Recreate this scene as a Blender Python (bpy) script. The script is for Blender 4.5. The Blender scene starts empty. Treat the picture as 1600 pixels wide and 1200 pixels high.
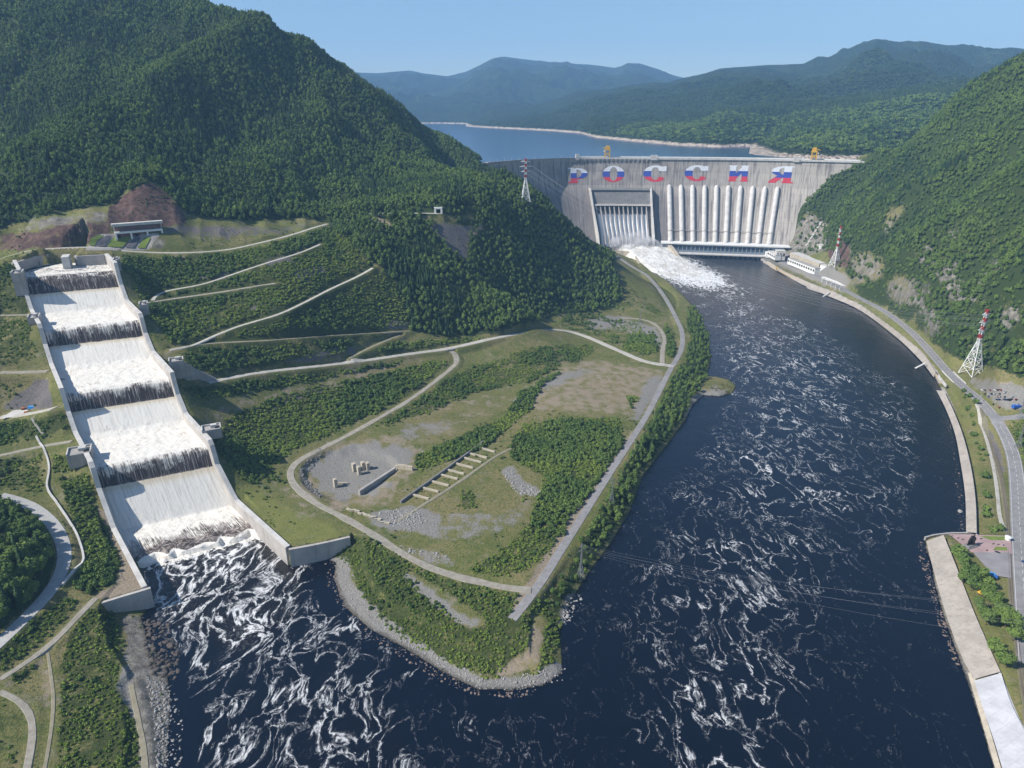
import bpy, math, random
import numpy as np
from mathutils import Vector, Matrix
PI = math.pi
random.seed(7); RNG = np.random.default_rng(11)
scn = bpy.context.scene
COL = scn.collection

# ---------------------------------------------------------------- camera
CAMZ = 350.0; FPX = 1067.0; PITCH = math.radians(22.1)
SP, CP = math.sin(PITCH), math.cos(PITCH)
cam_d = bpy.data.cameras.new('camera'); cam = bpy.data.objects.new('camera', cam_d); COL.objects.link(cam)
cam.location = (0, 0, CAMZ); cam.rotation_euler = (PI/2 - PITCH, 0, 0)
cam_d.sensor_width = 36; cam_d.lens = FPX/1600*36; cam_d.clip_start = 1; cam_d.clip_end = 60000
scn.camera = cam

# ---------------------------------------------------------------- sky and sun
SUN_DIR = Vector((-0.96, -0.28, 0)).normalized()
SUN_EL = math.radians(41)
w = bpy.data.worlds.new('World'); scn.world = w; w.use_nodes = True
nt = w.node_tree; nt.nodes.clear()
sky = nt.nodes.new('ShaderNodeTexSky'); sky.sky_type = 'NISHITA'; sky.sun_disc = False
sky.sun_elevation = SUN_EL; sky.sun_rotation = math.atan2(SUN_DIR.x, SUN_DIR.y)
sky.altitude = 350; sky.air_density = 1.0; sky.dust_density = 0.15; sky.ozone_density = 3.0
bg = nt.nodes.new('ShaderNodeBackground'); bg.inputs[1].default_value = 0.085
wo = nt.nodes.new('ShaderNodeOutputWorld')
nt.links.new(sky.outputs[0], bg.inputs[0]); nt.links.new(bg.outputs[0], wo.inputs[0])
sun_d = bpy.data.lights.new('sun', 'SUN'); sun_d.energy = 5.0; sun_d.angle = math.radians(0.5); sun_d.color = (1, 0.955, 0.88)
sun = bpy.data.objects.new('sun', sun_d); COL.objects.link(sun)
S = Vector((SUN_DIR.x*math.cos(SUN_EL), SUN_DIR.y*math.cos(SUN_EL), math.sin(SUN_EL)))
sun.rotation_euler = S.to_track_quat('Z', 'Y').to_euler(); sun.location = (-800, -400, 900)
scn.view_settings.view_transform = 'Standard'; scn.view_settings.look = 'None'
scn.view_settings.exposure = 0.5; scn.view_settings.gamma = 1
cy = scn.cycles
cy.max_bounces = 5; cy.diffuse_bounces = 2; cy.glossy_bounces = 2; cy.transmission_bounces = 2; cy.transparent_max_bounces = 8
cy.volume_bounces = 2; cy.use_denoising = True; cy.use_adaptive_sampling = True; cy.adaptive_threshold = 0.02
cy.caustics_reflective = False; cy.caustics_refractive = False

# ---------------------------------------------------------------- numeric helpers
def ray(px, py):
    u = (px-800)/FPX; v = (600-py)/FPX
    return u, CP + v*SP, -SP + v*CP
def at_z(px, py, z):
    u, dy, dz = ray(px, py); t = (z-CAMZ)/dz
    return (u*t, dy*t, z)
def at_t(px, py, t):
    u, dy, dz = ray(px, py)
    return (u*t, dy*t, CAMZ + dz*t)
def project(x, y, z):
    d = y*CP + (CAMZ-z)*SP; d = np.where(d < 1, 1, d)
    up = y*SP - (CAMZ-z)*CP
    return 800 + FPX*x/d, 600 - FPX*up/d
def smooth(a, b, x):
    t = np.clip((x-a)/(b-a), 0, 1); return t*t*(3-2*t)
def _hash(ix, iy, seed):
    h = (ix.astype(np.int64)*374761393 + iy.astype(np.int64)*668265263 + seed*1442695041) & 0xFFFFFFFF
    h = ((h ^ (h >> 13))*1274126177) & 0xFFFFFFFF
    h = h ^ (h >> 16)
    return (h & 0xFFFF)/65535.0
def vnoise(x, y, seed=0):
    ix = np.floor(x); iy = np.floor(y); fx = x-ix; fy = y-iy
    fx = fx*fx*fx*(fx*(fx*6-15)+10); fy = fy*fy*fy*(fy*(fy*6-15)+10)
    a = _hash(ix, iy, seed); b = _hash(ix+1, iy, seed); c = _hash(ix, iy+1, seed); d = _hash(ix+1, iy+1, seed)
    return (a*(1-fx)+b*fx)*(1-fy) + (c*(1-fx)+d*fx)*fy
def fbm(x, y, sc, octv=4, seed=0):
    s = 0; a = 0.5; tot = 0
    for o in range(octv):
        s = s + a*vnoise(x/sc*(2**o)+17.3*o, y/sc*(2**o)-9.1*o, seed+o); tot += a; a *= 0.5
    return s/tot*2-1
def ridged(x, y, sc, octv=4, seed=0):
    s = 0; a = 0.5; tot = 0
    for o in range(octv):
        n = vnoise(x/sc*(2**o)+5.3*o, y/sc*(2**o)-3.1*o, seed+o)
        s = s + a*(1-np.abs(n*2-1)); tot += a; a *= 0.5
    return s/tot
def poly_dist(X, Y, pts, closed=False):
    """distance to a polyline, and the nearest position along it (index + fraction)"""
    best = np.full(X.shape, 1e18); par = np.zeros(X.shape)
    n = len(pts); rng = range(n if closed else n-1)
    for i in rng:
        ax, ay = pts[i][:2]; bx, by = pts[(i+1) % n][:2]
        dx, dy = bx-ax, by-ay; L2 = dx*dx+dy*dy+1e-9
        t = np.clip(((X-ax)*dx+(Y-ay)*dy)/L2, 0, 1)
        d = (X-ax-t*dx)**2+(Y-ay-t*dy)**2
        m = d < best
        best = np.where(m, d, best); par = np.where(m, i+t, par)
    return np.sqrt(best), par
def in_poly(X, Y, pts):
    c = np.zeros(X.shape, bool); n = len(pts)
    for i in range(n):
        ax, ay = pts[i][:2]; bx, by = pts[(i+1) % n][:2]
        if ay == by: continue
        m = (ay > Y) != (by > Y)
        c ^= m & (X < (bx-ax)*(Y-ay)/(by-ay)+ax)
    return c
def resample(pts, step):
    """Catmull-Rom through pts (any dimension), points about step apart"""
    P = np.array(pts, float)
    if len(P) == 2:
        n = max(1, int(np.linalg.norm(P[1]-P[0])/step)); return np.array([P[0]+(P[1]-P[0])*k/n for k in range(n+1)])
    Q = np.vstack([2*P[0]-P[1], P, 2*P[-1]-P[-2]]); out = []
    for i in range(1, len(Q)-2):
        n = max(1, int(np.linalg.norm(Q[i+1]-Q[i])/step))
        for k in range(n):
            t = k/n
            out.append(0.5*((2*Q[i])+(-Q[i-1]+Q[i+1])*t+(2*Q[i-1]-5*Q[i]+4*Q[i+1]-Q[i+2])*t*t+(-Q[i-1]+3*Q[i]-3*Q[i+1]+Q[i+2])*t**3))
    out.append(P[-1]); return np.array(out)

# ---------------------------------------------------------------- survey: where things are (metres; camera over the river at 350 m)
WL = 220.0      # reservoir level
CREST = 227.0
CR = [(-60, 1722), (20, 1808), (90, 1855), (164, 1880), (280, 1882), (419, 1868), (580, 1845), (727, 1803), (887, 1741)]
CRS = resample(CR, 6.0)
_seg = np.r_[0, np.cumsum(np.linalg.norm(np.diff(CRS, axis=0), axis=1))]
CLEN = _seg[-1]
_tan = np.gradient(CRS, axis=0); _tan /= np.linalg.norm(_tan, axis=1)[:, None]
for _ in range(6):
    _tan[1:-1] = (_tan[:-2]+_tan[1:-1]*2+_tan[2:])/4
def crest(c):
    x = np.interp(c, _seg, CRS[:, 0]); y = np.interp(c, _seg, CRS[:, 1])
    tx = np.interp(c, _seg, _tan[:, 0]); ty = np.interp(c, _seg, _tan[:, 1]); l = np.hypot(tx, ty)
    return x, y, tx/l, ty/l
OZ = [-20, 0, 30, 158, 190, 210, 227]; OO = [135, 122, 101, 13, 4, 1, 0]
def face(c, z, p=0.0):
    """point of the dam's downstream face at chainage c and height z, standing p metres proud"""
    x, y, tx, ty = crest(c)
    o = np.interp(z, OZ, OO) + p
    return x + ty*o, y - tx*o, z
def chain_at(px, py, z):
    """chainage whose face point at height z appears in column px"""
    cs = np.linspace(0, CLEN, 900); X, Y, Z = face(cs, z)
    qx, qy = project(X, Y, z)
    return float(np.interp(px, qx, cs))

# stepped spillway: stations 0 (outlet) .. 4 (first sill) .. 5 (back wall)
CH_R = [(-184.6, 465), (-281, 565), (-346, 644), (-415, 732), (-474, 807), (-511, 854)]
CH_L = [(-273, 417), (-363.5, 524.8), (-429, 604.5), (-498.5, 695), (-558, 769), (-596, 817)]
SILL = [0, 38, 75, 111, 149]
PB = [11, 54, 91, 127, 166]              # pool level in the interval k..k+1
def ch_xy(u, k):
    """u 0 left .. 1 right, k station"""
    ks = np.arange(6)
    rx = np.interp(k, ks, [p[0] for p in CH_R]); ry = np.interp(k, ks, [p[1] for p in CH_R])
    lx = np.interp(k, ks, [p[0] for p in CH_L]); ly = np.interp(k, ks, [p[1] for p in CH_L])
    return lx+(rx-lx)*u, ly+(ry-ly)*u
CPK = [0.0, 0.37, 0.41, 0.46, 0.78, 1.0]; CPZ = [0.15, 0.6, 4.2, 5.5, 8.0, 38]
for s in (1, 2, 3):
    CPK += [s+0.055, s+0.10, s+0.70, s+0.77, s+1.0]; CPZ += [PB[s]-1.5, PB[s]+.5, PB[s]+.8, PB[s]+3.5, SILL[s+1]]
CPK += [4.10, 4.20, 5.0]; CPZ += [159, 165.5, 167]
WTK = [0.0, 0.72, 0.955, 0.99]; WTZ = [17, 17, 42, PB[1]+9]
for s in (1, 2, 3):
    WTK += [s+0.75, s+0.955, s+0.99]; WTZ += [PB[s]+9, SILL[s+1]+5, (PB[s+1]+9) if s < 3 else 177]
WTK += [5.3]; WTZ += [179]
def wall_top(k): return np.interp(k, WTK, WTZ)
def chute_uk(x, y):
    """station coordinates of ground points near the chute (u outside 0..1 beyond its sides)"""
    d, par = poly_dist(x, y, [((a[0]+b[0])/2, (a[1]+b[1])/2) for a, b in zip(CH_L, CH_R)])
    k = par
    for _ in range(4):      # refine so that the cross line through k holds the point
        lx, ly = ch_xy(0.0, k); rx, ry = ch_xy(1.0, k)
        ex, ey = rx-lx, ry-ly; L = np.hypot(ex, ey); ex, ey = ex/L, ey/L
        px, py = x-lx, y-ly
        off = -ex*py+ey*px          # signed distance off the cross line
        # along-axis direction
        ax, ay = ch_xy(0.5, np.clip(k, 0, 4.99)+0.01); bx, by = ch_xy(0.5, np.clip(k, 0, 4.99))
        gx, gy = (ax-bx)/0.01, (ay-by)/0.01
        cr = -ex*gy+ey*gx
        k = np.clip(k + off/cr, -1.5, 7)
    lx, ly = ch_xy(0.0, k); rx, ry = ch_xy(1.0, k); L2 = (rx-lx)**2+(ry-ly)**2
    kk = np.where(k < 0, k, k)
    u = ((x-lx)*(rx-lx)+(y-ly)*(ry-ly))/L2
    return u, kk

# ---------------------------------------------------------------- photo plan: ground cover zones, drawn as polygons and laid on the ground
PAD = 400; PW, PH = 1600+2*PAD, 1200+2*PAD
_yy, _xx = np.mgrid[0:PH:2, 0:PW:2].astype(np.float32); _xx -= PAD; _yy -= PAD
def zone(arr, pts, val, wob=5.0, sc=14.0, seed=1, mode='set'):
    xs = [p[0] for p in pts]; ys = [p[1] for p in pts]; m = 12
    x0 = int(max(0, (min(xs)-m+PAD)//2)); x1 = int(min(arr.shape[1], (max(xs)+m+PAD)//2)); y0 = int(max(0, (min(ys)-m+PAD)//2)); y1 = int(min(arr.shape[0], (max(ys)+m+PAD)//2))
    X = _xx[y0:y1, x0:x1]; Y = _yy[y0:y1, x0:x1]
    if wob:
        X2 = X+fbm(X, Y, sc, 3, seed)*wob; Y2 = Y+fbm(X, Y, sc, 3, seed+50)*wob*0.6
    else: X2, Y2 = X, Y
    c = in_poly(X2, Y2, pts); A = arr[y0:y1, x0:x1]
    A[c] = val if mode == 'set' else np.maximum(A[c], val)
def stroke(arr, pts, wid, val, wob=1.5):
    xs = [p[0] for p in pts]; ys = [p[1] for p in pts]; m = wid+6
    x0 = int(max(0, (min(xs)-m+PAD)//2)); x1 = int(min(arr.shape[1], (max(xs)+m+PAD)//2)); y0 = int(max(0, (min(ys)-m+PAD)//2)); y1 = int(min(arr.shape[0], (max(ys)+m+PAD)//2))
    X = _xx[y0:y1, x0:x1]; Y = _yy[y0:y1, x0:x1]
    d, _ = poly_dist(X+fbm(X, Y, 10, 2, 5)*wob, Y+fbm(X, Y, 10, 2, 9)*wob, pts)
    A = arr[y0:y1, x0:x1]; A[d < wid] = val
def blank(v=0.0): return np.full(_xx.shape, v, np.float32)
def lookup(arr, px, py):
    ix = np.clip((px+PAD)/2, 0, arr.shape[1]-1.001); iy = np.clip((py+PAD)/2, 0, arr.shape[0]-1.001)
    x0 = ix.astype(int); y0 = iy.astype(int); fx = ix-x0; fy = iy-y0
    return (arr[y0, x0]*(1-fx)+arr[y0, np.minimum(x0+1, arr.shape[1]-1)]*fx)*(1-fy) + (arr[np.minimum(y0+1, arr.shape[0]-1), x0]*(1-fx)+arr[np.minimum(y0+1, arr.shape[0]-1), np.minimum(x0+1, arr.shape[1]-1)]*fx)*fy

# river outline at z = 0 (photo columns and rows, unprojected to the water plane)
LEFT_SHORE = [(266, 1300), (262, 1200), (268, 1100), (262, 1040), (232, 1000), (222, 965), (237, 946)]
SPIT = [(448, 884), (475, 878), (505, 872), (524, 880), (521, 905), (540, 950), (580, 985), (630, 1012), (690, 1050), (745, 1078), (800, 1080), (850, 1072), (880, 1052), (878, 1020), (876, 985), (890, 945), (918, 900), (955, 850), (985, 800), (1005, 745), (1040, 700), (1070, 660), (1084, 632), (1100, 618), (1125, 620), (1146, 614), (1151, 604), (1140, 594), (1118, 590), (1106, 590), (1112, 560), (1108, 530), (1097, 500), (1085, 480), (1068, 462), (1045, 440), (1018, 425), (1000, 408), (945, 392), (945, 380)]
RIGHT_SHORE = [(1250, 396), (1186, 398), (1187, 406), (1207, 421), (1245, 436), (1262, 452), (1290, 461), (1340, 482), (1375, 503), (1405, 528), (1440, 562), (1458, 586), (1466, 602), (1483, 640), (1497, 682), (1505, 730), (1511, 780), (1512, 832), (1480, 833), (1446, 838), (1445, 856), (1455, 880), (1458, 905), (1470, 950), (1478, 975), (1498, 1030), (1518, 1085), (1535, 1140), (1552, 1200), (1580, 1300)]
def w0(l): return [at_z(p[0], p[1], 0)[:2] for p in l]
RIVER = w0(LEFT_SHORE) + w0(SPIT) + [(150, 1790), (300, 1800), (560, 1790), (660, 1745)] + w0(RIGHT_SHORE[1:]) + [(430, 60), (-260, 60)]

# ---------------------------------------------------------------- terrain height
C = []
def cz(*l):
    for px, py, z in l: C.append(at_z(px, py, z))
def ct(*l):
    for px, py, t in l: C.append(at_t(px, py, t))
def cw(*l):
    for p in l: C.append(p)
# peninsula
cz((600, 750, 15), (540, 740, 13), (900, 620, 15), (1000, 480, 13), (1050, 560, 14), (980, 420, 12), (820, 900, 14), (640, 915, 11), (850, 1020, 7), (750, 1030, 6), (450, 720, 20),
   (540, 835, 16), (430, 840, 16), (400, 780, 17), (700, 640, 17), (880, 560, 18), (780, 800, 14), (950, 700, 13), (600, 660, 22), (760, 560, 24), (1000, 540, 14), (1080, 520, 9), (940, 860, 8), (1020, 700, 9), (600, 960, 6), (900, 430, 20), (950, 400, 30))
cz((860, 515, 20), (700, 545, 36), (550, 560, 52), (400, 583, 67), (340, 597, 73), (300, 622, 62), (400, 640, 45), (500, 600, 42), (380, 720, 27), (350, 690, 34), (640, 600, 28), (600, 510, 70), (720, 525, 42), (640, 522, 56), (800, 505, 26))
# terraces right of the chute
cz((240, 400, 170), (240, 465, 132), (285, 548, 97), (440, 490, 114), (430, 410, 158), (505, 380, 171), (590, 415, 140), (300, 430, 150), (350, 520, 103), (520, 470, 110), (350, 378, 178), (510, 350, 181), (215, 366, 194), (190, 390, 178), (150, 395, 178), (250, 388, 179))
# left of the chute
cz((0, 500, 128), (0, 585, 95), (0, 640, 66), (0, 720, 52), (0, 770, 42), (60, 640, 64), (60, 700, 54), (80, 850, 30), (0, 900, 38), (100, 830, 29), (50, 940, 22), (0, 1010, 20), (180, 930, 17), (160, 820, 24), (110, 760, 36), (60, 1100, 13), (0, 1090, 14), (180, 1000, 10), (200, 1100, 8), (0, 1200, 12), (120, 1250, 9), (0, 400, 168), (30, 388, 176), (60, 380, 180), (0, 440, 150), (-150, 700, 60), (-150, 900, 50), (-150, 1100, 25), (-200, 500, 150), (-200, 400, 200))
# portal benches and rock cut
ct((60, 345, 900), (150, 352, 888), (232, 287, 950), (225, 318, 925), (225, 343, 905), (120, 330, 930), (0, 335, 930), (300, 340, 960), (400, 345, 1010), (480, 335, 1080), (560, 330, 1150), (170, 330, 925), (280, 330, 945))
# left mountain
ct((0, 250, 1080), (150, 250, 1085), (300, 250, 1110), (420, 260, 1180), (540, 270, 1290), (640, 290, 1330), (0, 150, 1215), (150, 150, 1240), (300, 150, 1290), (420, 160, 1345), (520, 200, 1420), (620, 220, 1500), (700, 262, 1580),
   (300, 85, 1420), (150, 50, 1370), (0, 60, 1350), (420, 40, 1450), (310, 10, 1500), (480, 86, 1470), (520, 118, 1510), (560, 150, 1560), (600, 170, 1600), (650, 188, 1650), (700, 209, 1700), (738, 239, 1720), (755, 258, 1690), (0, -130, 1800), (160, -90, 1720), (60, -110, 1640), (240, -20, 1620), (60, -50, 1540), (160, -50, 1530), (-200, 0, 1500), (-200, -100, 1700), (-200, 200, 1150), (-200, -200, 2000), (380, 90, 1400), (230, 190, 1190), (560, 200, 1440))
cw((-1250, 1950, 800), (-950, 2000, 640), (-600, 2050, 460), (-350, 2050, 330), (-180, 2000, 250), (-100, 1860, 215), (-1300, 2400, 700), (-500, 2600, 300), (0, 2100, 120), (0, 2600, 110), (-150, 1650, 235))
# wooded spur with the pylon
cz((690, 333, 190), (820, 322, 185), (760, 325, 190))
ct((700, 300, 1250), (760, 292, 1330), (800, 284, 1330), (830, 302, 1320), (850, 314, 1300), (870, 332, 1270), (905, 362, 1320), (935, 390, 1370), (950, 402, 1400), (600, 400, 1010), (700, 400, 1080), (800, 400, 1150), (880, 420, 1250), (700, 460, 1000), (800, 460, 1070), (880, 480, 1180))
cz((950, 432, 14), (960, 480, 13), (860, 500, 20), (975, 405, 12))
cw((30, 1450, 140), (20, 1600, 140), (120, 1650, 70), (170, 1750, 55), (120, 1550, 60), (210, 1700, 30), (0, 1765, 180), (60, 1785, 125), (150, 1840, 60), (250, 1800, 10), (-60, 1700, 215), (-30, 1650, 190))
# valley under the dam and the reservoir floor
cw((400, 1800, -5), (560, 1780, -5), (300, 1830, 30), (400, 1950, 90), (700, 1950, 120), (200, 1950, 120), (200, 2300, 110), (600, 2300, 110), (900, 2300, 120), (500, 2700, 110), (1000, 2700, 120))
# right bank flat
cz((1500, 640, 8), (1570, 700, 9), (1560, 900, 9), (1590, 1100, 10), (1530, 850, 9), (1450, 560, 8), (1350, 480, 8), (1300, 445, 9), (1520, 592, 10), (1600, 620, 12), (1240, 412, 9), (1215, 400, 10), (1280, 425, 10), (1600, 1200, 10), (1700, 1000, 10), (1700, 700, 14))
cz((1360, 472, 11), (1430, 525, 12), (1495, 565, 14), (1560, 575, 18), (1640, 590, 22), (1700, 590, 40))
# right mountain
ct((1330, 425, 1390), (1400, 246, 1690), (1430, 228, 1700), (1450, 197, 1680), (1480, 158, 1640), (1520, 128, 1600), (1560, 114, 1560), (1600, 99, 1500), (1500, 250, 1400), (1600, 200, 1240), (1400, 300, 1430), (1500, 350, 1210), (1600, 300, 1080), (1400, 400, 1230), (1500, 450, 1060), (1600, 420, 940), (1600, 520, 810), (1430, 470, 1110), (1345, 345, 1440), (1300, 372, 1540), (1700, 400, 900), (1700, 200, 1150), (1700, 50, 1500), (1340, 400, 1400), (1440, 350, 1280))
cw((1150, 2000, 270), (1500, 1900, 420), (1900, 2000, 600), (1250, 2400, 150), (1700, 2500, 300), (960, 1790, 240), (930, 1740, 236), (1050, 1800, 255), (960, 1900, 235))
for px, py in ((1362, 256), (1340, 272), (1318, 288), (1295, 305), (1278, 322), (1262, 340), (1250, 358), (1240, 375), (1234, 386)):
    best = None
    for c_ in np.linspace(CLEN*0.6, CLEN, 200):
        for z_ in range(6, 228, 3):
            X_, Y_, _ = face(c_, z_, 1.0); qx, qy = project(X_, Y_, z_); e = (qx-px)**2+(qy-py)**2
            if best is None or e < best[0]: best = (e, X_, Y_, z_)
    C.append(best[1:]); C.append((float(best[1])+22, float(best[2])-4, best[3]+12)); C.append((float(best[1])+60, float(best[2])-20, best[3]+30))
# ground beside the chute follows its walls
for k in np.arange(0, 5.2, 0.25):
    for uu in (-0.09, 1.09):
        x, y = ch_xy(uu, k); z = float(wall_top(k))-(2.0 if k > 0.5 else 0.6)
        z = min(z, float(np.interp(k, [0, .6, 1.2, 2.2, 3.2, 4.2, 5], [16.4, 18, 55, 92, 128, 165, 176])))
        C.append((float(x), float(y), z))
C = np.array(C)
_d = np.sqrt(((C[:, None, :2]-C[None, :, :2])**2).sum(2))
_n = len(C); _A = np.zeros((_n+3, _n+3)); _A[:_n, :_n] = _d - np.eye(_n)*3.0
_A[:_n, _n] = 1; _A[:_n, _n+1] = C[:, 0]/1000; _A[:_n, _n+2] = C[:, 1]/1000; _A[_n:, :_n] = _A[:_n, _n:].T
_wt = np.linalg.solve(_A, np.r_[C[:, 2], 0, 0, 0])
def rbf(x, y):
    out = _wt[_n] + _wt[_n+1]*x/1000 + _wt[_n+2]*y/1000
    for i in range(_n):
        out = out + _wt[i]*np.sqrt((x-C[i, 0])**2+(y-C[i, 1])**2+36)
    return out
# far ranges as (skyline, shoreline) by bearing
def bear(l, tt):
    o = []
    for i, (px, py) in enumerate(l):
        t = np.interp(px, [q[0] for q in tt], [q[1] for q in tt]) if tt is not None else (WL-CAMZ)/ray(px, py)[2]
        x, y, z = at_t(px, py, t); o.append((math.atan2(x, y), math.hypot(x, y), z))
    o.sort(); return np.array(o)
RANGES = []
def rng_(sky, shore, tt):
    RANGES.append((bear(sky, tt), bear(shore, None)))
rng_([(300, 120), (480, 110), (550, 112), (590, 113), (640, 109), (665, 114), (700, 118), (730, 110), (745, 103), (770, 90), (785, 87), (800, 89), (850, 95), (900, 98), (935, 101), (960, 105), (985, 98), (1000, 98), (1030, 108), (1056, 117), (1120, 130), (1700, 150)],
     [(300, 193), (695, 193), (740, 194), (800, 194), (1700, 194)], [(300, 9500), (1000, 10500), (1700, 9500)])
rng_([(700, 204), (724, 195), (740, 184), (770, 168), (800, 166), (840, 161), (870, 153), (900, 141), (950, 138), (1000, 129), (1020, 127), (1045, 127), (1062, 121), (1100, 113), (1125, 105), (1195, 100), (1255, 98), (1280, 89), (1300, 87), (1340, 69), (1368, 60), (1400, 67), (1440, 62), (1475, 68), (1530, 78), (1580, 72), (1640, 79), (1800, 80)],
     [(700, 197), (730, 198), (790, 201), (850, 204), (905, 208), (930, 215), (1000, 222), (1060, 227), (1130, 230), (1200, 228), (1800, 228)], [(700, 5400), (900, 5700), (1100, 5900), (1370, 6600), (1800, 6600)])
rng_([(1120, 245), (1140, 238), (1170, 224), (1200, 205), (1240, 172), (1300, 154), (1350, 144), (1420, 134), (1500, 124), (1560, 115), (1640, 98), (1800, 60)],
     [(1110, 240), (1140, 237), (1180, 242), (1250, 247), (1330, 249), (1800, 249)], [(1120, 2350), (1170, 2500), (1240, 2950), (1350, 3200), (1500, 3100), (1800, 2800)])
def far_h(th, r):
    z = np.full(r.shape, 60.0)
    x = r*np.sin(th); y = r*np.cos(th)
    for i, (sk, sh) in enumerate(RANGES):
        rs = np.interp(th, sh[:, 0], sh[:, 1]); ri = np.interp(th, sk[:, 0], sk[:, 1]); h = np.interp(th, sk[:, 0], sk[:, 2])-9
        ri = np.maximum(ri, rs*1.05)
        rs = rs + ridged(x, y, 500, 3, 31)*60-30
        f = (r-rs)/(ri-rs)
        up = np.clip(f, 0, 1); hh = h-WL
        g = (ridged(x, y, 900, 5, 71+i)-0.62)*0.55 + (ridged(x, y, 260, 4, 81+i)-0.6)*0.18
        zz = WL + hh*up**0.85 + hh*g*np.sin(PI*np.clip(up, 0, 1))**0.9*0.9
        back = np.clip(f-1, 0, 3)
        zz = np.where(f > 1, WL+hh*(1-back*1.1), zz)
        zz = np.where(f < 0, WL+(r-rs)*1.1, zz)
        inside = (th > sk[0, 0]) & (th < sk[-1, 0])
        zz = np.where(inside, zz, 60)
        z = np.maximum(z, zz)
    return z
RIDGES = [([at_t(390, 60, 1400)[:2], at_t(300, 165, 1270)[:2], at_t(185, 240, 1130)[:2], at_t(90, 300, 1010)[:2]], 42, 75), ([at_t(560, 165, 1500)[:2], at_t(470, 235, 1260)[:2], at_t(400, 300, 1090)[:2]], 26, 60),
          ([at_t(1640, 225, 1190)[:2], at_t(1500, 290, 1310)[:2], at_t(1390, 345, 1370)[:2]], 24, 34), ([at_t(1640, 325, 1060)[:2], at_t(1500, 352, 1200)[:2], at_t(1425, 400, 1220)[:2]], 22, 30), ([at_t(1640, 430, 900)[:2], at_t(1560, 450, 980)[:2], at_t(1500, 500, 1000)[:2]], 18, 26), ([at_t(1560, 160, 1480)[:2], at_t(1450, 235, 1560)[:2], at_t(1380, 300, 1570)[:2]], 22, 40)]
def base_height(x, y):
    r = np.hypot(x, y); th = np.arctan2(x, y)
    z = rbf(x, y)
    mt = smooth(70, 260, z)*smooth(850, 1150, r)
    mt = mt*(1-0.8*smooth(1500, 1700, r)*smooth(-0.12, -0.04, th))
    mt = np.maximum(mt, smooth(650, 800, x)*smooth(15, 80, z)*smooth(700, 800, r))
    z = z + mt*((ridged(x+0.35*y, y*0.55, 230, 4, 3)-0.55)*80 + fbm(x, y, 55, 3, 8)*5)
    for pts, hh, wd in RIDGES:
        d, _ = poly_dist(x, y, pts); z = z + hh*np.exp(-(d/wd)**2)*smooth(880, 980, r*(x < 0)+2000*(x >= 0))
    cliff = smooth(560, 700, x)*smooth(25, 70, z)*(1-smooth(190, 260, z))
    z = z + cliff*(ridged(x*0.8+y*0.5, y*0.8-x*0.5, 75, 4, 13)-0.6)*34
    z = z + fbm(x, y, 30, 4, 21)*0.9*smooth(5, 25, z)
    fd = smooth(1975, 2350, r); z = z*(1-fd)+90*fd
    m = r > 1960
    zf = far_h(th, np.maximum(r, 1960))
    z = np.where(m, np.maximum(z, zf), z)
    return z
RIV = np.array(RIVER)
def river_dist(x, y):
    """signed: positive on land"""
    d, _ = poly_dist(x, y, RIVER, True)
    return np.where(in_poly(x, y, RIVER), -d, d)
def shore_slope(x, y):
    px, py = project(x, y, np.full(x.shape, 3.0))
    s = np.full(x.shape, 0.55)
    beach = (px > 480) & (px < 890) & (py > 860)
    wb = smooth(460, 500, px)*(1-smooth(800, 900, px))*smooth(845, 885, py); s = 0.55-0.35*wb
    s = np.where((px < 330) & (py > 930), 0.28, s)
    s = np.where((px > 1420) & (py > 830), 0.42, s)
    s = np.where((px > 1180) & (py < 620) & (py > 400), 0.40, s)
    s = np.where((px > 1440) & (py >= 600) & (py < 838), 0.33, s)
    return s

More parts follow.
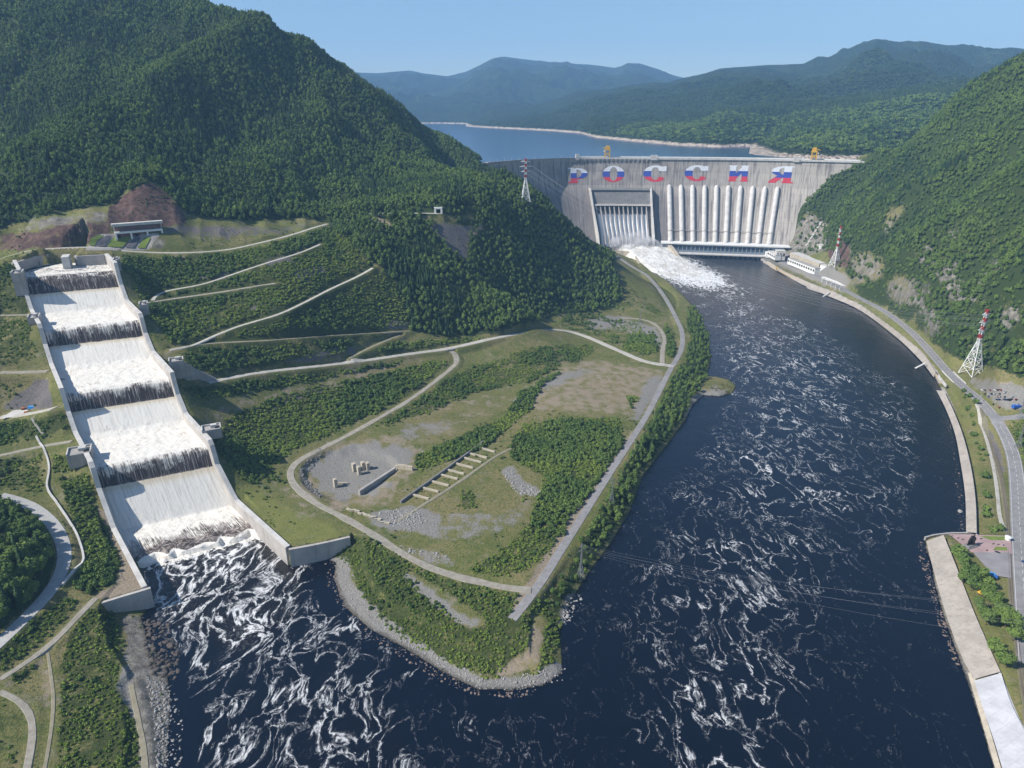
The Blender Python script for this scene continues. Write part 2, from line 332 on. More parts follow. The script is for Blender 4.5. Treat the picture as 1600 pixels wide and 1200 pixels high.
# roads, given by photo points, draped afterwards: (name, points, width m, kind, label)
ROADS = [
 ('gravel_road', [(325, 598), (400, 583), (500, 572), (560, 565), (640, 553), (700, 545), (780, 527), (860, 515), (905, 522), (960, 545), (1010, 566), (1052, 572)], 8.5, 'light'),
 ('gravel_road', [(700, 545), (714, 552), (716, 566), (690, 588), (640, 625), (580, 660), (520, 693), (478, 712), (456, 726), (449, 742), (462, 762), (490, 785), (520, 800), (550, 815), (585, 835), (640, 872), (690, 895), (750, 910), (815, 924), (830, 922)], 6.5, 'dusty'),
 ('gravel_road', [(265, 548), (285, 548), (330, 527), (380, 507), (440, 490), (520, 450), (560, 432), (582, 419)], 4.6, 'light'),
 ('gravel_road', [(222, 475), (250, 470), (300, 463), (350, 456), (400, 447), (430, 443)], 5, 'dusty'),
 ('gravel_road', [(238, 470), (236, 462), (262, 453), (310, 447), (360, 430), (420, 410), (470, 395), (500, 382)], 4.4, 'light'),
 ('gravel_road', [(190, 392), (240, 395), (300, 395), (360, 390), (400, 381), (450, 369), (490, 356), (512, 350)], 6, 'light'),
 ('gravel_road', [(270, 545), (285, 541), (340, 536), (420, 532), (510, 525), (580, 521), (640, 517)], 3.5, 'track'),
 ('gravel_road', [(545, 560), (560, 552), (590, 538), (625, 524)], 3.5, 'track'),
 ('riverside_road', [(960, 398), (985, 415), (1010, 430), (1030, 452), (1045, 475), (1058, 500), (1066, 520), (1065, 545), (1055, 565), (1046, 580), (1030, 612), (1010, 650), (985, 690), (962, 725), (930, 775), (905, 815), (870, 870), (845, 910), (815, 950), (800, 968)], 7.0, 'asphalt'),
 ('gravel_road', [(560, 336), (580, 333), (620, 334), (660, 333), (690, 334)], 6, 'light'),
 ('gravel_road', [(1035, 570), (1036, 545), (1038, 525), (1022, 505), (1000, 498), (970, 497)], 6, 'dusty'),
 ('gravel_road', [(0, 775), (30, 780), (65, 800), (92, 830), (103, 862), (98, 895), (80, 925), (40, 965), (0, 1005), (-60, 1055)], 9.5, 'asphalt_light'),
 ('gravel_path', [(0, 1062), (30, 1045), (72, 1018), (100, 990), (128, 952), (150, 935)], 4.5, 'dusty'),
 ('gravel_path', [(0, 1081), (25, 1080), (45, 1090), (55, 1110), (55, 1140), (48, 1170), (40, 1210)], 3.6, 'dusty'),
 ('gravel_path', [(205, 1070), (212, 1100), (222, 1150), (228, 1210)], 2.8, 'track'),
 ('gravel_path', [(75, 1020), (84, 1080), (84, 1120), (76, 1170), (68, 1210)], 1.6, 'track'),
 ('gravel_path', [(0, 582), (30, 582), (75, 580)], 7, 'dusty'),
 ('gravel_path', [(0, 493), (25, 492), (45, 492)], 4, 'dusty'),
 ('gravel_path', [(0, 712), (50, 700), (100, 692), (112, 690)], 5, 'dusty'),
 ('gravel_path', [(0, 652), (40, 648), (70, 642), (85, 638)], 10, 'light'),
 ('gravel_path', [(0, 405), (40, 392), (90, 388), (140, 386), (180, 388)], 5, 'light'),
 ('promenade_path', [(1504, 606), (1530, 655), (1548, 710), (1558, 765), (1563, 815), (1572, 832)], 2.8, 'light'),
 ('highway', [(1318, 452), (1345, 467), (1380, 485), (1420, 515), (1452, 548), (1475, 575), (1500, 600), (1530, 625), (1560, 660), (1580, 700), (1588, 740), (1592, 800), (1596, 870), (1602, 950), (1608, 1040)], 13, 'asphalt'),
 ('highway', [(1185, 388), (1215, 405), (1250, 420), (1290, 437), (1318, 452)], 15, 'asphalt'),
 ('side_road', [(1555, 652), (1580, 655), (1620, 645), (1660, 640)], 12, 'asphalt'),
 ('dirt_track', [(620, 815), (668, 785), (700, 765), (730, 745), (770, 715), (800, 700)], 3.0, 'track'),
]
# zones of ground cover
Zt = blank(); Zb = blank(); Zdirt = blank(); Zgrav = blank(); Zrock = blank(); Zred = blank(); Zlawn = blank(); Zscree = blank(); Zconc = blank()
# trees (1 dense wood)
zone(Zt, [(-400, -400), (2000, -400), (2000, 590), (1600, 590), (1545, 572), (1500, 560), (1470, 545), (1430, 512), (1380, 480), (1345, 462), (1330, 440), (1315, 410), (1300, 395), (1262, 392), (1240, 372), (1240, 335), (1285, 288), (1330, 256), (1368, 238), (1372, 100), (760, 100), (760, 235), (800, 240), (870, 285), (925, 340), (958, 388), (960, 425), (972, 450), (968, 478), (900, 492), (870, 492), (760, 524), (700, 527), (640, 515), (636, 470), (600, 420), (560, 395), (540, 370), (510, 348), (470, 342), (400, 344), (330, 342), (290, 332), (262, 306), (240, 285), (215, 292), (165, 320), (100, 328), (40, 345), (0, 360), (-400, 380)], 1.0, 6)
zone(Zt, [(-400, 790), (0, 785), (30, 792), (62, 815), (80, 850), (84, 890), (62, 930), (0, 985), (-400, 1100)], 1.0, 4)
zone(Zt, [(1075, 475), (1092, 490), (1106, 520), (1110, 560), (1100, 598), (1084, 622), (1068, 652), (1030, 705), (1000, 740), (978, 800), (945, 852), (905, 908), (880, 945), (868, 968), (862, 930), (880, 905), (905, 850), (945, 790), (985, 715), (1015, 660), (1040, 612), (1055, 580), (1072, 560), (1078, 530), (1072, 505)], 0.85, 4)
zone(Zt, [(690, 348), (735, 355), (728, 408), (700, 388), (672, 352)], 0, 3); zone(Zt, [(655, 338), (740, 336), (745, 344), (660, 346)], 0, 2)
zone(Zt, [(575, 338), (600, 340), (622, 362), (590, 352)], 0.0, 3)
# shrubs: density
B = lambda pts, v, wob=7: zone(Zb, pts, v, wob, 16, int(abs(pts[0][0]))+3)
B([(190, 402), (240, 402), (360, 396), (450, 374), (520, 355), (560, 385), (600, 420), (640, 470), (640, 515), (580, 526), (480, 532), (380, 542), (300, 548), (270, 545), (235, 500), (215, 470)], 0.92)
B([(230, 405), (350, 403), (430, 395), (480, 385), (400, 412), (330, 430), (235, 430)], 0.85)
B([(300, 450), (420, 412), (500, 388), (540, 398), (560, 420), (500, 445), (430, 470), (330, 510), (280, 515)], 0.9)
B([(290, 545), (420, 538), (560, 528), (540, 552), (440, 572), (330, 588), (290, 570)], 0.85)
B([(560, 556), (600, 538), (700, 528), (760, 530), (700, 540), (620, 553)], 0.9)
B([(300, 605), (400, 592), (520, 578), (650, 560), (600, 575), (500, 592), (420, 610), (330, 625), (296, 622)], 0.95)
B([(355, 650), (430, 618), (520, 598), (640, 572), (695, 560), (700, 568), (660, 602), (600, 640), (530, 672), (470, 700), (430, 728), (380, 745), (345, 715), (330, 690)], 0.9)
B([(345, 740), (380, 745), (430, 722), (445, 740), (460, 770), (430, 760), (395, 755)], 0.45)
B([(460, 800), (500, 800), (520, 820), (480, 830)], 0.30)
B([(560, 668), (640, 628), (700, 590), (740, 575), (820, 545), (920, 535), (930, 548), (860, 580), (820, 600), (740, 615), (680, 640), (620, 665)], 0.75)
B([(645, 715), (690, 695), (740, 675), (790, 650), (810, 615), (860, 585), (880, 580), (850, 600), (830, 640), (800, 665), (760, 700), (700, 722), (655, 735)], 1.0, 4)
B([(820, 660), (870, 655), (960, 650), (980, 670), (970, 710), (930, 760), (890, 815), (860, 870), (800, 900), (740, 898), (735, 885), (790, 855), (830, 820), (838, 780), (850, 740), (800, 720), (800, 690)], 0.85)
B([(780, 770), (830, 760), (830, 800), (790, 800)], 0.1); B([(720, 770), (745, 765), (745, 795), (715, 795)], 0.7)
B([(880, 490), (925, 485), (950, 500), (1000, 500), (1025, 525), (1030, 550), (1010, 558), (960, 540), (905, 518), (865, 510)], 0.55)
B([(990, 520), (1020, 522), (1032, 545), (1010, 560), (970, 545)], 0.85)
B([(1042, 505), (1053, 520), (1052, 560), (1040, 560), (1036, 520)], 0.9)
B([(970, 440), (1005, 450), (1025, 480), (1040, 500), (1000, 480), (960, 485)], 0.55)
B([(982, 618), (1000, 620), (985, 645)], 0.8)
B([(540, 835), (590, 842), (640, 880), (700, 905), (760, 918), (810, 930), (800, 965), (840, 930), (862, 940), (880, 985), (872, 1030), (850, 1052), (760, 1060), (700, 1035), (620, 995), (565, 935), (545, 890), (520, 868)], 0.9)
B([(630, 885), (700, 930), (760, 965), (740, 985), (690, 950), (640, 905)], 0.1); B([(830, 960), (850, 965), (842, 1040), (800, 1055), (790, 1040), (825, 1015)], 0.12)
B([(1095, 595), (1125, 590), (1148, 605), (1140, 618), (1105, 615)], 0.3)
B([(0, 412), (35, 425), (45, 500), (60, 565), (0, 572), (-300, 560), (-300, 420)], 0.75)
B([(0, 590), (55, 590), (20, 625), (-300, 640), (-300, 590)], 0.5)
B([(0, 660), (100, 645), (108, 670), (60, 685), (0, 700), (-300, 700)], 0.9)
B([(0, 715), (65, 705), (72, 770), (30, 775), (0, 768), (-300, 775)], 0.7); B([(80, 712), (110, 712), (112, 735), (80, 740)], 0.8)
B([(92, 748), (140, 738), (150, 790), (175, 840), (188, 880), (175, 915), (140, 930), (112, 918), (135, 870), (110, 800)], 1.0, 3)
B([(100, 935), (125, 940), (75, 1000), (0, 1050), (-300, 1100), (-300, 1050), (0, 1000), (50, 960)], 0.9)
B([(130, 950), (180, 955), (190, 990), (182, 1080), (215, 1140), (220, 1210), (85, 1300), (92, 1100), (100, 1010)], 0.82)
B([(-300, 1085), (0, 1085), (35, 1100), (40, 1160), (20, 1220), (-300, 1250)], 0.45); B([(15, 1050), (60, 1035), (50, 1062), (20, 1070)], 0.8)
B([(1320, 448), (1345, 470), (1400, 515), (1440, 560), (1465, 585), (1455, 580), (1400, 525), (1350, 482)], 0.75, 2)
B([(1492, 610), (1508, 620), (1530, 668), (1548, 720), (1540, 730), (1520, 680), (1500, 640)], 0.35, 2)
B([(1575, 662), (1610, 650), (1700, 650), (1700, 760), (1600, 730), (1582, 690)], 0.7, 2)
B([(1495, 580), (1560, 580), (1700, 600), (1700, 590), (1540, 572)], 0.5, 2)
zone(Zb, [(1400, 740), (1700, 740), (1700, 1300), (1400, 1300)], 0.0, 0)
# bare dirt, gravel, rock
def D(arr, pts, v=1.0, wob=7): zone(arr, pts, v, wob, 12, int(abs(pts[0][1]))+7)
D(Zgrav, [(475, 735), (500, 708), (560, 690), (640, 695), (655, 712), (630, 735), (600, 765), (540, 785), (505, 775), (478, 750)], 0.85, 26); D(Zdirt, [(470, 725), (520, 690), (640, 680), (665, 705), (640, 745), (600, 790), (500, 800), (462, 770)], 0.55, 20)
D(Zgrav, [(620, 665), (680, 655), (720, 665), (690, 680), (620, 690)], 0.55)
D(Zgrav, [(590, 800), (640, 790), (690, 800), (680, 820), (720, 830), (690, 840), (600, 825), (560, 808)], 0.9)
D(Zgrav, [(700, 800), (820, 800), (830, 815), (760, 840), (680, 842)], 0.5); D(Zgrav, [(630, 850), (690, 862), (720, 880), (680, 885), (630, 865)], 0.6)
D(Zgrav, [(780, 732), (800, 728), (815, 750), (850, 762), (840, 772), (812, 772), (795, 755)], 0.9)
D(Zgrav, [(905, 500), (960, 492), (1005, 500), (1030, 515), (1038, 545), (1022, 540), (1008, 518), (930, 515)], 0.8)
D(Zgrav, [(985, 515), (1012, 515), (1015, 525), (990, 525)], 0.9)
D(Zdirt, [(805, 610), (860, 580), (920, 560), (1010, 572), (1040, 580), (1020, 620), (990, 650), (830, 640), (808, 632)], 0.55)
D(Zgrav, [(805, 625), (830, 600), (880, 582), (960, 570), (900, 590), (840, 615), (812, 640)], 0.9, 4)
D(Zgrav, [(1008, 590), (1040, 582), (1025, 612), (1000, 655), (985, 660), (1000, 625)], 0.85); 
D(Zdirt, [(862, 850), (885, 812), (930, 755), (985, 672), (990, 680), (945, 745), (900, 815), (870, 862), (842, 905), (815, 945), (800, 960), (798, 948), (835, 892)], 1.0, 2)
D(Zdirt, [(395, 735), (440, 722), (455, 760), (500, 795), (480, 800), (440, 775)], 0.35)
D(Zdirt, [(560, 560), (620, 575), (520, 610), (420, 640), (330, 650), (320, 640), (420, 615), (520, 590)], 0.45)
D(Zdirt, [(600, 665), (700, 625), (760, 610), (800, 590), (860, 560), (900, 550), (850, 600), (760, 660), (680, 690)], 0.35)
D(Zgrav, [(505, 868), (545, 872), (548, 905), (575, 940), (640, 992), (700, 1035), (760, 1062), (830, 1056), (868, 1035), (895, 1040), (885, 1075), (820, 1095), (740, 1090), (620, 1030), (560, 1000), (500, 930)], 1.0, 3)
D(Zgrav, [(628, 890), (650, 905), (690, 935), (735, 968), (760, 965), (742, 980), (715, 975), (670, 940), (632, 908)], 0.9, 3)
D(Zdirt, [(835, 960), (850, 965), (845, 1035), (800, 1055), (770, 1055), (790, 1040), (825, 1015)], 0.6)
D(Zrock, [(880, 930), (905, 925), (915, 940), (890, 970), (870, 985)], 0.9, 3); D(Zrock, [(955, 860), (985, 790), (1000, 800), (970, 860)], 0.6, 3)
D(Zgrav, [(1080, 620), (1120, 600), (1140, 612), (1100, 640), (1068, 660)], 0.8)
D(Zrock, [(190, 960), (260, 960), (285, 1010), (290, 1300), (215, 1300), (225, 1140), (200, 1040)], 0.85, 4)
D(Zgrav, [(195, 1000), (215, 1000), (225, 1060), (240, 1100), (235, 1300), (215, 1300), (215, 1140), (180, 1070), (185, 1060)], 0.7, 3)
D(Zdirt, [(150, 790), (165, 800), (205, 880), (232, 910), (240, 918), (170, 940), (140, 935), (180, 912), (190, 880), (170, 835)], 0.85, 2)
D(Zdirt, [(50, 1040), (75, 1020), (82, 1080), (70, 1100), (58, 1070)], 0.5)
D(Zred, [(165, 352), (170, 325), (200, 300), (232, 284), (258, 298), (285, 330), (292, 352), (225, 352)], 1.0, 2)
D(Zred, [(0, 392), (0, 366), (60, 360), (100, 350), (170, 346), (172, 364), (140, 386), (60, 389)], 0.75, 10); D(Zrock, [(25, 362), (60, 340), (110, 334), (168, 330), (172, 350), (100, 356), (40, 366)], 0.6, 12)
D(Zgrav, [(30, 358), (60, 340), (110, 335), (130, 340), (100, 352), (60, 362)], 0.7, 3)
D(Zlawn, [(60, 338), (110, 328), (140, 332), (140, 345), (80, 345)], 0.8, 2)
D(Zrock, [(170, 368), (140, 388), (120, 380), (140, 355)], 0.8, 2); D(Zscree, [(252, 352), (350, 350), (420, 355), (500, 350), (440, 366), (350, 372), (255, 368)], 0.6, 3)
D(Zrock, [(235, 368), (262, 372), (255, 392), (232, 392)], 0.7, 2)
D(Zscree, [(690, 348), (735, 355), (728, 408), (700, 388), (672, 352)], 1.0, 2); D(Zdirt, [(575, 338), (600, 340), (622, 362), (590, 352)], 0.9, 3); D(Zdirt, [(724, 352), (760, 350), (750, 365), (730, 370)], 0.7, 3)
for q in ([(450, 425), (500, 415), (520, 425), (470, 440)], [(400, 410), (440, 400), (470, 405), (430, 420)], [(300, 425), (360, 418), (350, 432), (300, 438)], [(540, 540), (600, 530), (560, 548), (470, 568), (430, 566), (500, 550)], [(380, 480), (420, 470), (400, 490)], [(600, 505), (640, 498), (640, 512), (600, 516)]):
    D(Zscree, q, 0.75, 6)
D(Zscree, [(0, 640), (60, 592), (75, 592), (82, 640)], 1.0, 0)
D(Zlawn, [(360, 760), (400, 755), (450, 790), (530, 825), (540, 838), (450, 860), (405, 815)], 0.65, 3)
D(Zlawn, [(975, 410), (1015, 440), (1035, 480), (990, 470), (965, 440)], 0.6, 3); D(Zlawn, [(1015, 432), (1045, 445), (1065, 470), (1050, 480), (1032, 455)], 0.8, 2)
D(Zlawn, [(280, 545), (295, 560), (290, 570), (265, 560)], 0.8, 2)
# right mountain cliffs
for q in ([(1375, 360), (1400, 320), (1425, 310), (1410, 340), (1385, 370)], [(1420, 400), (1470, 370), (1500, 352), (1510, 365), (1470, 385), (1430, 410)], [(1322, 430), (1335, 400), (1370, 395), (1385, 415), (1370, 440), (1340, 445)], [(1380, 450), (1400, 430), (1440, 440), (1450, 470), (1470, 500), (1470, 522), (1445, 520), (1430, 480), (1390, 472)], [(1440, 400), (1500, 400), (1510, 450), (1520, 470), (1495, 480), (1465, 440)], [(1575, 380), (1600, 355), (1620, 350), (1600, 375)], [(1510, 480), (1530, 440), (1560, 400), (1565, 410), (1535, 470)], [(1300, 360), (1250, 340), (1262, 330), (1290, 345), (1285, 380), (1255, 388), (1245, 365)], [(1305, 385), (1330, 380), (1330, 415), (1305, 420)], [(1560, 480), (1600, 470), (1600, 500), (1570, 520)]):
    D(Zrock, q, 0.62, 22); zone(Zt, q, 0.35, 22, 12, 3); zone(Zb, q, 0.45, 22, 12, 3, 'max')
D(Zred, [(1296, 375), (1325, 378), (1328, 418), (1305, 415), (1292, 395)], 0.9, 4)
zone(Zt, [(1400, 400), (1520, 330), (1600, 330), (1600, 560), (1500, 545), (1440, 500)], 0.78, 12, 18, 8)
zone(Zt, [(1480, 420), (1600, 380), (1600, 450), (1500, 470)], 0.9, 12, 18, 9); zone(Zt, [(1440, 300), (1560, 290), (1600, 330), (1500, 345)], 1.0, 12, 18, 4)
D(Zconc, [(133, 390), (232, 391), (250, 366), (158, 364)], 1.0, 0)
D(Zrock, [(1212, 390), (1240, 362), (1258, 335), (1292, 345), (1296, 380), (1282, 398), (1240, 402)], 0.75, 8); zone(Zt, [(1232, 385), (1262, 340), (1285, 350), (1282, 398), (1250, 398)], 0.2, 6)
# right bank: grass, paved bank, yards
D(Zlawn, [(1320, 450), (1470, 590), (1500, 680), (1515, 840), (1600, 850), (1700, 1300), (1590, 1200), (1480, 860), (1600, 600)], 0.45, 0)
D(Zlawn, [(1500, 570), (1600, 590), (1600, 600), (1520, 590)], 0.5, 2)
D(Zconc, [(1187, 400), (1182, 404), (1205, 424), (1245, 444), (1262, 456), (1290, 464), (1340, 486), (1405, 534), (1440, 568), (1460, 600), (1476, 600), (1468, 585), (1440, 548), (1400, 516), (1345, 476), (1300, 455), (1262, 440), (1225, 424), (1198, 408)], 1.0, 0)
D(Zconc, [(1460, 610), (1474, 604), (1488, 630), (1503, 675), (1517, 730), (1524, 780), (1526, 835), (1508, 835), (1509, 780), (1502, 730), (1492, 685), (1478, 640)], 1.0, 0)
D(Zrock, [(1480, 640), (1490, 680), (1500, 730), (1509, 780), (1510, 835), (1490, 835), (1490, 730), (1478, 680)], 0.9, 3)
D(Zrock, [(1430, 838), (1450, 850), (1466, 900), (1490, 985), (1508, 1040), (1490, 1050), (1465, 980), (1440, 890)], 0.9, 3)
D(Zgrav, [(1472, 980), (1482, 960), (1520, 1060), (1560, 1160), (1590, 1240), (1570, 1260), (1500, 1050)], 0.8, 1)
D(Zgrav, [(1505, 590), (1560, 598), (1600, 605), (1700, 620), (1700, 650), (1570, 640), (1545, 620)], 1.0, 1)
D(Zdirt, [(1515, 588), (1585, 598), (1580, 606), (1520, 604)], 0.9, 1)
D(Zgrav, [(1190, 395), (1300, 432), (1325, 448), (1318, 458), (1230, 420), (1190, 405)], 1.0, 0); D(Zgrav, [(1210, 385), (1300, 415), (1335, 440), (1310, 450), (1230, 415)], 1.0, 0)
D(Zscree, [(1536, 672), (1548, 670), (1566, 712), (1572, 740), (1560, 740), (1550, 700)], 0.8, 2)

# ---------------------------------------------------------------- the terrain sheet (polar grid round the camera's foot, finer near)
TH = np.radians(np.linspace(-54, 52, 1061))
rr = [150.0]
while rr[-1] < 620: rr.append(rr[-1]+1.5)
while rr[-1] < 2400: rr.append(rr[-1]*1.0024)
while rr[-1] < 15000: rr.append(rr[-1]*1.0065)
RR = np.array(rr); NT, NR = len(TH), len(RR)
GT, GR = np.meshgrid(TH, RR)            # rows: radius
GX = GR*np.sin(GT); GY = GR*np.cos(GT)
WING_R = [at_z(px, py, 16)[:2] for px, py in ((451, 857), (500, 847.5), (547, 835.5), (560, 826), (520, 790), (400, 760), (404, 806))]
WING_L = [at_z(px, py, 16)[:2] for px, py in ((234, 917), (200, 927.5), (160, 937.5), (135, 928), (178, 900), (196, 862), (216, 880))]
BASIN = [(-597, 815), (-589, 801), (-588, 842), (-565, 870), (-556, 900), (-541, 890), (-541, 843), (-508, 850), (-511, 853), (-512, 852)]
def shape_land(x, y, z):
    near = np.hypot(x, y) < 2100
    d = np.full(x.shape, 1e3); d[near] = river_dist(x[near], y[near])
    s = shore_slope(x, y)
    wob = fbm(x, y, 9, 3, 44)*1.2
    cap = np.minimum(np.maximum(d+wob, 0), 22)*s + np.maximum(d-22, 0)*3.0
    zz = np.where(d > 0, np.minimum(z, 0.15+cap), -4.0+np.clip(d, -30, 0)*0.2)
    zz = np.where((d > 0) & (z < 1.0), np.minimum(0.15+np.maximum(d+wob, 0)*s, 3.0+z*0), zz)
    z = np.where(near, zz, z)
    # under the spillway
    m = (x > -640) & (x < -120) & (y > 380) & (y < 930)
    u, k = chute_uk(x[m], y[m]); ks = np.clip(k, 0, 5)
    ins = (u > -0.022) & (u < 1.022) & (k > -0.02) & (k < 5.02)
    zm = z[m]; zm = np.where(ins, np.minimum(zm, np.interp(ks, CPK, CPZ)-9), zm)
    # banks never top the walls right beside them
    side = (((u > -0.12) & (u <= -0.022)) | ((u >= 1.022) & (u < 1.12))) & (k > 0) & (k < 5.1)
    zm = np.where(side, np.minimum(zm, wall_top(ks)-0.8), zm)
    z[m] = zm
    for pl, zf_ in ((WING_R, 16.0), (WING_L, 16.0)):
        m = (x > -420) & (x < -60) & (y > 350) & (y < 620); c = in_poly(x[m], y[m], pl); zm = z[m]; zm[c] = np.maximum(zm[c], zf_); z[m] = zm
    m = (x > -640) & (x < -480) & (y > 760) & (y < 930); c = in_poly(x[m], y[m], BASIN); zm = z[m]; zm[c] = np.minimum(zm[c], 157); z[m] = zm
    return z
GZ = np.zeros_like(GX)
for i in range(0, NR, 120):
    sl = slice(i, i+120)
    GZ[sl] = shape_land(GX[sl], GY[sl], base_height(GX[sl], GY[sl]))
def gz(x, y):
    x = np.atleast_1d(np.asarray(x, float)); y = np.atleast_1d(np.asarray(y, float))
    th = np.arctan2(x, y); r = np.hypot(x, y)
    j = np.clip(np.interp(th, TH, np.arange(NT)), 0, NT-1.001); i = np.clip(np.interp(r, RR, np.arange(NR)), 0, NR-1.001)
    i0 = i.astype(int); j0 = j.astype(int); fi = i-i0; fj = j-j0
    return (GZ[i0, j0]*(1-fi)+GZ[i0+1, j0]*fi)*(1-fj)+(GZ[i0, j0+1]*(1-fi)+GZ[i0+1, j0+1]*fi)*fj
def hit(px, py, t0=300, t1=9000):
    """first ground point seen in the photo at (px, py)"""
    u, dy, dz = ray(px, py); t = t0*np.exp(np.linspace(0, math.log(t1/t0), 1500))
    g = np.maximum(gz(u*t, dy*t), 0.0); s = CAMZ+dz*t-g
    k = np.argmax(s < 0)
    if s[k] >= 0: k = len(t)-1
    if k == 0: k = 1
    a = s[k-1]/(s[k-1]-s[k]+1e-9); tt = t[k-1]+(t[k]-t[k-1])*a
    return float(u*tt), float(dy*tt), float(CAMZ+dz*tt)
_zp = blank(); zone(_zp, [(472, 745), (480, 722), (503, 707), (560, 700), (610, 715), (620, 735), (575, 775), (520, 780), (485, 765)], 1.0, 4)
_zr = blank(); zone(_zr, [(162, 352), (168, 322), (200, 298), (232, 282), (260, 296), (288, 330), (295, 352)], 1.0, 0)
for _i in range(5): _zp[1:-1, 1:-1] = (_zp[:-2, 1:-1]+_zp[2:, 1:-1]+_zp[1:-1, :-2]+_zp[1:-1, 2:])/4
_px, _py = project(GX, GY, GZ); _m = lookup(_zr, _px, _py)*(GR > 880)*(GR < 1000); _f = (GZ-197)/23.0; GZ = np.where(_m > .3, 197+23*(np.floor(_f)+smooth(.35, .85, _f-np.floor(_f)))+fbm(GX, GY, 7, 3, 4)*1.6, GZ)
_px, _py = project(GX, GY, GZ); GZ -= 3.6*lookup(_zp, _px, _py)*(GR < 900)
# roads: level strips cut into the ground
ROADW = []
for (nm, pts, wd, kind) in ROADS:
    P3 = np.array([hit(*p) for p in pts]); R3 = resample(P3, 6.0 if kind != 'asphalt' else 5.0)
    for _ in range(10 if 'highway' not in nm else 25):
        R3[1:-1] = R3[1:-1]*0.5+(R3[:-2]+R3[2:])*0.25
    R3[:, 2] = np.maximum(R3[:, 2], 1.5)
    ROADW.append((nm, R3, wd, kind))
for (nm, R3, wd, kind) in ROADW:
    mg = wd/2+10
    m = (GX > R3[:, 0].min()-mg) & (GX < R3[:, 0].max()+mg) & (GY > R3[:, 1].min()-mg) & (GY < R3[:, 1].max()+mg)
    if not m.any(): continue
    d, par = poly_dist(GX[m], GY[m], R3)
    zc = np.interp(par, np.arange(len(R3)), R3[:, 2])
    f = 1-smooth(wd/2+1.0, wd/2+7, d)
    z0 = GZ[m]; GZ[m] = np.where(z0 > -1, z0*(1-f)+zc*f, z0)

def soften(a, n):
    for _ in range(n):
        a[1:-1, 1:-1] = (a[:-2, 1:-1]+a[2:, 1:-1]+a[1:-1, :-2]+a[1:-1, 2:])/4
    return a
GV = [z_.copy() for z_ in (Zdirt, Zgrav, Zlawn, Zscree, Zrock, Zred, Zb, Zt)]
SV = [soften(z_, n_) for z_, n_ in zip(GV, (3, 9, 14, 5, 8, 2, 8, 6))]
PXg, PYg = project(GX, GY, GZ)
def Lz(a): return lookup(a, PXg, PYg)

def new_mesh_grid(name, X, Y, Z, keep=None):
    ni, nj = X.shape
    co = np.stack([X, Y, Z], -1).reshape(-1, 3)
    idx = np.arange(ni*nj).reshape(ni, nj)
    q = np.stack([idx[:-1, :-1], idx[1:, :-1], idx[1:, 1:], idx[:-1, 1:]], -1).reshape(-1, 4)[:, ::-1]
    if keep is not None:
        kq = (keep[:-1, :-1] | keep[1:, :-1] | keep[1:, 1:] | keep[:-1, 1:]).reshape(-1)
        q = q[kq]
        used = np.zeros(ni*nj, bool); used[q.ravel()] = True; rem = np.cumsum(used)-1
        co = co[used]; q = rem[q]
    else: used = np.ones(ni*nj, bool)
    me = bpy.data.meshes.new(name); me.vertices.add(len(co)); me.vertices.foreach_set('co', co.astype(np.float32).ravel())
    me.loops.add(len(q)*4); me.loops.foreach_set('vertex_index', q.astype(np.int32).ravel())
    me.polygons.add(len(q)); me.polygons.foreach_set('loop_start', np.arange(0, len(q)*4, 4, dtype=np.int32))
    me.polygons.foreach_set('use_smooth', np.ones(len(q), bool))
    me.update(calc_edges=True)
    return me, used
def vattr(me, name, arr, used):
    a = me.attributes.new(name, 'FLOAT', 'POINT'); a.data.foreach_set('value', arr.reshape(-1)[used].astype(np.float32))
def link(name, me, m=None, parent=None):
    o = bpy.data.objects.new(name, me); COL.objects.link(o)
    if m is not None: me.materials.append(m)
    if parent: o.parent = parent
    return o

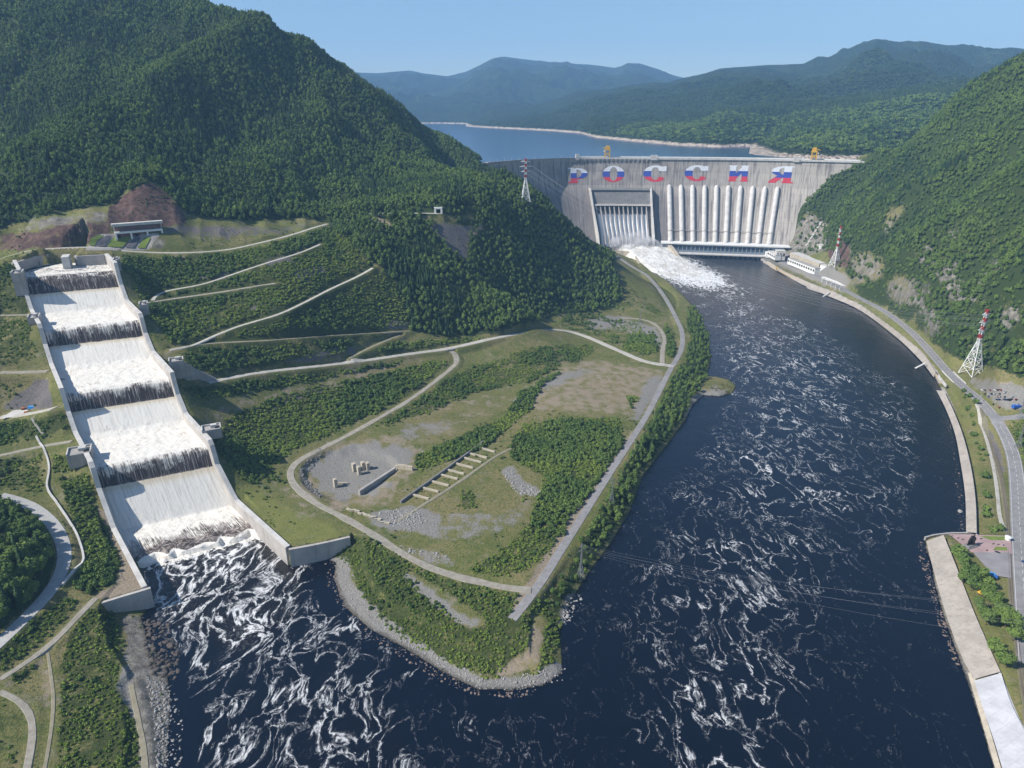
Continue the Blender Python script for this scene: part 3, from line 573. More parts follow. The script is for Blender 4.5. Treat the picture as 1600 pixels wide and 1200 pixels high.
# ---------------------------------------------------------------- material helpers
class N:
    def __init__(s, name):
        s.m = bpy.data.materials.new(name); s.m.use_nodes = True; s.t = s.m.node_tree; s.t.nodes.clear()
        s.b = s.t.nodes.new('ShaderNodeBsdfPrincipled'); s.o = s.t.nodes.new('ShaderNodeOutputMaterial')
        s.t.links.new(s.b.outputs[0], s.o.inputs[0])
    def n(s, typ, **kw):
        x = s.t.nodes.new(typ)
        for k, v in kw.items(): setattr(x, k, v)
        return x
    def put(s, sock, v):
        if isinstance(v, (int, float)): sock.default_value = v
        elif isinstance(v, (tuple, list)): sock.default_value = tuple(v)+((1,) if len(v) == 3 and sock.type == 'RGBA' else ())
        else: s.t.links.new(v, sock)
    def math(s, op, a, b=0.0, c=None, clamp=False):
        x = s.n('ShaderNodeMath', operation=op, use_clamp=clamp); s.put(x.inputs[0], a); s.put(x.inputs[1], b)
        if c is not None: s.put(x.inputs[2], c)
        return x.outputs[0]
    def mix(s, f, a, b, typ='MIX'):
        x = s.n('ShaderNodeMix', data_type='RGBA', blend_type=typ); s.put(x.inputs[0], f); s.put(x.inputs[6], a); s.put(x.inputs[7], b); return x.outputs[2]
    def co(s, kind='Object'):
        return s.n('ShaderNodeTexCoord').outputs[kind]
    def mapp(s, v, sc=(1, 1, 1), rot=(0, 0, 0)):
        x = s.n('ShaderNodeMapping'); s.put(x.inputs[0], v); x.inputs['Scale'].default_value = sc; x.inputs['Rotation'].default_value = rot; return x.outputs[0]
    def noise(s, v, scale, det=4, rough=0.55, dist=0.0, out=0):
        x = s.n('ShaderNodeTexNoise'); s.put(x.inputs['Vector'], v); s.put(x.inputs['Scale'], scale); x.inputs['Detail'].default_value = det; x.inputs['Roughness'].default_value = rough; s.put(x.inputs['Distortion'], dist); return x.outputs[out]
    def vor(s, v, scale, feature='F1', out=0):
        x = s.n('ShaderNodeTexVoronoi', feature=feature); s.put(x.inputs['Vector'], v); s.put(x.inputs['Scale'], scale); return x.outputs[out]
    def rng(s, v, a, b, c=0.0, d=1.0, sm=True):
        x = s.n('ShaderNodeMapRange', interpolation_type='SMOOTHSTEP' if sm else 'LINEAR'); s.put(x.inputs[0], v); s.put(x.inputs[1], a); s.put(x.inputs[2], b); s.put(x.inputs[3], c); s.put(x.inputs[4], d); return x.outputs[0]
    def ramp(s, v, stops):
        x = s.n('ShaderNodeValToRGB'); s.put(x.inputs[0], v); e = x.color_ramp.elements
        e[0].position, e[0].color = stops[0][0], tuple(stops[0][1])+(1,)
        e[1].position, e[1].color = stops[-1][0], tuple(stops[-1][1])+(1,)
        for p, c in stops[1:-1]:
            q = e.new(p); q.color = tuple(c)+(1,)
        return x.outputs[0]
    def attr(s, name, out=2):
        x = s.n('ShaderNodeAttribute', attribute_name=name); return x.outputs[out]
    def bump(s, h, st=0.5, dist=1.0):
        x = s.n('ShaderNodeBump'); s.put(x.inputs['Height'], h); x.inputs['Strength'].default_value = st; x.inputs['Distance'].default_value = dist; s.put(s.b.inputs['Normal'], x.outputs[0])
    def base(s, c, rough=0.9, spec=0.2, metal=0.0):
        s.put(s.b.inputs['Base Color'], c); s.put(s.b.inputs['Roughness'], rough); s.b.inputs['Specular IOR Level'].default_value = spec; s.b.inputs['Metallic'].default_value = metal
        return s.m
_MC = {}
def flat(name, c, rough=0.7, var=0.15, scale=0.8, spec=0.3, metal=0.0, bump=0.0):
    """a weathered paint or concrete: two close tones of one colour in patches"""
    if name in _MC: return _MC[name]
    a = N(name); v = a.co(); f = a.noise(v, scale, 5, 0.6)
    col = a.mix(a.rng(f, 0.3, 0.7), tuple(x*(1-var) for x in c), tuple(min(1, x*(1+var)) for x in c))
    if bump: a.bump(a.noise(v, scale*4, 4), 0.4, bump)
    _MC[name] = a.base(col, rough, spec, metal); return _MC[name]

# ---------------------------------------------------------------- ground material
def ground_material():
    a = N('ground_cover'); p = a.co()
    big = a.noise(p, 0.018, 5, 0.6); med = a.noise(p, 0.09, 5, 0.62); fin = a.noise(p, 0.55, 4, 0.65); vf = a.noise(p, 1.6, 3, 0.6)
    g = a.mix(a.rng(med, 0.35, 0.65), (0.175, 0.162, 0.064), (0.115, 0.128, 0.040))
    g = a.mix(a.rng(big, 0.45, 0.62), g, (0.215, 0.180, 0.085))
    g = a.mix(a.rng(fin, 0.42, 0.7), g, (0.075, 0.105, 0.028))
    mot = a.noise(p, 0.045, 8, 0.72, 0.6); g = a.mix(a.math('MULTIPLY', a.rng(mot, 0.54, 0.66), 0.75), g, (0.235, 0.205, 0.15)); g = a.mix(a.math('MULTIPLY', a.rng(a.noise(p, 0.22, 6, 0.75), 0.56, 0.64), 0.8), g, (0.050, 0.078, 0.020))
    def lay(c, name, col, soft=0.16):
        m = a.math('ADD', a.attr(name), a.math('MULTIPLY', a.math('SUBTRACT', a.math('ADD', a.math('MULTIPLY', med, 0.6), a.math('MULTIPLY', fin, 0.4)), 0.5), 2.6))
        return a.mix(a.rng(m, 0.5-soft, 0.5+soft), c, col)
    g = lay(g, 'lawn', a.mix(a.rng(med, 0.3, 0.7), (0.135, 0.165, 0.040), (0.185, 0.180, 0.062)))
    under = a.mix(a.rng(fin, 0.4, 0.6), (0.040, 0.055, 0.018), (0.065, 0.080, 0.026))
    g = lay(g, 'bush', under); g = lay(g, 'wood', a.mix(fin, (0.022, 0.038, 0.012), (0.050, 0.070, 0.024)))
    g = lay(g, 'dirt', a.mix(a.rng(fin, 0.35, 0.7), (0.30, 0.245, 0.185), (0.225, 0.185, 0.125)))
    gv = a.mix(a.rng(vf, 0.35, 0.65), (0.165, 0.155, 0.140), (0.30, 0.285, 0.262)); gv = a.mix(a.rng(a.vor(p, 0.45), 0.0, 0.35), (0.13, 0.125, 0.115), gv)
    g = lay(g, 'grav', gv)
    g = lay(g, 'scree', a.mix(a.rng(fin, 0.35, 0.65), (0.105, 0.095, 0.095), (0.165, 0.150, 0.145)))
    rk = a.noise(a.mapp(p, (0.14, 0.14, 0.05)), 1.0, 6, 0.7)
    g = lay(g, 'rock', a.ramp(rk, [(0.3, (0.06, 0.055, 0.048)), (0.5, (0.19, 0.175, 0.15)), (0.7, (0.34, 0.31, 0.27))]))
    g = lay(g, 'red', a.ramp(rk, [(0.3, (0.045, 0.030, 0.026)), (0.5, (0.105, 0.066, 0.056)), (0.7, (0.18, 0.12, 0.10))]))
    g = a.mix(a.rng(a.attr('pave'), 0.45, 0.55), g, a.mix(a.rng(med, 0.35, 0.7), (0.29, 0.265, 0.245), (0.36, 0.335, 0.315)))
    sp = a.n('ShaderNodeSeparateXYZ'); a.put(sp.inputs[0], p)
    wet = a.rng(a.math('ADD', sp.outputs[2], a.math('MULTIPLY', fin, 1.2)), 0.5, 1.7); g = a.mix(wet, (0.035, 0.030, 0.022), g)
    a.bump(a.math('ADD', fin, a.math('MULTIPLY', vf, 0.5)), 0.7, 1.2)
    return a.base(g, 0.95, 0.1)
M_GROUND = ground_material()
def far_material():
    a = N('far_forest'); p = a.co()
    n1 = a.noise(p, 0.0035, 6, 0.65); n2 = a.noise(p, 0.035, 5, 0.75); cr = a.vor(p, 0.085)
    g = a.mix(a.rng(n1, 0.4, 0.62), (0.030, 0.055, 0.022), (0.060, 0.098, 0.034)); g = a.mix(a.rng(n2, 0.42, 0.62), g, (0.028, 0.046, 0.021))
    g = a.mix(a.rng(cr, 0.25, 0.8), g, (0.012, 0.020, 0.010))
    g = a.mix(a.rng(a.noise(p, 0.009, 6, 0.7), 0.66, 0.72), g, (0.22, 0.19, 0.16))
    sp = a.n('ShaderNodeSeparateXYZ'); a.put(sp.inputs[0], p)
    sh = a.rng(a.math('ADD', sp.outputs[2], a.math('MULTIPLY', n2, 14.0)), WL+12.0, WL+17.0)
    g = a.mix(sh, a.mix(a.rng(n2, 0.4, 0.6), (0.50, 0.42, 0.35), (0.32, 0.27, 0.22)), g)
    a.bump(a.math('SUBTRACT', n2, a.math('MULTIPLY', cr, 0.7)), 1.0, 14.0)
    return a.base(g, 0.95, 0.05)
M_FAR = far_material()

iN = int(np.searchsorted(RR, 2010))
me, used = new_mesh_grid('ground', GX[:iN+1], GY[:iN+1], GZ[:iN+1], keep=GZ[:iN+1] > -12)
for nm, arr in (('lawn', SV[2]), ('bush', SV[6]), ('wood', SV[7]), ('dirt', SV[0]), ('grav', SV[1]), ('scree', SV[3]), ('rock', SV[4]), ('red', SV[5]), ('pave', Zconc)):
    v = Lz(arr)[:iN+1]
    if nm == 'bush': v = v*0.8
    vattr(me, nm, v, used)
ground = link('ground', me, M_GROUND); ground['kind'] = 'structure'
me, used = new_mesh_grid('far_hills', GX[iN:, ::2], GY[iN:, ::2], GZ[iN:, ::2], keep=GZ[iN:, ::2] > 150)
far = link('hills', me, M_FAR); far['kind'] = 'structure'
seabed_z = -14

# ---------------------------------------------------------------- water
Zf = blank()
def F(pts, v, wob=10): zone(Zf, pts, v, wob, 25, int(abs(pts[0][0]))+13)
F([(900, 440), (1700, 440), (1700, 1300), (860, 1300)], 0.30, 0)
F([(1080, 440), (1180, 445), (1330, 520), (1440, 620), (1440, 760), (1400, 850), (1300, 900), (1250, 1300), (980, 1300), (960, 1150), (1000, 900), (1060, 760), (1110, 640), (1110, 560)], 0.47, 20)
F([(1120, 470), (1200, 480), (1300, 540), (1330, 640), (1280, 760), (1220, 900), (1200, 1240), (1050, 1240), (1080, 950), (1150, 780), (1180, 640)], 0.57, 20)
F([(1000, 405), (1050, 400), (1110, 425), (1180, 445), (1210, 470), (1140, 480), (1080, 455), (1040, 445)], 0.62, 6)
F([(940, 385), (1035, 380), (1075, 405), (1115, 425), (1105, 440), (1060, 440), (1010, 425), (960, 400)], 1.0, 6)
F([(1420, 480), (1520, 700), (1510, 1200), (1400, 1200), (1420, 900), (1440, 700)], 0.20, 10); F([(1180, 405), (1280, 455), (1400, 540), (1440, 600), (1400, 590), (1300, 520), (1180, 450)], 0.22, 8)
F([(230, 880), (460, 830), (520, 900), (560, 960), (640, 1020), (700, 1090), (720, 1300), (280, 1300), (300, 1100), (230, 960)], 0.66, 8)
F([(560, 1000), (650, 1060), (760, 1110), (880, 1100), (900, 1300), (700, 1300), (640, 1140)], 0.36, 14)
F([(200, 900), (420, 830), (475, 870), (470, 960), (380, 1020), (250, 960)], 0.80, 10); F([(200, 850), (430, 810), (455, 860), (430, 880), (350, 895), (245, 905)], 0.88, 6)
F([(478, 880), (525, 880), (525, 910), (545, 950), (520, 950), (490, 920)], 0.15, 4); F([(262, 1000), (285, 1040), (300, 1120), (320, 1300), (260, 1300)], 0.12, 4)
F([(1090, 620), (1130, 620), (1100, 680), (1040, 760), (1010, 780), (1010, 740), (1060, 690)], 0.12, 6)
def soften(a, n):
    for _ in range(n):
        a[1:-1, 1:-1] = (a[:-2, 1:-1]+a[2:, 1:-1]+a[1:-1, :-2]+a[1:-1, 2:])/4
    return a
F([(940, 380), (1040, 375), (1085, 405), (1135, 428), (1150, 448), (1060, 448), (1005, 428), (960, 402)], 1.25, 8); F([(220, 872), (400, 826), (425, 836), (430, 846), (320, 870), (245, 886)], 0.98, 4)
soften(Zf, 34)
def water_material():
    a = N('river_water'); p = a.co()
    warp = a.noise(p, 0.02, 3, 0.5, 0.0, 1)
    vadd = a.n('ShaderNodeVectorMath', operation='MULTIPLY_ADD'); a.put(vadd.inputs[0], warp); vadd.inputs[1].default_value = (36, 36, 0); a.put(vadd.inputs[2], a.mapp(p, (1.25, 0.72, 1), (0, 0, 0.12))); q = vadd.outputs[0]
    n1 = a.noise(q, 0.050, 6, 0.58, 0.5); n2 = a.noise(q, 0.20, 6, 0.62, 0.6); patch = a.noise(p, 0.022, 5, 0.65)
    r1 = a.math('SUBTRACT', 1.0, a.math('ABSOLUTE', a.math('MULTIPLY', a.math('SUBTRACT', n1, 0.5), 15.0)), clamp=True)
    r2 = a.math('SUBTRACT', 1.0, a.math('ABSOLUTE', a.math('MULTIPLY', a.math('SUBTRACT', n2, 0.5), 12.0)), clamp=True)
    h = a.math('ADD', a.math('MULTIPLY', r1, 0.74), a.math('MULTIPLY', r2, 0.26))
    h = a.math('ADD', h, a.math('MULTIPLY', a.math('SUBTRACT', patch, 0.5), 1.1))
    h = a.math('ADD', h, a.math('MULTIPLY', a.math('SUBTRACT', a.noise(p, 0.6, 4, 0.7), 0.5), 0.3))
    f = a.attr('foam')
    thr = a.math('SUBTRACT', 1.30, a.math('MULTIPLY', f, 1.12))
    foam = a.rng(h, thr, a.math('ADD', thr, a.rng(f, 0.5, 0.7, 0.42, 0.62))); halo = a.math('MULTIPLY', a.rng(h, a.math('SUBTRACT', thr, 0.30), a.math('ADD', thr, 0.25)), a.rng(a.noise(p, 0.35, 6, 0.75), 0.42, 0.68, 0.0, 0.38))
    speck = a.math('MULTIPLY', a.rng(a.noise(q, 0.32, 7, 0.75, 0.4), a.math('SUBTRACT', 0.86, a.math('MULTIPLY', f, 0.30)), a.math('SUBTRACT', 0.98, a.math('MULTIPLY', f, 0.30))), 0.55)
    foam = a.math('MAXIMUM', foam, a.math('MAXIMUM', halo, speck))
    foam = a.math('MULTIPLY', foam, a.rng(f, 0.3, 0.65, 0.75, 1.0))
    foam = a.math('MAXIMUM', foam, a.rng(a.math('ADD', f, a.math('MULTIPLY', a.math('SUBTRACT', n2, 0.5), 1.5)), 0.98, 1.25))
    tint = a.mix(a.rng(f, 0.6, 0.85), (0.0018, 0.0036, 0.0095), (0.0075, 0.0055, 0.005))
    a.bump(a.math('ADD', a.noise(a.mapp(p, (0.35, 0.2, 1)), 1.0, 5, 0.65), a.math('MULTIPLY', n1, 1.5)), 0.5, 0.9)
    return a.base(a.mix(foam, tint, (0.74, 0.74, 0.74)), a.math('ADD', 0.12, a.math('MULTIPLY', foam, 0.7)), 0.38)
M_WATER = water_material()
iw0, iw1 = 0, int(np.searchsorted(RR, 1900)); st = 3
wx, wy = GX[iw0:iw1:st, ::st], GY[iw0:iw1:st, ::st]; wz = np.zeros_like(wx)
near = np.ones_like(wx, bool)
dd = river_dist(wx, wy)
um, km = chute_uk(wx, wy)
me, used = new_mesh_grid('river_water', wx, wy, wz, keep=(dd < 14) | ((um > 0) & (um < 1) & (km > -0.1) & (km < 0.5)))
ppx, ppy = project(wx, wy, wz); vattr(me, 'foam', lookup(Zf, ppx, ppy), used)
river = link('river_water', me, M_WATER); river['kind'] = 'structure'
def reservoir_material():
    a = N('reservoir_water'); p = a.co()
    a.bump(a.noise(a.mapp(p, (0.05, 0.02, 1)), 1.0, 4, 0.6), 0.25, 1.0)
    c = a.mix(a.rng(a.noise(a.mapp(p, (0.002, 0.0006, 1)), 1.0, 4, 0.6), 0.35, 0.65), (0.008, 0.036, 0.095), (0.014, 0.050, 0.125))
    return a.base(c, 0.16, 0.5)
rs = [(x+ty*-12, y+tx*12, WL) for x, y, tx, ty in [crest(c) for c in np.linspace(0, CLEN, 40)]]
vs = rs + [(1600, 2000, WL), (9000, 6000, WL), (9000, 14000, WL), (-5000, 14000, WL), (-900, 2500, WL)]
me = bpy.data.meshes.new('reservoir_water'); me.from_pydata(vs, [], [list(range(len(vs)))]); me.update()
resv = link('reservoir_water', me, reservoir_material()); resv['kind'] = 'structure'

# ---------------------------------------------------------------- object helpers
class MB:
    def __init__(s): s.v = []; s.f = []; s.mi = []; s.cur = 0
    def add(s, vs, fs):
        n = len(s.v); s.v += [tuple(map(float, v)) for v in vs]; s.f += [tuple(i+n for i in f) for f in fs]; s.mi += [s.cur]*len(fs); return s
    def box(s, c, size, rz=0.0, taper=1.0):
        x, y, z = c; a, b, h = size; cr, sr = math.cos(rz), math.sin(rz); vs = []
        for (k, t) in ((0, 1.0), (1, taper)):
            for sx, sy in ((-1, -1), (1, -1), (1, 1), (-1, 1)):
                lx, ly = sx*a/2*t, sy*b/2*t; vs.append((x+lx*cr-ly*sr, y+lx*sr+ly*cr, z+h*k))
        return s.add(vs, [(3, 2, 1, 0), (4, 5, 6, 7), (0, 1, 5, 4), (1, 2, 6, 5), (2, 3, 7, 6), (3, 0, 4, 7)])
    def prism(s, pts, z0, z1):
        n = len(pts); A = sum(pts[i][0]*pts[(i+1) % n][1]-pts[(i+1) % n][0]*pts[i][1] for i in range(n))
        if A < 0: pts = pts[::-1]
        z0s = z0 if isinstance(z0, (list, tuple)) else [z0]*n; z1s = z1 if isinstance(z1, (list, tuple)) else [z1]*n
        if A < 0: z0s = list(z0s)[::-1]; z1s = list(z1s)[::-1]
        vs = [(p[0], p[1], z) for p, z in zip(pts, z0s)]+[(p[0], p[1], z) for p, z in zip(pts, z1s)]
        return s.add(vs, [tuple(range(n-1, -1, -1)), tuple(range(n, 2*n))]+[(i, (i+1) % n, n+(i+1) % n, n+i) for i in range(n)])
    def bar(s, a, b, w, h=None, n=4, w2=None):
        a = Vector(a); b = Vector(b); d = b-a
        if d.length < 1e-6: return s
        h = h or w; w2 = w2 or w
        up = Vector((0, 0, 1)) if abs(d.normalized().z) < 0.95 else Vector((1, 0, 0))
        X = d.cross(up).normalized(); Y = X.cross(d).normalized(); vs = []
        for p, ww in ((a, w), (b, w2)):
            for i in range(n):
                t = 2*PI*(i+.5)/n; k = 1/math.cos(PI/n) if n == 4 else 1
                vs.append(p+X*math.cos(t)*ww/2*k+Y*math.sin(t)*(h*ww/w)/2*k)
        return s.add(vs, [tuple(range(n-1, -1, -1)), tuple(range(n, 2*n))]+[(i, (i+1) % n, n+(i+1) % n, n+i) for i in range(n)])
    def tube(s, pts, r, n=12, cap=True):
        pts = [Vector(p) for p in pts]; m = len(pts); rs = r if isinstance(r, (list, tuple)) else [r]*m; vs = []
        ref = Vector((1, 0, 0))
        for i, p in enumerate(pts):
            d = (pts[min(i+1, m-1)]-pts[max(i-1, 0)]).normalized()
            X = (ref-d*ref.dot(d)).normalized(); Y = d.cross(X)
            for k in range(n):
                t = 2*PI*k/n; vs.append(p+X*math.cos(t)*rs[i]+Y*math.sin(t)*rs[i])
        fs = [(i*n+k, i*n+(k+1) % n, (i+1)*n+(k+1) % n, (i+1)*n+k) for i in range(m-1) for k in range(n)]
        if cap: fs += [tuple(range(n-1, -1, -1)), tuple((m-1)*n+k for k in range(n))]
        return s.add(vs, fs)
    def wall(s, pts, th, ztop, zbot, side=0.5):
        """a wall along a ground polyline; side 0..1 sets how its thickness sits about the line"""
        P = np.array([p[:2] for p in pts], float); T = np.gradient(P, axis=0); T /= np.linalg.norm(T, axis=1)[:, None]; Nn = np.stack([-T[:, 1], T[:, 0]], 1)
        zt = np.broadcast_to(np.array(ztop, float), (len(P),)); zb = np.broadcast_to(np.array(zbot, float), (len(P),))
        A = P+Nn*th*(1-side); B = P-Nn*th*side; vs = []; n = len(P)
        for i in range(n): vs += [(A[i][0], A[i][1], zb[i]), (A[i][0], A[i][1], zt[i]), (B[i][0], B[i][1], zt[i]), (B[i][0], B[i][1], zb[i])]
        fs = []
        for i in range(n-1):
            a = 4*i; b = a+4
            fs += [(a, b, b+1, a+1), (a+1, b+1, b+2, a+2), (a+2, b+2, b+3, a+3)]
        fs += [(0, 1, 2, 3), (4*n-1, 4*n-2, 4*n-3, 4*n-4)]
        return s.add(vs, fs)
    def build(s, name, mats, parent=None, smooth_=False, origin=None):
        me = bpy.data.meshes.new(name); o0 = Vector(origin) if origin is not None else Vector((0, 0, 0))
        me.from_pydata([tuple(Vector(v)-o0) for v in s.v], [], s.f)
        for m in (mats if isinstance(mats, (list, tuple)) else [mats]): me.materials.append(m)
        me.polygons.foreach_set('material_index', s.mi); me.polygons.foreach_set('use_smooth', [smooth_]*len(s.f)); me.update()
        o = bpy.data.objects.new(name, me); COL.objects.link(o)
        if parent: o.parent = parent
        elif origin is not None: o.location = o0
        return o
def tag(o, label=None, cat=None, group=None, kind=None):
    if label: o['label'] = label
    if cat: o['category'] = cat
    if group: o['group'] = group
    if kind: o['kind'] = kind
    return o
def empty(name, loc, label=None, cat=None, group=None, rz=0.0):
    o = bpy.data.objects.new(name, None); COL.objects.link(o); o.location = loc; o.rotation_euler = (0, 0, rz); o.empty_display_size = 1
    return tag(o, label, cat, group)
def gp(px, py):
    x, y, z = hit(px, py); return Vector((x, y, float(gz(x, y)[0])))
def gzf(x, y): return float(gz(x, y)[0])

CONC = (0.36, 0.34, 0.32)
def concrete(name, c, streak=0.35, grid=None, dark=0.45):
    a = N(name); p = a.co()
    s1 = a.noise(a.mapp(p, (0.35, 0.35, 0.02)), 1.0, 5, 0.65); s2 = a.noise(p, 0.09, 5, 0.6); s3 = a.noise(p, 0.9, 4, 0.6)
    col = a.mix(a.rng(s2, 0.3, 0.7), tuple(x*0.86 for x in c), tuple(x*1.12 for x in c))
    col = a.mix(a.math('MULTIPLY', a.rng(s1, 0.48, 0.72), streak), col, tuple(x*dark for x in c))
    col = a.mix(a.math('MULTIPLY', a.rng(s3, 0.5, 0.75), 0.25), col, tuple(x*0.6 for x in c))
    if grid:
        g = a.n('ShaderNodeSeparateXYZ'); a.put(g.inputs[0], a.mapp(p, (1/grid, 1/grid, 1), (0, 0, -0.38)))
        ln = a.math('MAXIMUM', *[a.rng(a.math('ABSOLUTE', a.math('SUBTRACT', a.math('FRACT', g.outputs[k]), 0.5)), 0.465, 0.495) for k in (0, 1)]); col = a.mix(a.math('MULTIPLY', ln, 0.22), col, tuple(x*0.45 for x in c))
    a.bump(s3, 0.3, 0.3)
    return a.base(col, 0.9, 0.15)
M_CONC = concrete('weathered_concrete', CONC); M_CONCW = concrete('pale_concrete', (0.55, 0.53, 0.50), 0.25); M_CONCD = concrete('dark_concrete', (0.20, 0.195, 0.19))
M_CREAM = concrete('cream_concrete', (0.46, 0.405, 0.32), 0.45)
M_WHITE = flat('white_paint', (0.72, 0.72, 0.70), 0.6, 0.06); M_RED = flat('red_paint', (0.42, 0.035, 0.035), 0.5, 0.12); M_YEL = flat('yellow_paint', (0.62, 0.36, 0.03), 0.5, 0.12)
M_BLUE = flat('blue_paint', (0.03, 0.12, 0.42), 0.5, 0.12); M_LBLUE = flat('light_blue_paint', (0.06, 0.32, 0.72), 0.5, 0.1); M_STEEL = flat('galvanised_steel', (0.26, 0.27, 0.28), 0.5, 0.12, metal=0.2); M_BLACK = flat('dark_metal', (0.03, 0.03, 0.035), 0.5, 0.2)
M_DARKOPEN = flat('dark_opening', (0.008, 0.008, 0.010), 0.9, 0.1)

# ---------------------------------------------------------------- road strips
def road_material(name, c1, c2, rut=0.0):
    a = N(name); p = a.co(); n = a.noise(p, 0.25, 5, 0.65); n2 = a.noise(p, 0.05, 3)
    c = a.mix(a.rng(n, 0.3, 0.7), c1, c2); c = a.mix(a.math('MULTIPLY', a.rng(n2, 0.5, 0.7), 0.4), c, tuple(x*0.8 for x in c1))
    a.bump(a.noise(p, 1.2, 3), 0.3, 0.4); return a.base(c, 0.95, 0.1)
RM = {'light': road_material('road_pale_gravel', (0.36, 0.34, 0.30), (0.48, 0.455, 0.41)), 'dusty': road_material('road_dusty_gravel', (0.25, 0.225, 0.185), (0.35, 0.32, 0.27)),
      'asphalt': road_material('road_old_asphalt', (0.215, 0.205, 0.205), (0.29, 0.28, 0.278)), 'asphalt_light': road_material('road_pale_asphalt', (0.38, 0.37, 0.35), (0.46, 0.45, 0.43)), 'track': road_material('road_track', (0.22, 0.20, 0.14), (0.30, 0.27, 0.20))}
def strip(name, R3, wd, m, lift=0.35, edge=0.0, crown=0.0):
    P = R3[:, :2]; T = np.gradient(P, axis=0); T /= np.linalg.norm(T, axis=1)[:, None]+1e-9; Nn = np.stack([-T[:, 1], T[:, 0]], 1)
    sd = np.arange(len(P))*7.7+len(P)
    wl = wd/2*(1+edge*(vnoise(sd/23, sd*0+1, 3)-0.5)); wr = wd/2*(1+edge*(vnoise(sd/19, sd*0+5, 4)-0.5))
    A = P+Nn*wl[:, None]; B = P-Nn*wr[:, None]; z = np.maximum(R3[:, 2], gz(P[:, 0], P[:, 1]))+lift
    za = np.maximum(z, gz(A[:, 0], A[:, 1])+0.06); zb = np.maximum(z, gz(B[:, 0], B[:, 1])+0.06)
    vs = []; n = len(P)
    for i in range(n): vs += [(*(A[i]+Nn[i]*0.9), za[i]-1.2), (*A[i], za[i]), (*P[i], max(z[i], (za[i]+zb[i])/2)+crown), (*B[i], zb[i]), (*(B[i]-Nn[i]*0.9), zb[i]-1.2)]
    fs = [(5*i+k, 5*i+k+1, 5*i+6+k, 5*i+5+k) for i in range(n-1) for k in range(4)]
    b = MB(); b.add(vs, fs); o = b.build(name, m, None); o['kind'] = 'structure'; return o
for (nm, R3, wd, kind) in ROADW:
    strip(nm, R3, wd, RM[kind], edge={'light': 0.25, 'dusty': 0.45, 'track': 0.5}.get(kind, 0.02))
# lane markings on the highway
hw = [r for r in ROADW if r[0] == 'highway'][0][1]
b = MB(); L = 0; P = hw[:, :2]; T = np.gradient(P, axis=0); T /= np.linalg.norm(T, axis=1)[:, None]; Nn = np.stack([-T[:, 1], T[:, 0]], 1)
for i in range(len(P)-1):
    for off in ((0.0,) if i % 2 == 0 else ())+((-5.6, 5.6) if i > 20 else ()):
        w_ = 0.12; q = [P[i]+Nn[i]*(off-w_), P[i]+Nn[i]*(off+w_), P[i+1]+Nn[i+1]*(off+w_), P[i+1]+Nn[i+1]*(off-w_)]
        zz = [hw[i, 2]+0.40, hw[i, 2]+0.40, hw[i+1, 2]+0.40, hw[i+1, 2]+0.40]
        b.add([(q[k][0], q[k][1], zz[k]+0.03) for k in range(4)], [(0, 3, 2, 1)])
b.build('road_marking', M_WHITE)['kind'] = 'structure'

# ---------------------------------------------------------------- the dam
dam = empty('concrete_dam', (400, 1850, 0), 'huge curved grey concrete dam across the valley with painted letters and white pipes', 'dam')
dam_off = Vector((400, 1850, 0))
def dpart(b, name, m, smooth_=False, parent=None):
    """mesh given in world coordinates, parented to the dam (or a part of it)"""
    me = bpy.data.meshes.new(name); me.from_pydata([tuple(Vector(v)-dam_off) for v in b.v], [], b.f)
    for mm in (m if isinstance(m, (list, tuple)) else [m]): me.materials.append(mm)
    me.polygons.foreach_set('material_index', b.mi); me.polygons.foreach_set('use_smooth', [smooth_]*len(b.f)); me.update()
    o = bpy.data.objects.new(name, me); COL.objects.link(o); o.parent = parent or dam; return o
def dam_face_material():
    a = N('dam_concrete'); uv = a.n('ShaderNodeUVMap').outputs[0]; sp = a.n('ShaderNodeSeparateXYZ'); a.put(sp.inputs[0], uv); c, z = sp.outputs[0], sp.outputs[1]
    n1 = a.noise(uv, 0.03, 6, 0.65); n2 = a.noise(a.mapp(uv, (0.16, 0.012, 1)), 1.0, 5, 0.7); n3 = a.noise(uv, 0.35, 4, 0.6)
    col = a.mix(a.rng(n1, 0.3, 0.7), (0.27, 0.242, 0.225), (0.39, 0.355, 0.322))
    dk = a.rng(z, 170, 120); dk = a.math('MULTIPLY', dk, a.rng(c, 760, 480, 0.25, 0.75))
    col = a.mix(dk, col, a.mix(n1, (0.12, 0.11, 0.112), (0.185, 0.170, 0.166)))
    col = a.mix(a.math('MULTIPLY', a.rng(c, 480, 780), 0.75), col, (0.46, 0.42, 0.375))  # sunlit lightness of the dam's right part put into the colour
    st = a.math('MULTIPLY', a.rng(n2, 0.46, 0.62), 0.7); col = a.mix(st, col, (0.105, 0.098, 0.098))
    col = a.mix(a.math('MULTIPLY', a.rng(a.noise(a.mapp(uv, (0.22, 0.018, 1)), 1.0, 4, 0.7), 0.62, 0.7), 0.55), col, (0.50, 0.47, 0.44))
    gx = a.math('ABSOLUTE', a.math('SUBTRACT', a.math('FRACT', a.math('DIVIDE', c, 15.8)), 0.5)); gy = a.math('ABSOLUTE', a.math('SUBTRACT', a.math('FRACT', a.math('DIVIDE', z, 13.0)), 0.5))
    lines = a.math('MAXIMUM', a.rng(gx, 0.465, 0.49), a.math('MULTIPLY', a.rng(gy, 0.465, 0.49), 0.7))
    lines = a.math('MULTIPLY', lines, a.rng(z, 172, 160)); col = a.mix(a.math('MULTIPLY', lines, 0.35), col, (0.08, 0.075, 0.075))
    top = a.rng(z, 214, 219); wm = a.math('MULTIPLY', a.rng(n3, 0.45, 0.65), top); col = a.mix(a.math('MULTIPLY', wm, 0.8), col, (0.56, 0.53, 0.48))
    a.bump(n3, 0.35, 0.8); return a.base(col, 0.92, 0.12)
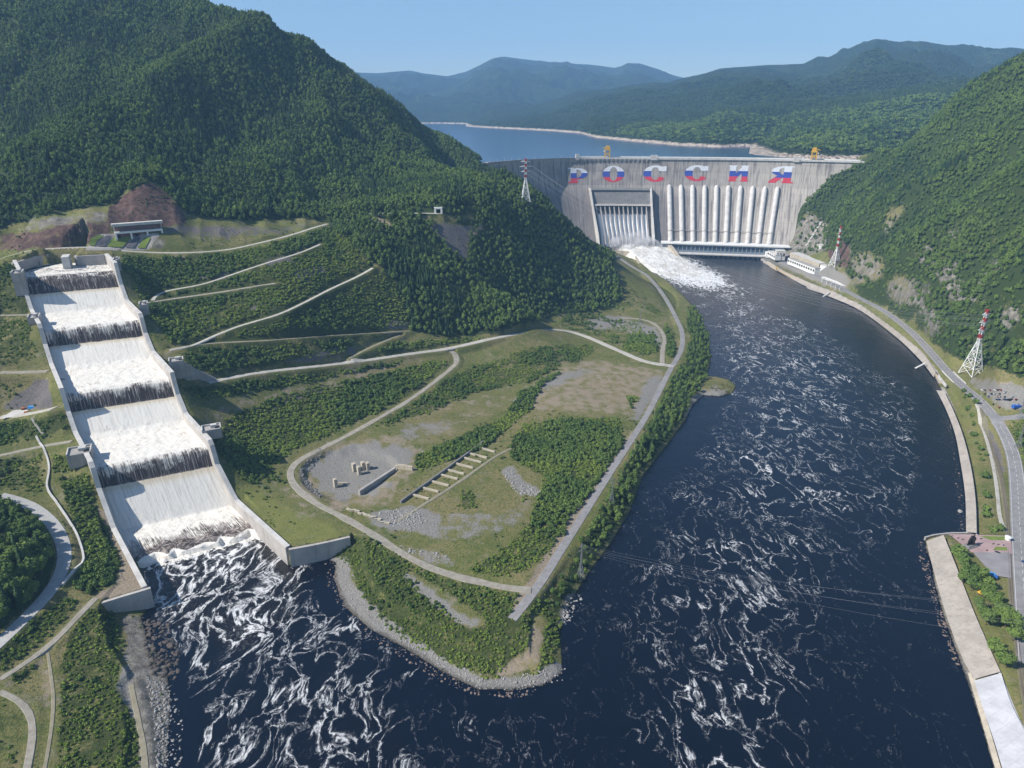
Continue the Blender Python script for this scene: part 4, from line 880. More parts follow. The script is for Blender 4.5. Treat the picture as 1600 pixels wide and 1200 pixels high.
nc = 240; cs = np.linspace(0, CLEN, nc); zs = [-14, 0, 15, 30, 50, 70, 90, 110, 130, 145, 158, 165, 175, 190, 200, 210, 219, 224]
b = MB(); vs = []
for z in zs:
    X, Y, Z = face(cs, z)
    vs += list(zip(X, Y, [z]*nc))
nz = len(zs); fs = [(j*nc+i, j*nc+i+1, (j+1)*nc+i+1, (j+1)*nc+i) for j in range(nz-1) for i in range(nc-1)]
X, Y, _ = face(cs, 227, -14); k0 = len(vs); vs += list(zip(X, Y, [224]*nc)); k1 = len(vs); vs += list(zip(X, Y, [190]*nc))
fs += [((nz-1)*nc+i, (nz-1)*nc+i+1, k0+i+1, k0+i) for i in range(nc-1)] + [(k0+i, k0+i+1, k1+i+1, k1+i) for i in range(nc-1)]
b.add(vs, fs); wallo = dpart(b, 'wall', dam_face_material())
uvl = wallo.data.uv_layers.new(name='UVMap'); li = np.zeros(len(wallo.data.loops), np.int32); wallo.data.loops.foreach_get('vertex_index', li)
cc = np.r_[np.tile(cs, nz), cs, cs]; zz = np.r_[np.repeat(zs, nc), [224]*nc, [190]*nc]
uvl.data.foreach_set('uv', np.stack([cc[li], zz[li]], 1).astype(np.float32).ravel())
def dam_band(name, z0, z1, p0, p1, m, c0=0.0, c1=None, n=160, parent=None):
    c1 = c1 or CLEN; cs_ = np.linspace(c0, c1, n); b = MB(); vs = []
    for c in cs_:
        for z, p in ((z0, p0), (z1, p0), (z1, p1), (z0, p1)):
            x, y, tx, ty = crest(c); vs.append((x+ty*p, y-tx*p, z))
    fs = [(4*i+k, 4*i+(k+1) % 4, 4*i+4+(k+1) % 4, 4*i+4+k) for i in range(n-1) for k in range(4)]+[(3, 2, 1, 0), (4*n-4, 4*n-3, 4*n-2, 4*n-1)]
    b.add(vs, fs); return dpart(b, name, m, parent=parent)
cA = chain_at(900, 240, 222)
dam_band('crest_road', 224.2, 225.0, 2.8, -14, M_CONC)
dam_band('parapet', 222.5, 227.2, 3.2, 2.2, M_CONCW, cA); dam_band('parapet', 224, 228.6, -13.2, -14.2, M_WHITE, cA); dam_band('parapet', 225.1, 226.4, 3.2, 2.4, M_CONC, 0, cA-1)
for c in np.arange(cA-10, cA+220, 11.5):
    br = MB(); x, y, tx, ty = crest(c); br.box((x+ty*1.6, y-tx*1.6, 217.6), (3.6, 3.2, 4.8), math.atan2(ty, tx)); dpart(br, 'bracket', M_CONC)
for px, wd_, hh in ((902, 9, 13), (1022, 17, 11), (1245, 15, 11)):
    c = chain_at(px, 240, 227); x, y, tx, ty = crest(c); rz = math.atan2(ty, tx); q = MB()
    q.box((x-ty*-0.5, y+tx*-0.5, 221), (wd_, 8, hh), rz); q.box((x, y, 221+hh+.003), (wd_+1.4, 9.4, 0.9), rz); ho = dpart(q, 'lift_house', M_CONCW)
    q = MB(); q.box((x+ty*3.75, y-tx*3.75, 225.6), (2.4, 0.5, 3.2), rz); dpart(q, 'doorway', M_DARKOPEN, parent=ho)
for c in np.arange(10, cA+10, 26):
    lamp = MB(); x, y, tx, ty = crest(c); lamp.bar((x, y, 225), (x, y, 233), 0.45); dpart(lamp, 'lamp_post', M_CONCW)
# the six painted letters, each a thin coat of paint on the face, in white, blue and red bands
def ring(x, y, cx, cy, rx, ry, wx, wy): return ((x-cx)/rx)**2+((y-cy)/ry)**2 <= 1 and ((x-cx)/(rx-wx))**2+((y-cy)/(ry-wy))**2 > 1
def L_R(x, y):
    stem = 0.16 < x < 0.46 and 0.03 < y < 0.96; foot = (0.0 < x < 0.52 and y < 0.07+0.10*min(1, x*3)) or (0.02 < x < 0.3 and 0.90 < y < 1.0)
    bowl = x > 0.40 and ring(x, y, 0.47, 0.62, 0.53, 0.36, 0.30, 0.10); tail = 0.40 < x < 0.62 and abs(y-0.28-(x-0.4)*0.15) < 0.045
    return stem or foot or bowl or tail
def L_O(x, y): return ring(x, y, 0.5, 0.5, 0.5, 0.5, 0.32, 0.07)
def L_S(x, y):
    r = ring(x, y, 0.52, 0.5, 0.52, 0.5, 0.34, 0.10) or ((x > 0.42) and ring(x, y, 0.55, 0.5, 0.5, 0.5, 0.18, 0.12))
    gap = x > 0.70 and 0.30 < y < 0.66
    hook = 0.84 < x < 1.0 and 0.62 < y < 0.95 and x > 1.0-(y-0.56)*0.5
    return (r and not gap and not (x > 0.86 and y < 0.66 and y > 0.22)) or hook
def L_I(x, y):
    a = 0.05 < x < 0.36 or 0.66 < x < 0.95; d = abs((y-0.5)-(x-0.5)*1.5) < 0.20 and 0.3 < x < 0.7
    s = (y > 0.93 and (x < 0.42 or x > 0.6)) or (y < 0.07 and (x < 0.42 or x > 0.6)) ; return (a and 0 < y < 1) or d or s
def L_Ya(x, y):
    stem = 0.60 < x < 0.90 and y > 0.02; foot = (x > 0.55 and y < 0.07+0.09*(1-x)) or (x > 0.6 and y > 0.93)
    bowl = x < 0.66 and ring(x, y, 0.60, 0.70, 0.50, 0.29, 0.30, 0.09); leg = y < 0.46 and abs(x-(0.10+y*0.95)) < 0.17 and x > 0 ; ft = x < 0.32 and y < 0.08
    return stem or foot or bowl or leg or ft
LM = [flat('letter_red_paint', (0.52, 0.035, 0.06), 0.7, 0.15, 0.3), flat('letter_blue_paint', (0.035, 0.065, 0.33), 0.7, 0.15, 0.3), flat('letter_white_paint', (0.66, 0.68, 0.72), 0.7, 0.08, 0.3)]
for fn, x0, x1, y0, y1 in ((L_R, 887, 918, 262, 286), (L_O, 941.5, 975.5, 259, 284.5), (L_S, 1005, 1041, 258.5, 284), (L_S, 1069.5, 1106, 258, 283), (L_I, 1138, 1169.5, 258.5, 283.5), (L_Ya, 1201, 1240, 259.5, 286)):
    G = 64; q = MB(); cl, cr_ = chain_at(x0, 0, 185), chain_at(x1, 0, 185)
    # heights whose photo rows are y1 and y0
    zc = np.linspace(150, 215, 200); X_, Y_, Z_ = face(np.full(200, (cl+cr_)/2), zc); _, qy = project(X_, Y_, Z_)
    zlo = float(np.interp(-y1, -qy, zc)); zhi = float(np.interp(-y0, -qy, zc)); vid = {}
    def vert(i, j):
        if (i, j) not in vid:
            c = cl+(cr_-cl)*i/G; z = zlo+(zhi-zlo)*j/G; vid[(i, j)] = len(q.v); q.v.append(tuple(map(float, face(c, z, 0.35))))
        return vid[(i, j)]
    for i in range(G):
        for j in range(G):
            xx, yy = (i+.5)/G, (j+.5)/G
            if fn(xx, yy): q.f.append((vert(i, j), vert(i+1, j), vert(i+1, j+1), vert(i, j+1))); q.mi.append(0 if yy < 0.31 else (1 if yy < 0.66 else 2))
    lo = dpart(q, 'painted_letter', LM)
# penstocks
PT = [1046, 1064, 1082, 1101, 1119.5, 1138, 1157, 1176, 1195, 1214.5]; PBx = [1047.5, 1065.5, 1082.5, 1100, 1117, 1134, 1150.5, 1168, 1184.5, 1202]
M_PEN = concrete('penstock_concrete', (0.56, 0.54, 0.52), 0.45, dark=0.6)
for a_, b_ in zip(PT, PBx):
    ct_, cb_ = chain_at(a_, 0, 152), chain_at(b_, 0, 32); pts = []; rads = []
    zz = np.r_[161.5, 160.6, 158.5, 155.5, np.linspace(150, 26, 22)]; rr_ = [0.6, 2.6, 4.4, 5.6]+[6.3]*22
    for z in zz:
        f = (z-152)/(32-152); pts.append(face(ct_+(cb_-ct_)*f, z, 1.5))
    q = MB(); q.tube(pts, rr_, 14); po = dpart(q, 'penstock', M_PEN, True)
    q = MB()
    for z in (52, 53.6): 
        f = (z-152)/(32-152); x_, y_, z_ = face(ct_+(cb_-ct_)*f, z, 1.5); f2 = (z-2-152)/(32-152); x2, y2, z2 = face(ct_+(cb_-ct_)*f2, z-1, 1.5)
        q.tube([(x_, y_, z_), (x2, y2, z2)], 6.75, 14)
    dpart(q, 'collar', M_CONC, parent=po)
for a_, b_ in zip(PBx[:-1], PBx[1:]):
    c1_, c2_ = chain_at(a_, 0, 56), chain_at(b_, 0, 56)
    q = MB(); q.bar(face(c1_+6, 56, 5), face(c2_-6, 56, 5), 1.2); dpart(q, 'walkway', M_CONC)
# spillway block of the dam
def sz(px, py, c):
    zc = np.linspace(0, 200, 400); X_, Y_, Z_ = face(np.full(400, c), zc, 16.0); _, qy = project(X_, Y_, Z_); return float(np.interp(-py, -qy, zc))
s0, s1 = chain_at(921, 0, 140), chain_at(1016, 0, 140); b0, b1 = chain_at(934, 0, 40), chain_at(1021, 0, 40)
def sc(f, z):
    g = np.clip((140-z)/100, 0, 1); return (s0+(s1-s0)*f)*(1-g)+(b0+(b1-b0)*f)*g
zt, zp, zb = sz(0, 294, s0), sz(0, 321, s0), 22.0
def slab(q, f0, f1, prof, n=10):
    """solid between fractions f0..f1 with a (z, inner, outer) profile"""
    fr = np.linspace(f0, f1, n); m = len(prof); base = len(q.v); vs = []
    for f in fr:
        for z, pi, po_ in prof: vs.append(face(sc(f, z), z, po_))
        for z, pi, po_ in prof[::-1]: vs.append(face(sc(f, z), z, pi))
    M = 2*m; fs = [(i*M+k, i*M+(k+1) % M, (i+1)*M+(k+1) % M, (i+1)*M+k) for i in range(n-1) for k in range(M)]+[tuple(range(M-1, -1, -1)), tuple((n-1)*M+k for k in range(M))]
    q.add(vs, fs)
q = MB(); slab(q, 0.0, 1.0, [(zt, -2, 21), (zt-4, -2, 21)], 14); slab(q, 0.012, 0.988, [(zt-4.1, -2, 16.5), (zp+3, -2, 9)], 14); dpart(q, 'spillway_headwall', M_CONCD)
q = MB(); slab(q, 0.03, 1.0, [(zp+3, 0, 14), (zp-0.5, 0, 17)], 14); dpart(q, 'beam', M_CONC)
for f0, f1 in ((-0.012, 0.012), (0.985, 1.015)):
    q = MB(); slab(q, f0, f1, [(z, -3, p) for z, p in ((zt-.1, 22), (110, 20), (70, 20), (45, 22), (zb, 26), (2, 30))], 3); dpart(q, 'side_pier', M_CONCW)
for k in range(12):
    f = 0.055+0.078*k; q = MB(); slab(q, f-0.010, f+0.010, [(z, -3, p) for z, p in ((zp-.5, 15), (100, 11), (70, 9.5), (45, 11), (zb, 16))], 3); dpart(q, 'pier', M_CONC)
def chutewater():
    a = N('spilling_water'); p = a.co(); n = a.noise(a.mapp(p, (0.9, 0.5, 0.05)), 1.0, 5, 0.7); sp = a.n('ShaderNodeSeparateXYZ'); a.put(sp.inputs[0], p)
    f = a.math('ADD', a.rng(sp.outputs[2], 98, 80), a.math('MULTIPLY', a.math('SUBTRACT', n, 0.5), 1.2)); return a.base(a.mix(a.rng(f, 0.3, 0.6), (0.10, 0.095, 0.095), (0.80, 0.81, 0.83)), 0.6, 0.3)
M_CHW = chutewater()
for k in range(11):
    f = 0.094+0.078*k; q = MB(); slab(q, f-0.0265, f+0.0265, [(z, -3, p) for z, p in ((zp-1, 1.5), (90, 2), (70, 3.5 if k < 9 else 2.5), (45, 4), (16, 4.5))], 4); dpart(q, 'water_chute', M_CHW)
# powerhouse at the dam foot
PHL, PHR = Vector((383, 1745, 0)), Vector((672, 1689, 0)); pe = (PHR-PHL).normalized(); pn = Vector((pe.y, -pe.x, 0)); prz = math.atan2(pe.y, pe.x); PL = (PHR-PHL).length
ph = empty('powerhouse', PHL.lerp(PHR, .5), 'long low powerhouse with white roof and blue grey facade at the dam foot', 'power station')
def php(q, name, m, parent=None):
    o = q.build(name, m, None, origin=ph.location); o.location = (0, 0, 0); o.parent = parent or ph; return o
def pq(a, d, z=0): return PHL+pe*a-pn*d+Vector((0, 0, z))     # along, depth behind the front, height
q = MB(); q.box(pq(PL/2+5, 17, 27.5), (PL+18, 40, 2.6), prz); roof = php(q, 'roof', M_WHITE)
q = MB(); q.box(pq(PL/2, 19, -6), (PL, 34, 33.45), prz); php(q, 'wall', flat('facade_blue_grey', (0.20, 0.25, 0.31), 0.5, 0.1))
q = MB(); q.box(pq(PL/2-14, -8, 5.2), (PL-34, 19, 2.4), prz); php(q, 'deck', M_CONCW)
for k in range(21): q = MB(); q.box(pq(32+k*11.9, -7, -8), (3.2, 16, 13.2), prz); php(q, 'draft_tube_pier', M_CONCD)
for k in range(24):
    q = MB(); q.box(pq(30+k*10.4, 1.7, 9.2), (1.1, 0.9, 18), prz); php(q, 'pilaster', M_CONC)
for k in range(23):
    q = MB(); q.box(pq(35.2+k*10.4, 1.9, 13), (7.4, 0.3, 10.5), prz); php(q, 'window', flat('window_glass', (0.05, 0.08, 0.12), 0.15, 0.2, spec=0.5))
q = MB(); q.box(pq(PL-22, -9, 4), (42, 20, 13), prz); php(q, 'annex', M_WHITE)
for px, in ((1073,), (1132,)):
    w_ = at_z(px, 390, 12); g = empty('gantry_crane', (w_[0], w_[1]-2, 7.6), 'small blue gantry crane on the powerhouse deck, the %s of the pair' % ('left one' if px < 1100 else 'right one'), 'crane', 'blue gantry cranes on the powerhouse deck', prz)
    for sx in (-1, 1):
        q = MB(); q.bar((sx*4.5, -4, 0), (sx*3.5, -4, 12), 1.3); q.bar((sx*4.5, 4, 0), (sx*3.5, 4, 12), 1.3); q.bar((sx*4.2, -4, 3), (sx*4.2, 4, 3), .9); q.build('leg_frame', M_BLUE, g)
    q = MB(); q.box((0, 0, 12.01), (11, 11, 2.2)); q.box((0, 0, 14.25), (6, 6, 3)); q.build('machine_house', flat('crane_pale_blue', (0.25, 0.42, 0.62), .5), g)
# yellow gantry cranes on the crest
def big_crane(px, left):
    c = chain_at(px, 0, 227); x, y, tx, ty = crest(c); rz = math.atan2(ty, tx)
    g = empty('gantry_crane', (x-ty*5, y+tx*5, 225), 'tall yellow gantry crane on the dam crest above the %s' % ('letters P and O' if left else 'last letter on the right'), 'crane', 'yellow gantry cranes on the dam crest', rz)
    for sx in (-1, 1):
        for sy in (-1, 1):
            q = MB(); q.bar((sx*6.2, sy*4.6, 0), (sx*5.2, sy*4, 20), 2.0); q.build('leg', M_YEL, g)
    q = MB()
    for sx in (-1, 1): q.bar((sx*5.9, -4.4, 6), (sx*5.9, 4.4, 6), 1.4); q.bar((sx*5.6, -4.4, 12), (sx*5.6, 4.4, 12), 1.2)
    for sy in (-1, 1): q.bar((-5.9, sy*4.4, 6), (5.9, sy*4.4, 12), 0.9); q.bar((5.9, sy*4.4, 6), (-5.9, sy*4.4, 12), .9); q.bar((-5.6, sy*4.2, 12), (5.6, sy*4.2, 12), 1.4)
    q.build('bracing', M_YEL, g)
    q = MB(); q.box((0, 0, 19.5), (15, 11, 3)); q.box((1 if left else -1, 0, 22.51), (10, 8, 6.5)); q.box((0, 0, 29.02), (7, 6, 2)); q.build('machine_house', M_YEL, g)
    q = MB(); d = -1 if left else 1; q.bar((d*3, -2, 27.5), (d*13.5, -2, 24.5), 2.4, 2.4, w2=1.4); q.build('jib', M_YEL, g)
    q = MB(); q.box((d*8.9, -3.6, 16), (2.6, 2.6, 3)); q.build('cab', M_WHITE, g)
big_crane(949, True); big_crane(1271, False)
# training walls of the stilling basin
q = MB(); pts = [at_z(1041, 372, 24), at_z(1046, 384, 22), at_z(1056, 396, 14), at_z(1063, 407, 5)]; q.wall([Vector(p) for p in pts], 9, [30, 25, 17, 4], -8)
tag(q.build('divider_wall', M_CREAM), 'pale concrete wall between the foaming basin and the powerhouse', 'wall')
q = MB(); pts = [at_z(950, 391, 13), at_z(975, 392.5, 13), at_z(990, 394, 13), at_z(999, 412, 3)]; q.wall([Vector(p) for p in pts], 4, [14, 14, 13, 4], -8)
tag(q.build('training_wall', M_CREAM), 'low cream concrete wall on the left edge of the foaming basin', 'wall')
for i in range(3):
    x_, y_, _ = at_z(1068+i*6, 411+i*2.4, 1); q = MB(); q.prism([(x_-6+3*math.cos(t), y_+5*math.sin(t)) if False else (x_+7*math.cos(t)*(1+.2*math.sin(3*t+i)), y_+5*math.sin(t)) for t in np.linspace(0, 2*PI, 9)[:-1]], -3, [1.0+0.6*math.sin(k*2.1+i) for k in range(8)])
    tag(q.build('rock', M_CONC), 'low broken concrete remnant in the water off the divider wall tip', 'rock', 'remnants off the divider wall')

# ---------------------------------------------------------------- white water pouring off the dam
def whitewater(): 
    a = N('white_water'); p = a.co(); n = a.noise(a.mapp(p, (0.05, 0.03, 0.05)), 1.0, 6, 0.7); n2 = a.noise(p, 0.25, 5, 0.7)
    a.bump(a.math('ADD', n2, n), 0.9, 5.0); return a.base(a.mix(a.rng(n, 0.35, 0.62), (0.60, 0.575, 0.53), (0.84, 0.83, 0.81)), 0.8, 0.2)
M_WW = whitewater()
gx_, gy_ = np.meshgrid(np.linspace(0, 1, 70), np.linspace(0, 1, 90))
# left and right edges of the torrent from the dam foot outwards
LE = np.array([at_z(944, 380, 20)[:2], at_z(962, 391, 4)[:2], at_z(995, 409, 1)[:2], at_z(1020, 425, 0)[:2], at_z(1056, 441, 0)[:2]]); RE = np.array([at_z(1034, 368, 34)[:2], at_z(1047, 384, 14)[:2], at_z(1070, 407, 2)[:2], at_z(1098, 421, 0)[:2], at_z(1122, 431, 0)[:2]])
kk = np.linspace(0, 4, 90); le = np.stack([np.interp(kk, range(5), LE[:, i]) for i in (0, 1)], 1); re_ = np.stack([np.interp(kk, range(5), RE[:, i]) for i in (0, 1)], 1)
wx = le[:, None, 0]*(1-gx_)+re_[:, None, 0]*gx_; wy = le[:, None, 1]*(1-gx_)+re_[:, None, 1]*gx_
hz = np.interp(gy_, [0, .12, .3, .55, .8, 1], [36, 33, 22, 10, 3, -0.4])*(0.75+0.25*np.sin(gx_*PI)); hz = hz+fbm(wx, wy, 22, 4, 5)*4.5*np.interp(gy_, [0, .8, 1], [1, .5, 0.02])+(ridged(wx, wy, 9, 3, 8)-.5)*2.0*np.interp(gy_, [0, .8, 1], [1, .5, 0.0])
hz = hz*np.clip(np.minimum(gx_, 1-gx_)*14, 0.0, 1)**0.5 - 0.4 - smooth(.62, 1, gy_)*(1.2+fbm(wx, wy, 14, 4, 77)*2.6)
me, used = new_mesh_grid('spillway_foam', wx, wy, hz); o = link('spillway_foam', me, M_WW); o['kind'] = 'structure'

# ---------------------------------------------------------------- stepped spillway
ksx, ksy = ch_xy(0.5, 0.0)
sp_ = empty('stepped_spillway', (float(ksx), float(ksy), 0), 'broad stepped concrete spillway full of white water descending the hillside', 'spillway')
def spart(q, name, m, smooth_=False, parent=None):
    o = q.build(name, m, None, smooth_, origin=sp_.location); o.location = (0, 0, 0); o.parent = parent or sp_; return o
K = np.linspace(0.0, 5.05, 150); M_SPW = concrete('spillway_wall_concrete', (0.44, 0.41, 0.38), 0.4)
for side in (0, 1):
    x, y = ch_xy(float(side), K); q = MB(); zb_ = np.interp(K, CPK, CPZ)-10
    q.wall(np.stack([x, y], 1), 3.2, wall_top(K), zb_, 1.0 if side == 1 else 0.0); spart(q, 'side_wall', M_SPW)
    q = MB(); q.wall(np.stack([x+(0.3 if side else -.3), y], 1), 3.9, wall_top(K)+0.9, wall_top(K)+0.003, 1.0 if side == 1 else 0.0); spart(q, 'coping', M_CONCW)
uu, kk = np.meshgrid(np.linspace(0.0, 1.0, 200), np.r_[np.linspace(0.33, 0.6, 90)[:-1], np.linspace(0.6, 1.0, 60)[:-1], np.linspace(1.0, 5.02, 520)])
def zig(u):     # scalloped edge of the last sill
    u = u+0.03*np.sin(u*17+1); return (0.07+0.03*np.sin(u*9))*np.abs(((u*5.2+0.15) % 1.0)*2-1)
kq = np.where(kk < 0.6, np.clip(kk-(zig(uu)-0.03)*np.exp(-((kk-0.40)/0.09)**2), 0, 6), kk)
wx, wy = ch_xy(uu, kk); wz = np.interp(kq, CPK, CPZ)
fr = kk % 1.0
pool = smooth(0.06, 0.12, fr)*(1-smooth(0.74, 0.86, fr)); pool = np.where(kk > 4.2, 0.5, pool); pool = np.where(kk < 0.36, 0.25, pool)
wz = wz + fbm(wx, wy, 8, 4, 61)*0.6*pool + (ridged(wx, wy, 4.5, 3, 66)-.5)*0.35*pool + fbm(wx, wy, 3.5, 3, 67)*0.10
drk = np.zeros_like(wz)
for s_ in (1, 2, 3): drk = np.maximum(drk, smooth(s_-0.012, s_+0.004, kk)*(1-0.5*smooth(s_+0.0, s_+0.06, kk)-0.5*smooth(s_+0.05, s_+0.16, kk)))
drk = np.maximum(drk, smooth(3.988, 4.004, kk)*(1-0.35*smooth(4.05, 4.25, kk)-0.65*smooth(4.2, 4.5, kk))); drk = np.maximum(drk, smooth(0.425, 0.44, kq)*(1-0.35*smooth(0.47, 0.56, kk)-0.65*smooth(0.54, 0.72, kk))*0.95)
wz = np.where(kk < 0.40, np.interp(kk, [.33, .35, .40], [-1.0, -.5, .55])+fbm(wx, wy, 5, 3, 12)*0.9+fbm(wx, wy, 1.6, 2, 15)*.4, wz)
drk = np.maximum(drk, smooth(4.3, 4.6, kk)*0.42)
tan_ = np.zeros_like(wz)
for s_ in (1, 2, 3, 4): tan_ = np.maximum(tan_, np.exp(-((kk-(s_-0.012))/0.022)**2))
edge = smooth(0.0, 0.02, kk)
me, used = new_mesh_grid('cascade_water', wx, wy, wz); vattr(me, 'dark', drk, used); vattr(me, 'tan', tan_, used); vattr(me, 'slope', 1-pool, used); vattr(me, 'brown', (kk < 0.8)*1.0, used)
uvl = me.uv_layers.new(name='UVMap'); li = np.zeros(len(me.loops), np.int32); me.loops.foreach_get('vertex_index', li)
UV = np.stack([uu.ravel()*92, kk.ravel()*100], 1); uvl.data.foreach_set('uv', UV[li].astype(np.float32).ravel())
a = N('cascade_water'); uv = a.n('ShaderNodeUVMap').outputs[0]; p = a.co()
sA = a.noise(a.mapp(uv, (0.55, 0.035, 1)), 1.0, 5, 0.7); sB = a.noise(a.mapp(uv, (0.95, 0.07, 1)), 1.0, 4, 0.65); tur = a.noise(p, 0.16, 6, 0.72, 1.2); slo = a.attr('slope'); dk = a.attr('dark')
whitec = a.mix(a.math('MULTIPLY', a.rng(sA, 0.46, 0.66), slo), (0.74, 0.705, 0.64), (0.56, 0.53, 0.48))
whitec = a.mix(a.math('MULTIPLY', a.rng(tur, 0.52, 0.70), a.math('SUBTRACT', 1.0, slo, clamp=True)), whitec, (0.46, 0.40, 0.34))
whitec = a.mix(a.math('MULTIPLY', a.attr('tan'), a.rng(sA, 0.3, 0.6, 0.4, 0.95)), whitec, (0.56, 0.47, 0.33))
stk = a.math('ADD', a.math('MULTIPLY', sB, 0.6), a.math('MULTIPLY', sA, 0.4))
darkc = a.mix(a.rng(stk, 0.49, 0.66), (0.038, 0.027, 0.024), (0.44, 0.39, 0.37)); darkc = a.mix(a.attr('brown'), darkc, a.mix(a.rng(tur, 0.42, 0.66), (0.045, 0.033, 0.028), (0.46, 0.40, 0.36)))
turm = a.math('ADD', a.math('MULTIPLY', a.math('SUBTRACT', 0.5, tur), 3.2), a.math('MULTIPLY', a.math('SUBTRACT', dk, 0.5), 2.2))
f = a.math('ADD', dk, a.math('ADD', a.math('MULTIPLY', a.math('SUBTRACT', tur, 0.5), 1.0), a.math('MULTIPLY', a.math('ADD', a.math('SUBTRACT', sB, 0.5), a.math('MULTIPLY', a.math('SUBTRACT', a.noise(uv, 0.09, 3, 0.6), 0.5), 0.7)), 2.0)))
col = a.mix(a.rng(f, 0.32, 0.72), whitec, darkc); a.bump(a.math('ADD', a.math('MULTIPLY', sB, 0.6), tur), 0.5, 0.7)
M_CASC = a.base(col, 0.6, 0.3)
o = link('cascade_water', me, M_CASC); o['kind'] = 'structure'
# wing walls at the outlet
def wing(pts, ztop, name='wing_wall', th=2.5, zb_=-4, m=None, side=0.5):
    q = MB(); R3 = resample([p[:2] for p in pts], 4); zt_ = np.interp(np.linspace(0, 1, len(R3)), np.linspace(0, 1, len(ztop)), ztop); q.wall(R3, th, zt_, zb_, side); return spart(q, name, m or M_SPW)
wing([at_z(451, 858, 17), at_z(500, 848, 17), at_z(546, 836, 17)], [17, 16.5, 15.5])
wing([at_z(235, 918, 17), at_z(200, 928.5, 17), at_z(158, 939.5, 17)], [17, 17, 16])
# walls round the head basin
wing([(-596, 817), (-589.5, 801), (-589, 822), (-588.5, 842), (-578, 857), (-566, 870), (-559, 884), (-556, 902)], [179]*8, 'back_wall', 3, 150, M_CONC)
wing([(-541, 893), (-541.5, 868), (-540.5, 842), (-524, 846), (-509, 850)], [179]*5, 'back_wall', 3, 150, M_CONC)
q = MB(); q.prism([(-597, 816), (-588, 802), (-587, 842), (-564, 870), (-554, 901), (-542, 891), (-541, 843), (-511, 851)], 165, 167.15); bw = q.build('basin_water', M_CASC); bw['kind'] = 'structure'
q = MB(); q.box((-547, 834, 150), (8, 20, 31), 0.45); spart(q, 'divider_pier', M_CONCW)
# valve houses standing along the side walls
def block(px, py, z, sx, sy, h, label, below=None, rz=0.45):
    x_, y_, _ = at_z(px, py, z); g = empty('valve_house', (x_, y_, z-h), label, 'concrete block', 'concrete valve houses along the spillway', rz)
    q = MB(); q.box((0, 0, 0), (sx, sy, h-0.003)); q.build('body', M_CONC, g)
    q = MB(); t = 0.9
    q.box((0, sy/2-t/2+.05, h), (sx+.1, t, 1.6)); q.box((-sx/2+t/2-.05, -0.45, h), (t, sy-t, 1.6)); q.box((sx/2-t/2+.05, -0.45, h), (t, sy-t, 1.6)); q.build('parapet', M_CONCW, g)
    q = MB(); q.box((sx*0.12, sy*0.1, h+.02), (sx*.32, sy*.4, 2.6)); q.build('hatch', M_CONCW, g); q = MB(); q.box((sx*0.30, -sy*0.18, h+.04), (sx*.22, sy*.3, .5)); q.build('opening', M_DARKOPEN, g)
block(27, 425, 176, 11, 15, 26, 'concrete valve house left of the topmost pool, first from the top')
block(53, 494, 138, 11, 13, 24, 'concrete valve house left of the second white step')
block(124, 704, 64, 19, 15, 13, 'pale boxy valve house with a white hatch, lowest on the left wall')
block(182, 405, 178, 7, 12, 16, 'narrow grey valve house at the top right corner of the spillway')
block(224, 474, 141, 9, 12, 22, 'grey valve house right of the second step')
block(330, 668, 66, 17, 11, 10, 'small pale flat roofed valve house right of the lowest sill')
block(275, 562, 104, 14, 10, 20, 'grey valve house above the shaded retaining wall')
# retaining walls
q = MB(); P_ = [at_z(283, 563, 102), at_z(310, 576, 88), at_z(338, 592, 74)]; q.wall([p[:2] for p in resample([p[:2] for p in P_], 4)], 3, np.interp(np.linspace(0, 1, len(resample([p[:2] for p in P_], 4))), [0, .5, 1], [103, 88, 74.5]), 60)
tag(q.build('retaining_wall', M_CONC), 'shaded grey retaining wall sloping down right of the spillway to the gravel road', 'wall')
q = MB(); P_ = [at_z(76, 592, 92), at_z(81, 640, 66)]; q.wall(resample([p[:2] for p in P_], 4), 3, np.linspace(93, 70, len(resample([p[:2] for p in P_], 4))), 55)
tag(q.build('retaining_wall', M_CONCW), 'pale edge wall beside the dark paved slope left of the spillway', 'wall')
q = MB(); P_ = [at_z(82, 592, 92), at_z(97, 600, 88)]; q.wall(resample([p[:2] for p in P_], 4), 9, 92, 60)
tag(q.build('buttress', M_CONC), 'flat topped concrete buttress at the head of the dark paved slope', 'buttress')

# ---------------------------------------------------------------- portal at the top left
px_, py_, pz_ = at_t(216, 356, 893); pz_ = gzf(px_, py_)
por = empty('tunnel_portal', (px_, py_, pz_), 'pale concrete tunnel portal under a red rock face at top left', 'tunnel portal', None, 0.55)
q = MB()
for sx in (-27, -9.5, 9.5, 27): q.box((sx, 0, -2), (2.0, 5, 8))
q.box((0, 0, 6.003), (56, 6, 2.2)); q.box((0, 7, -2), (56, 3, 17)); q.build('frame', M_WHITE, por)
q = MB(); q.box((0, 3.6, -2), (54, 3, 7.9)); q.box((0, 4.2, 7.41), (54, 2.4, 6.6)); q.build('rust_panel', flat('red_rock_panel', (0.17, 0.10, 0.085), .9, .3), por)
q = MB(); q.box((0, 4, 15.01), (60, 9, 3.2)); q.build('roof', M_CONCW, por)
for sx in (-24, -3, 17): q = MB(); q.box((sx, 1.6, 0.4), (4.5, 1, 3.4)); q.build('doorway', M_DARKOPEN, por)
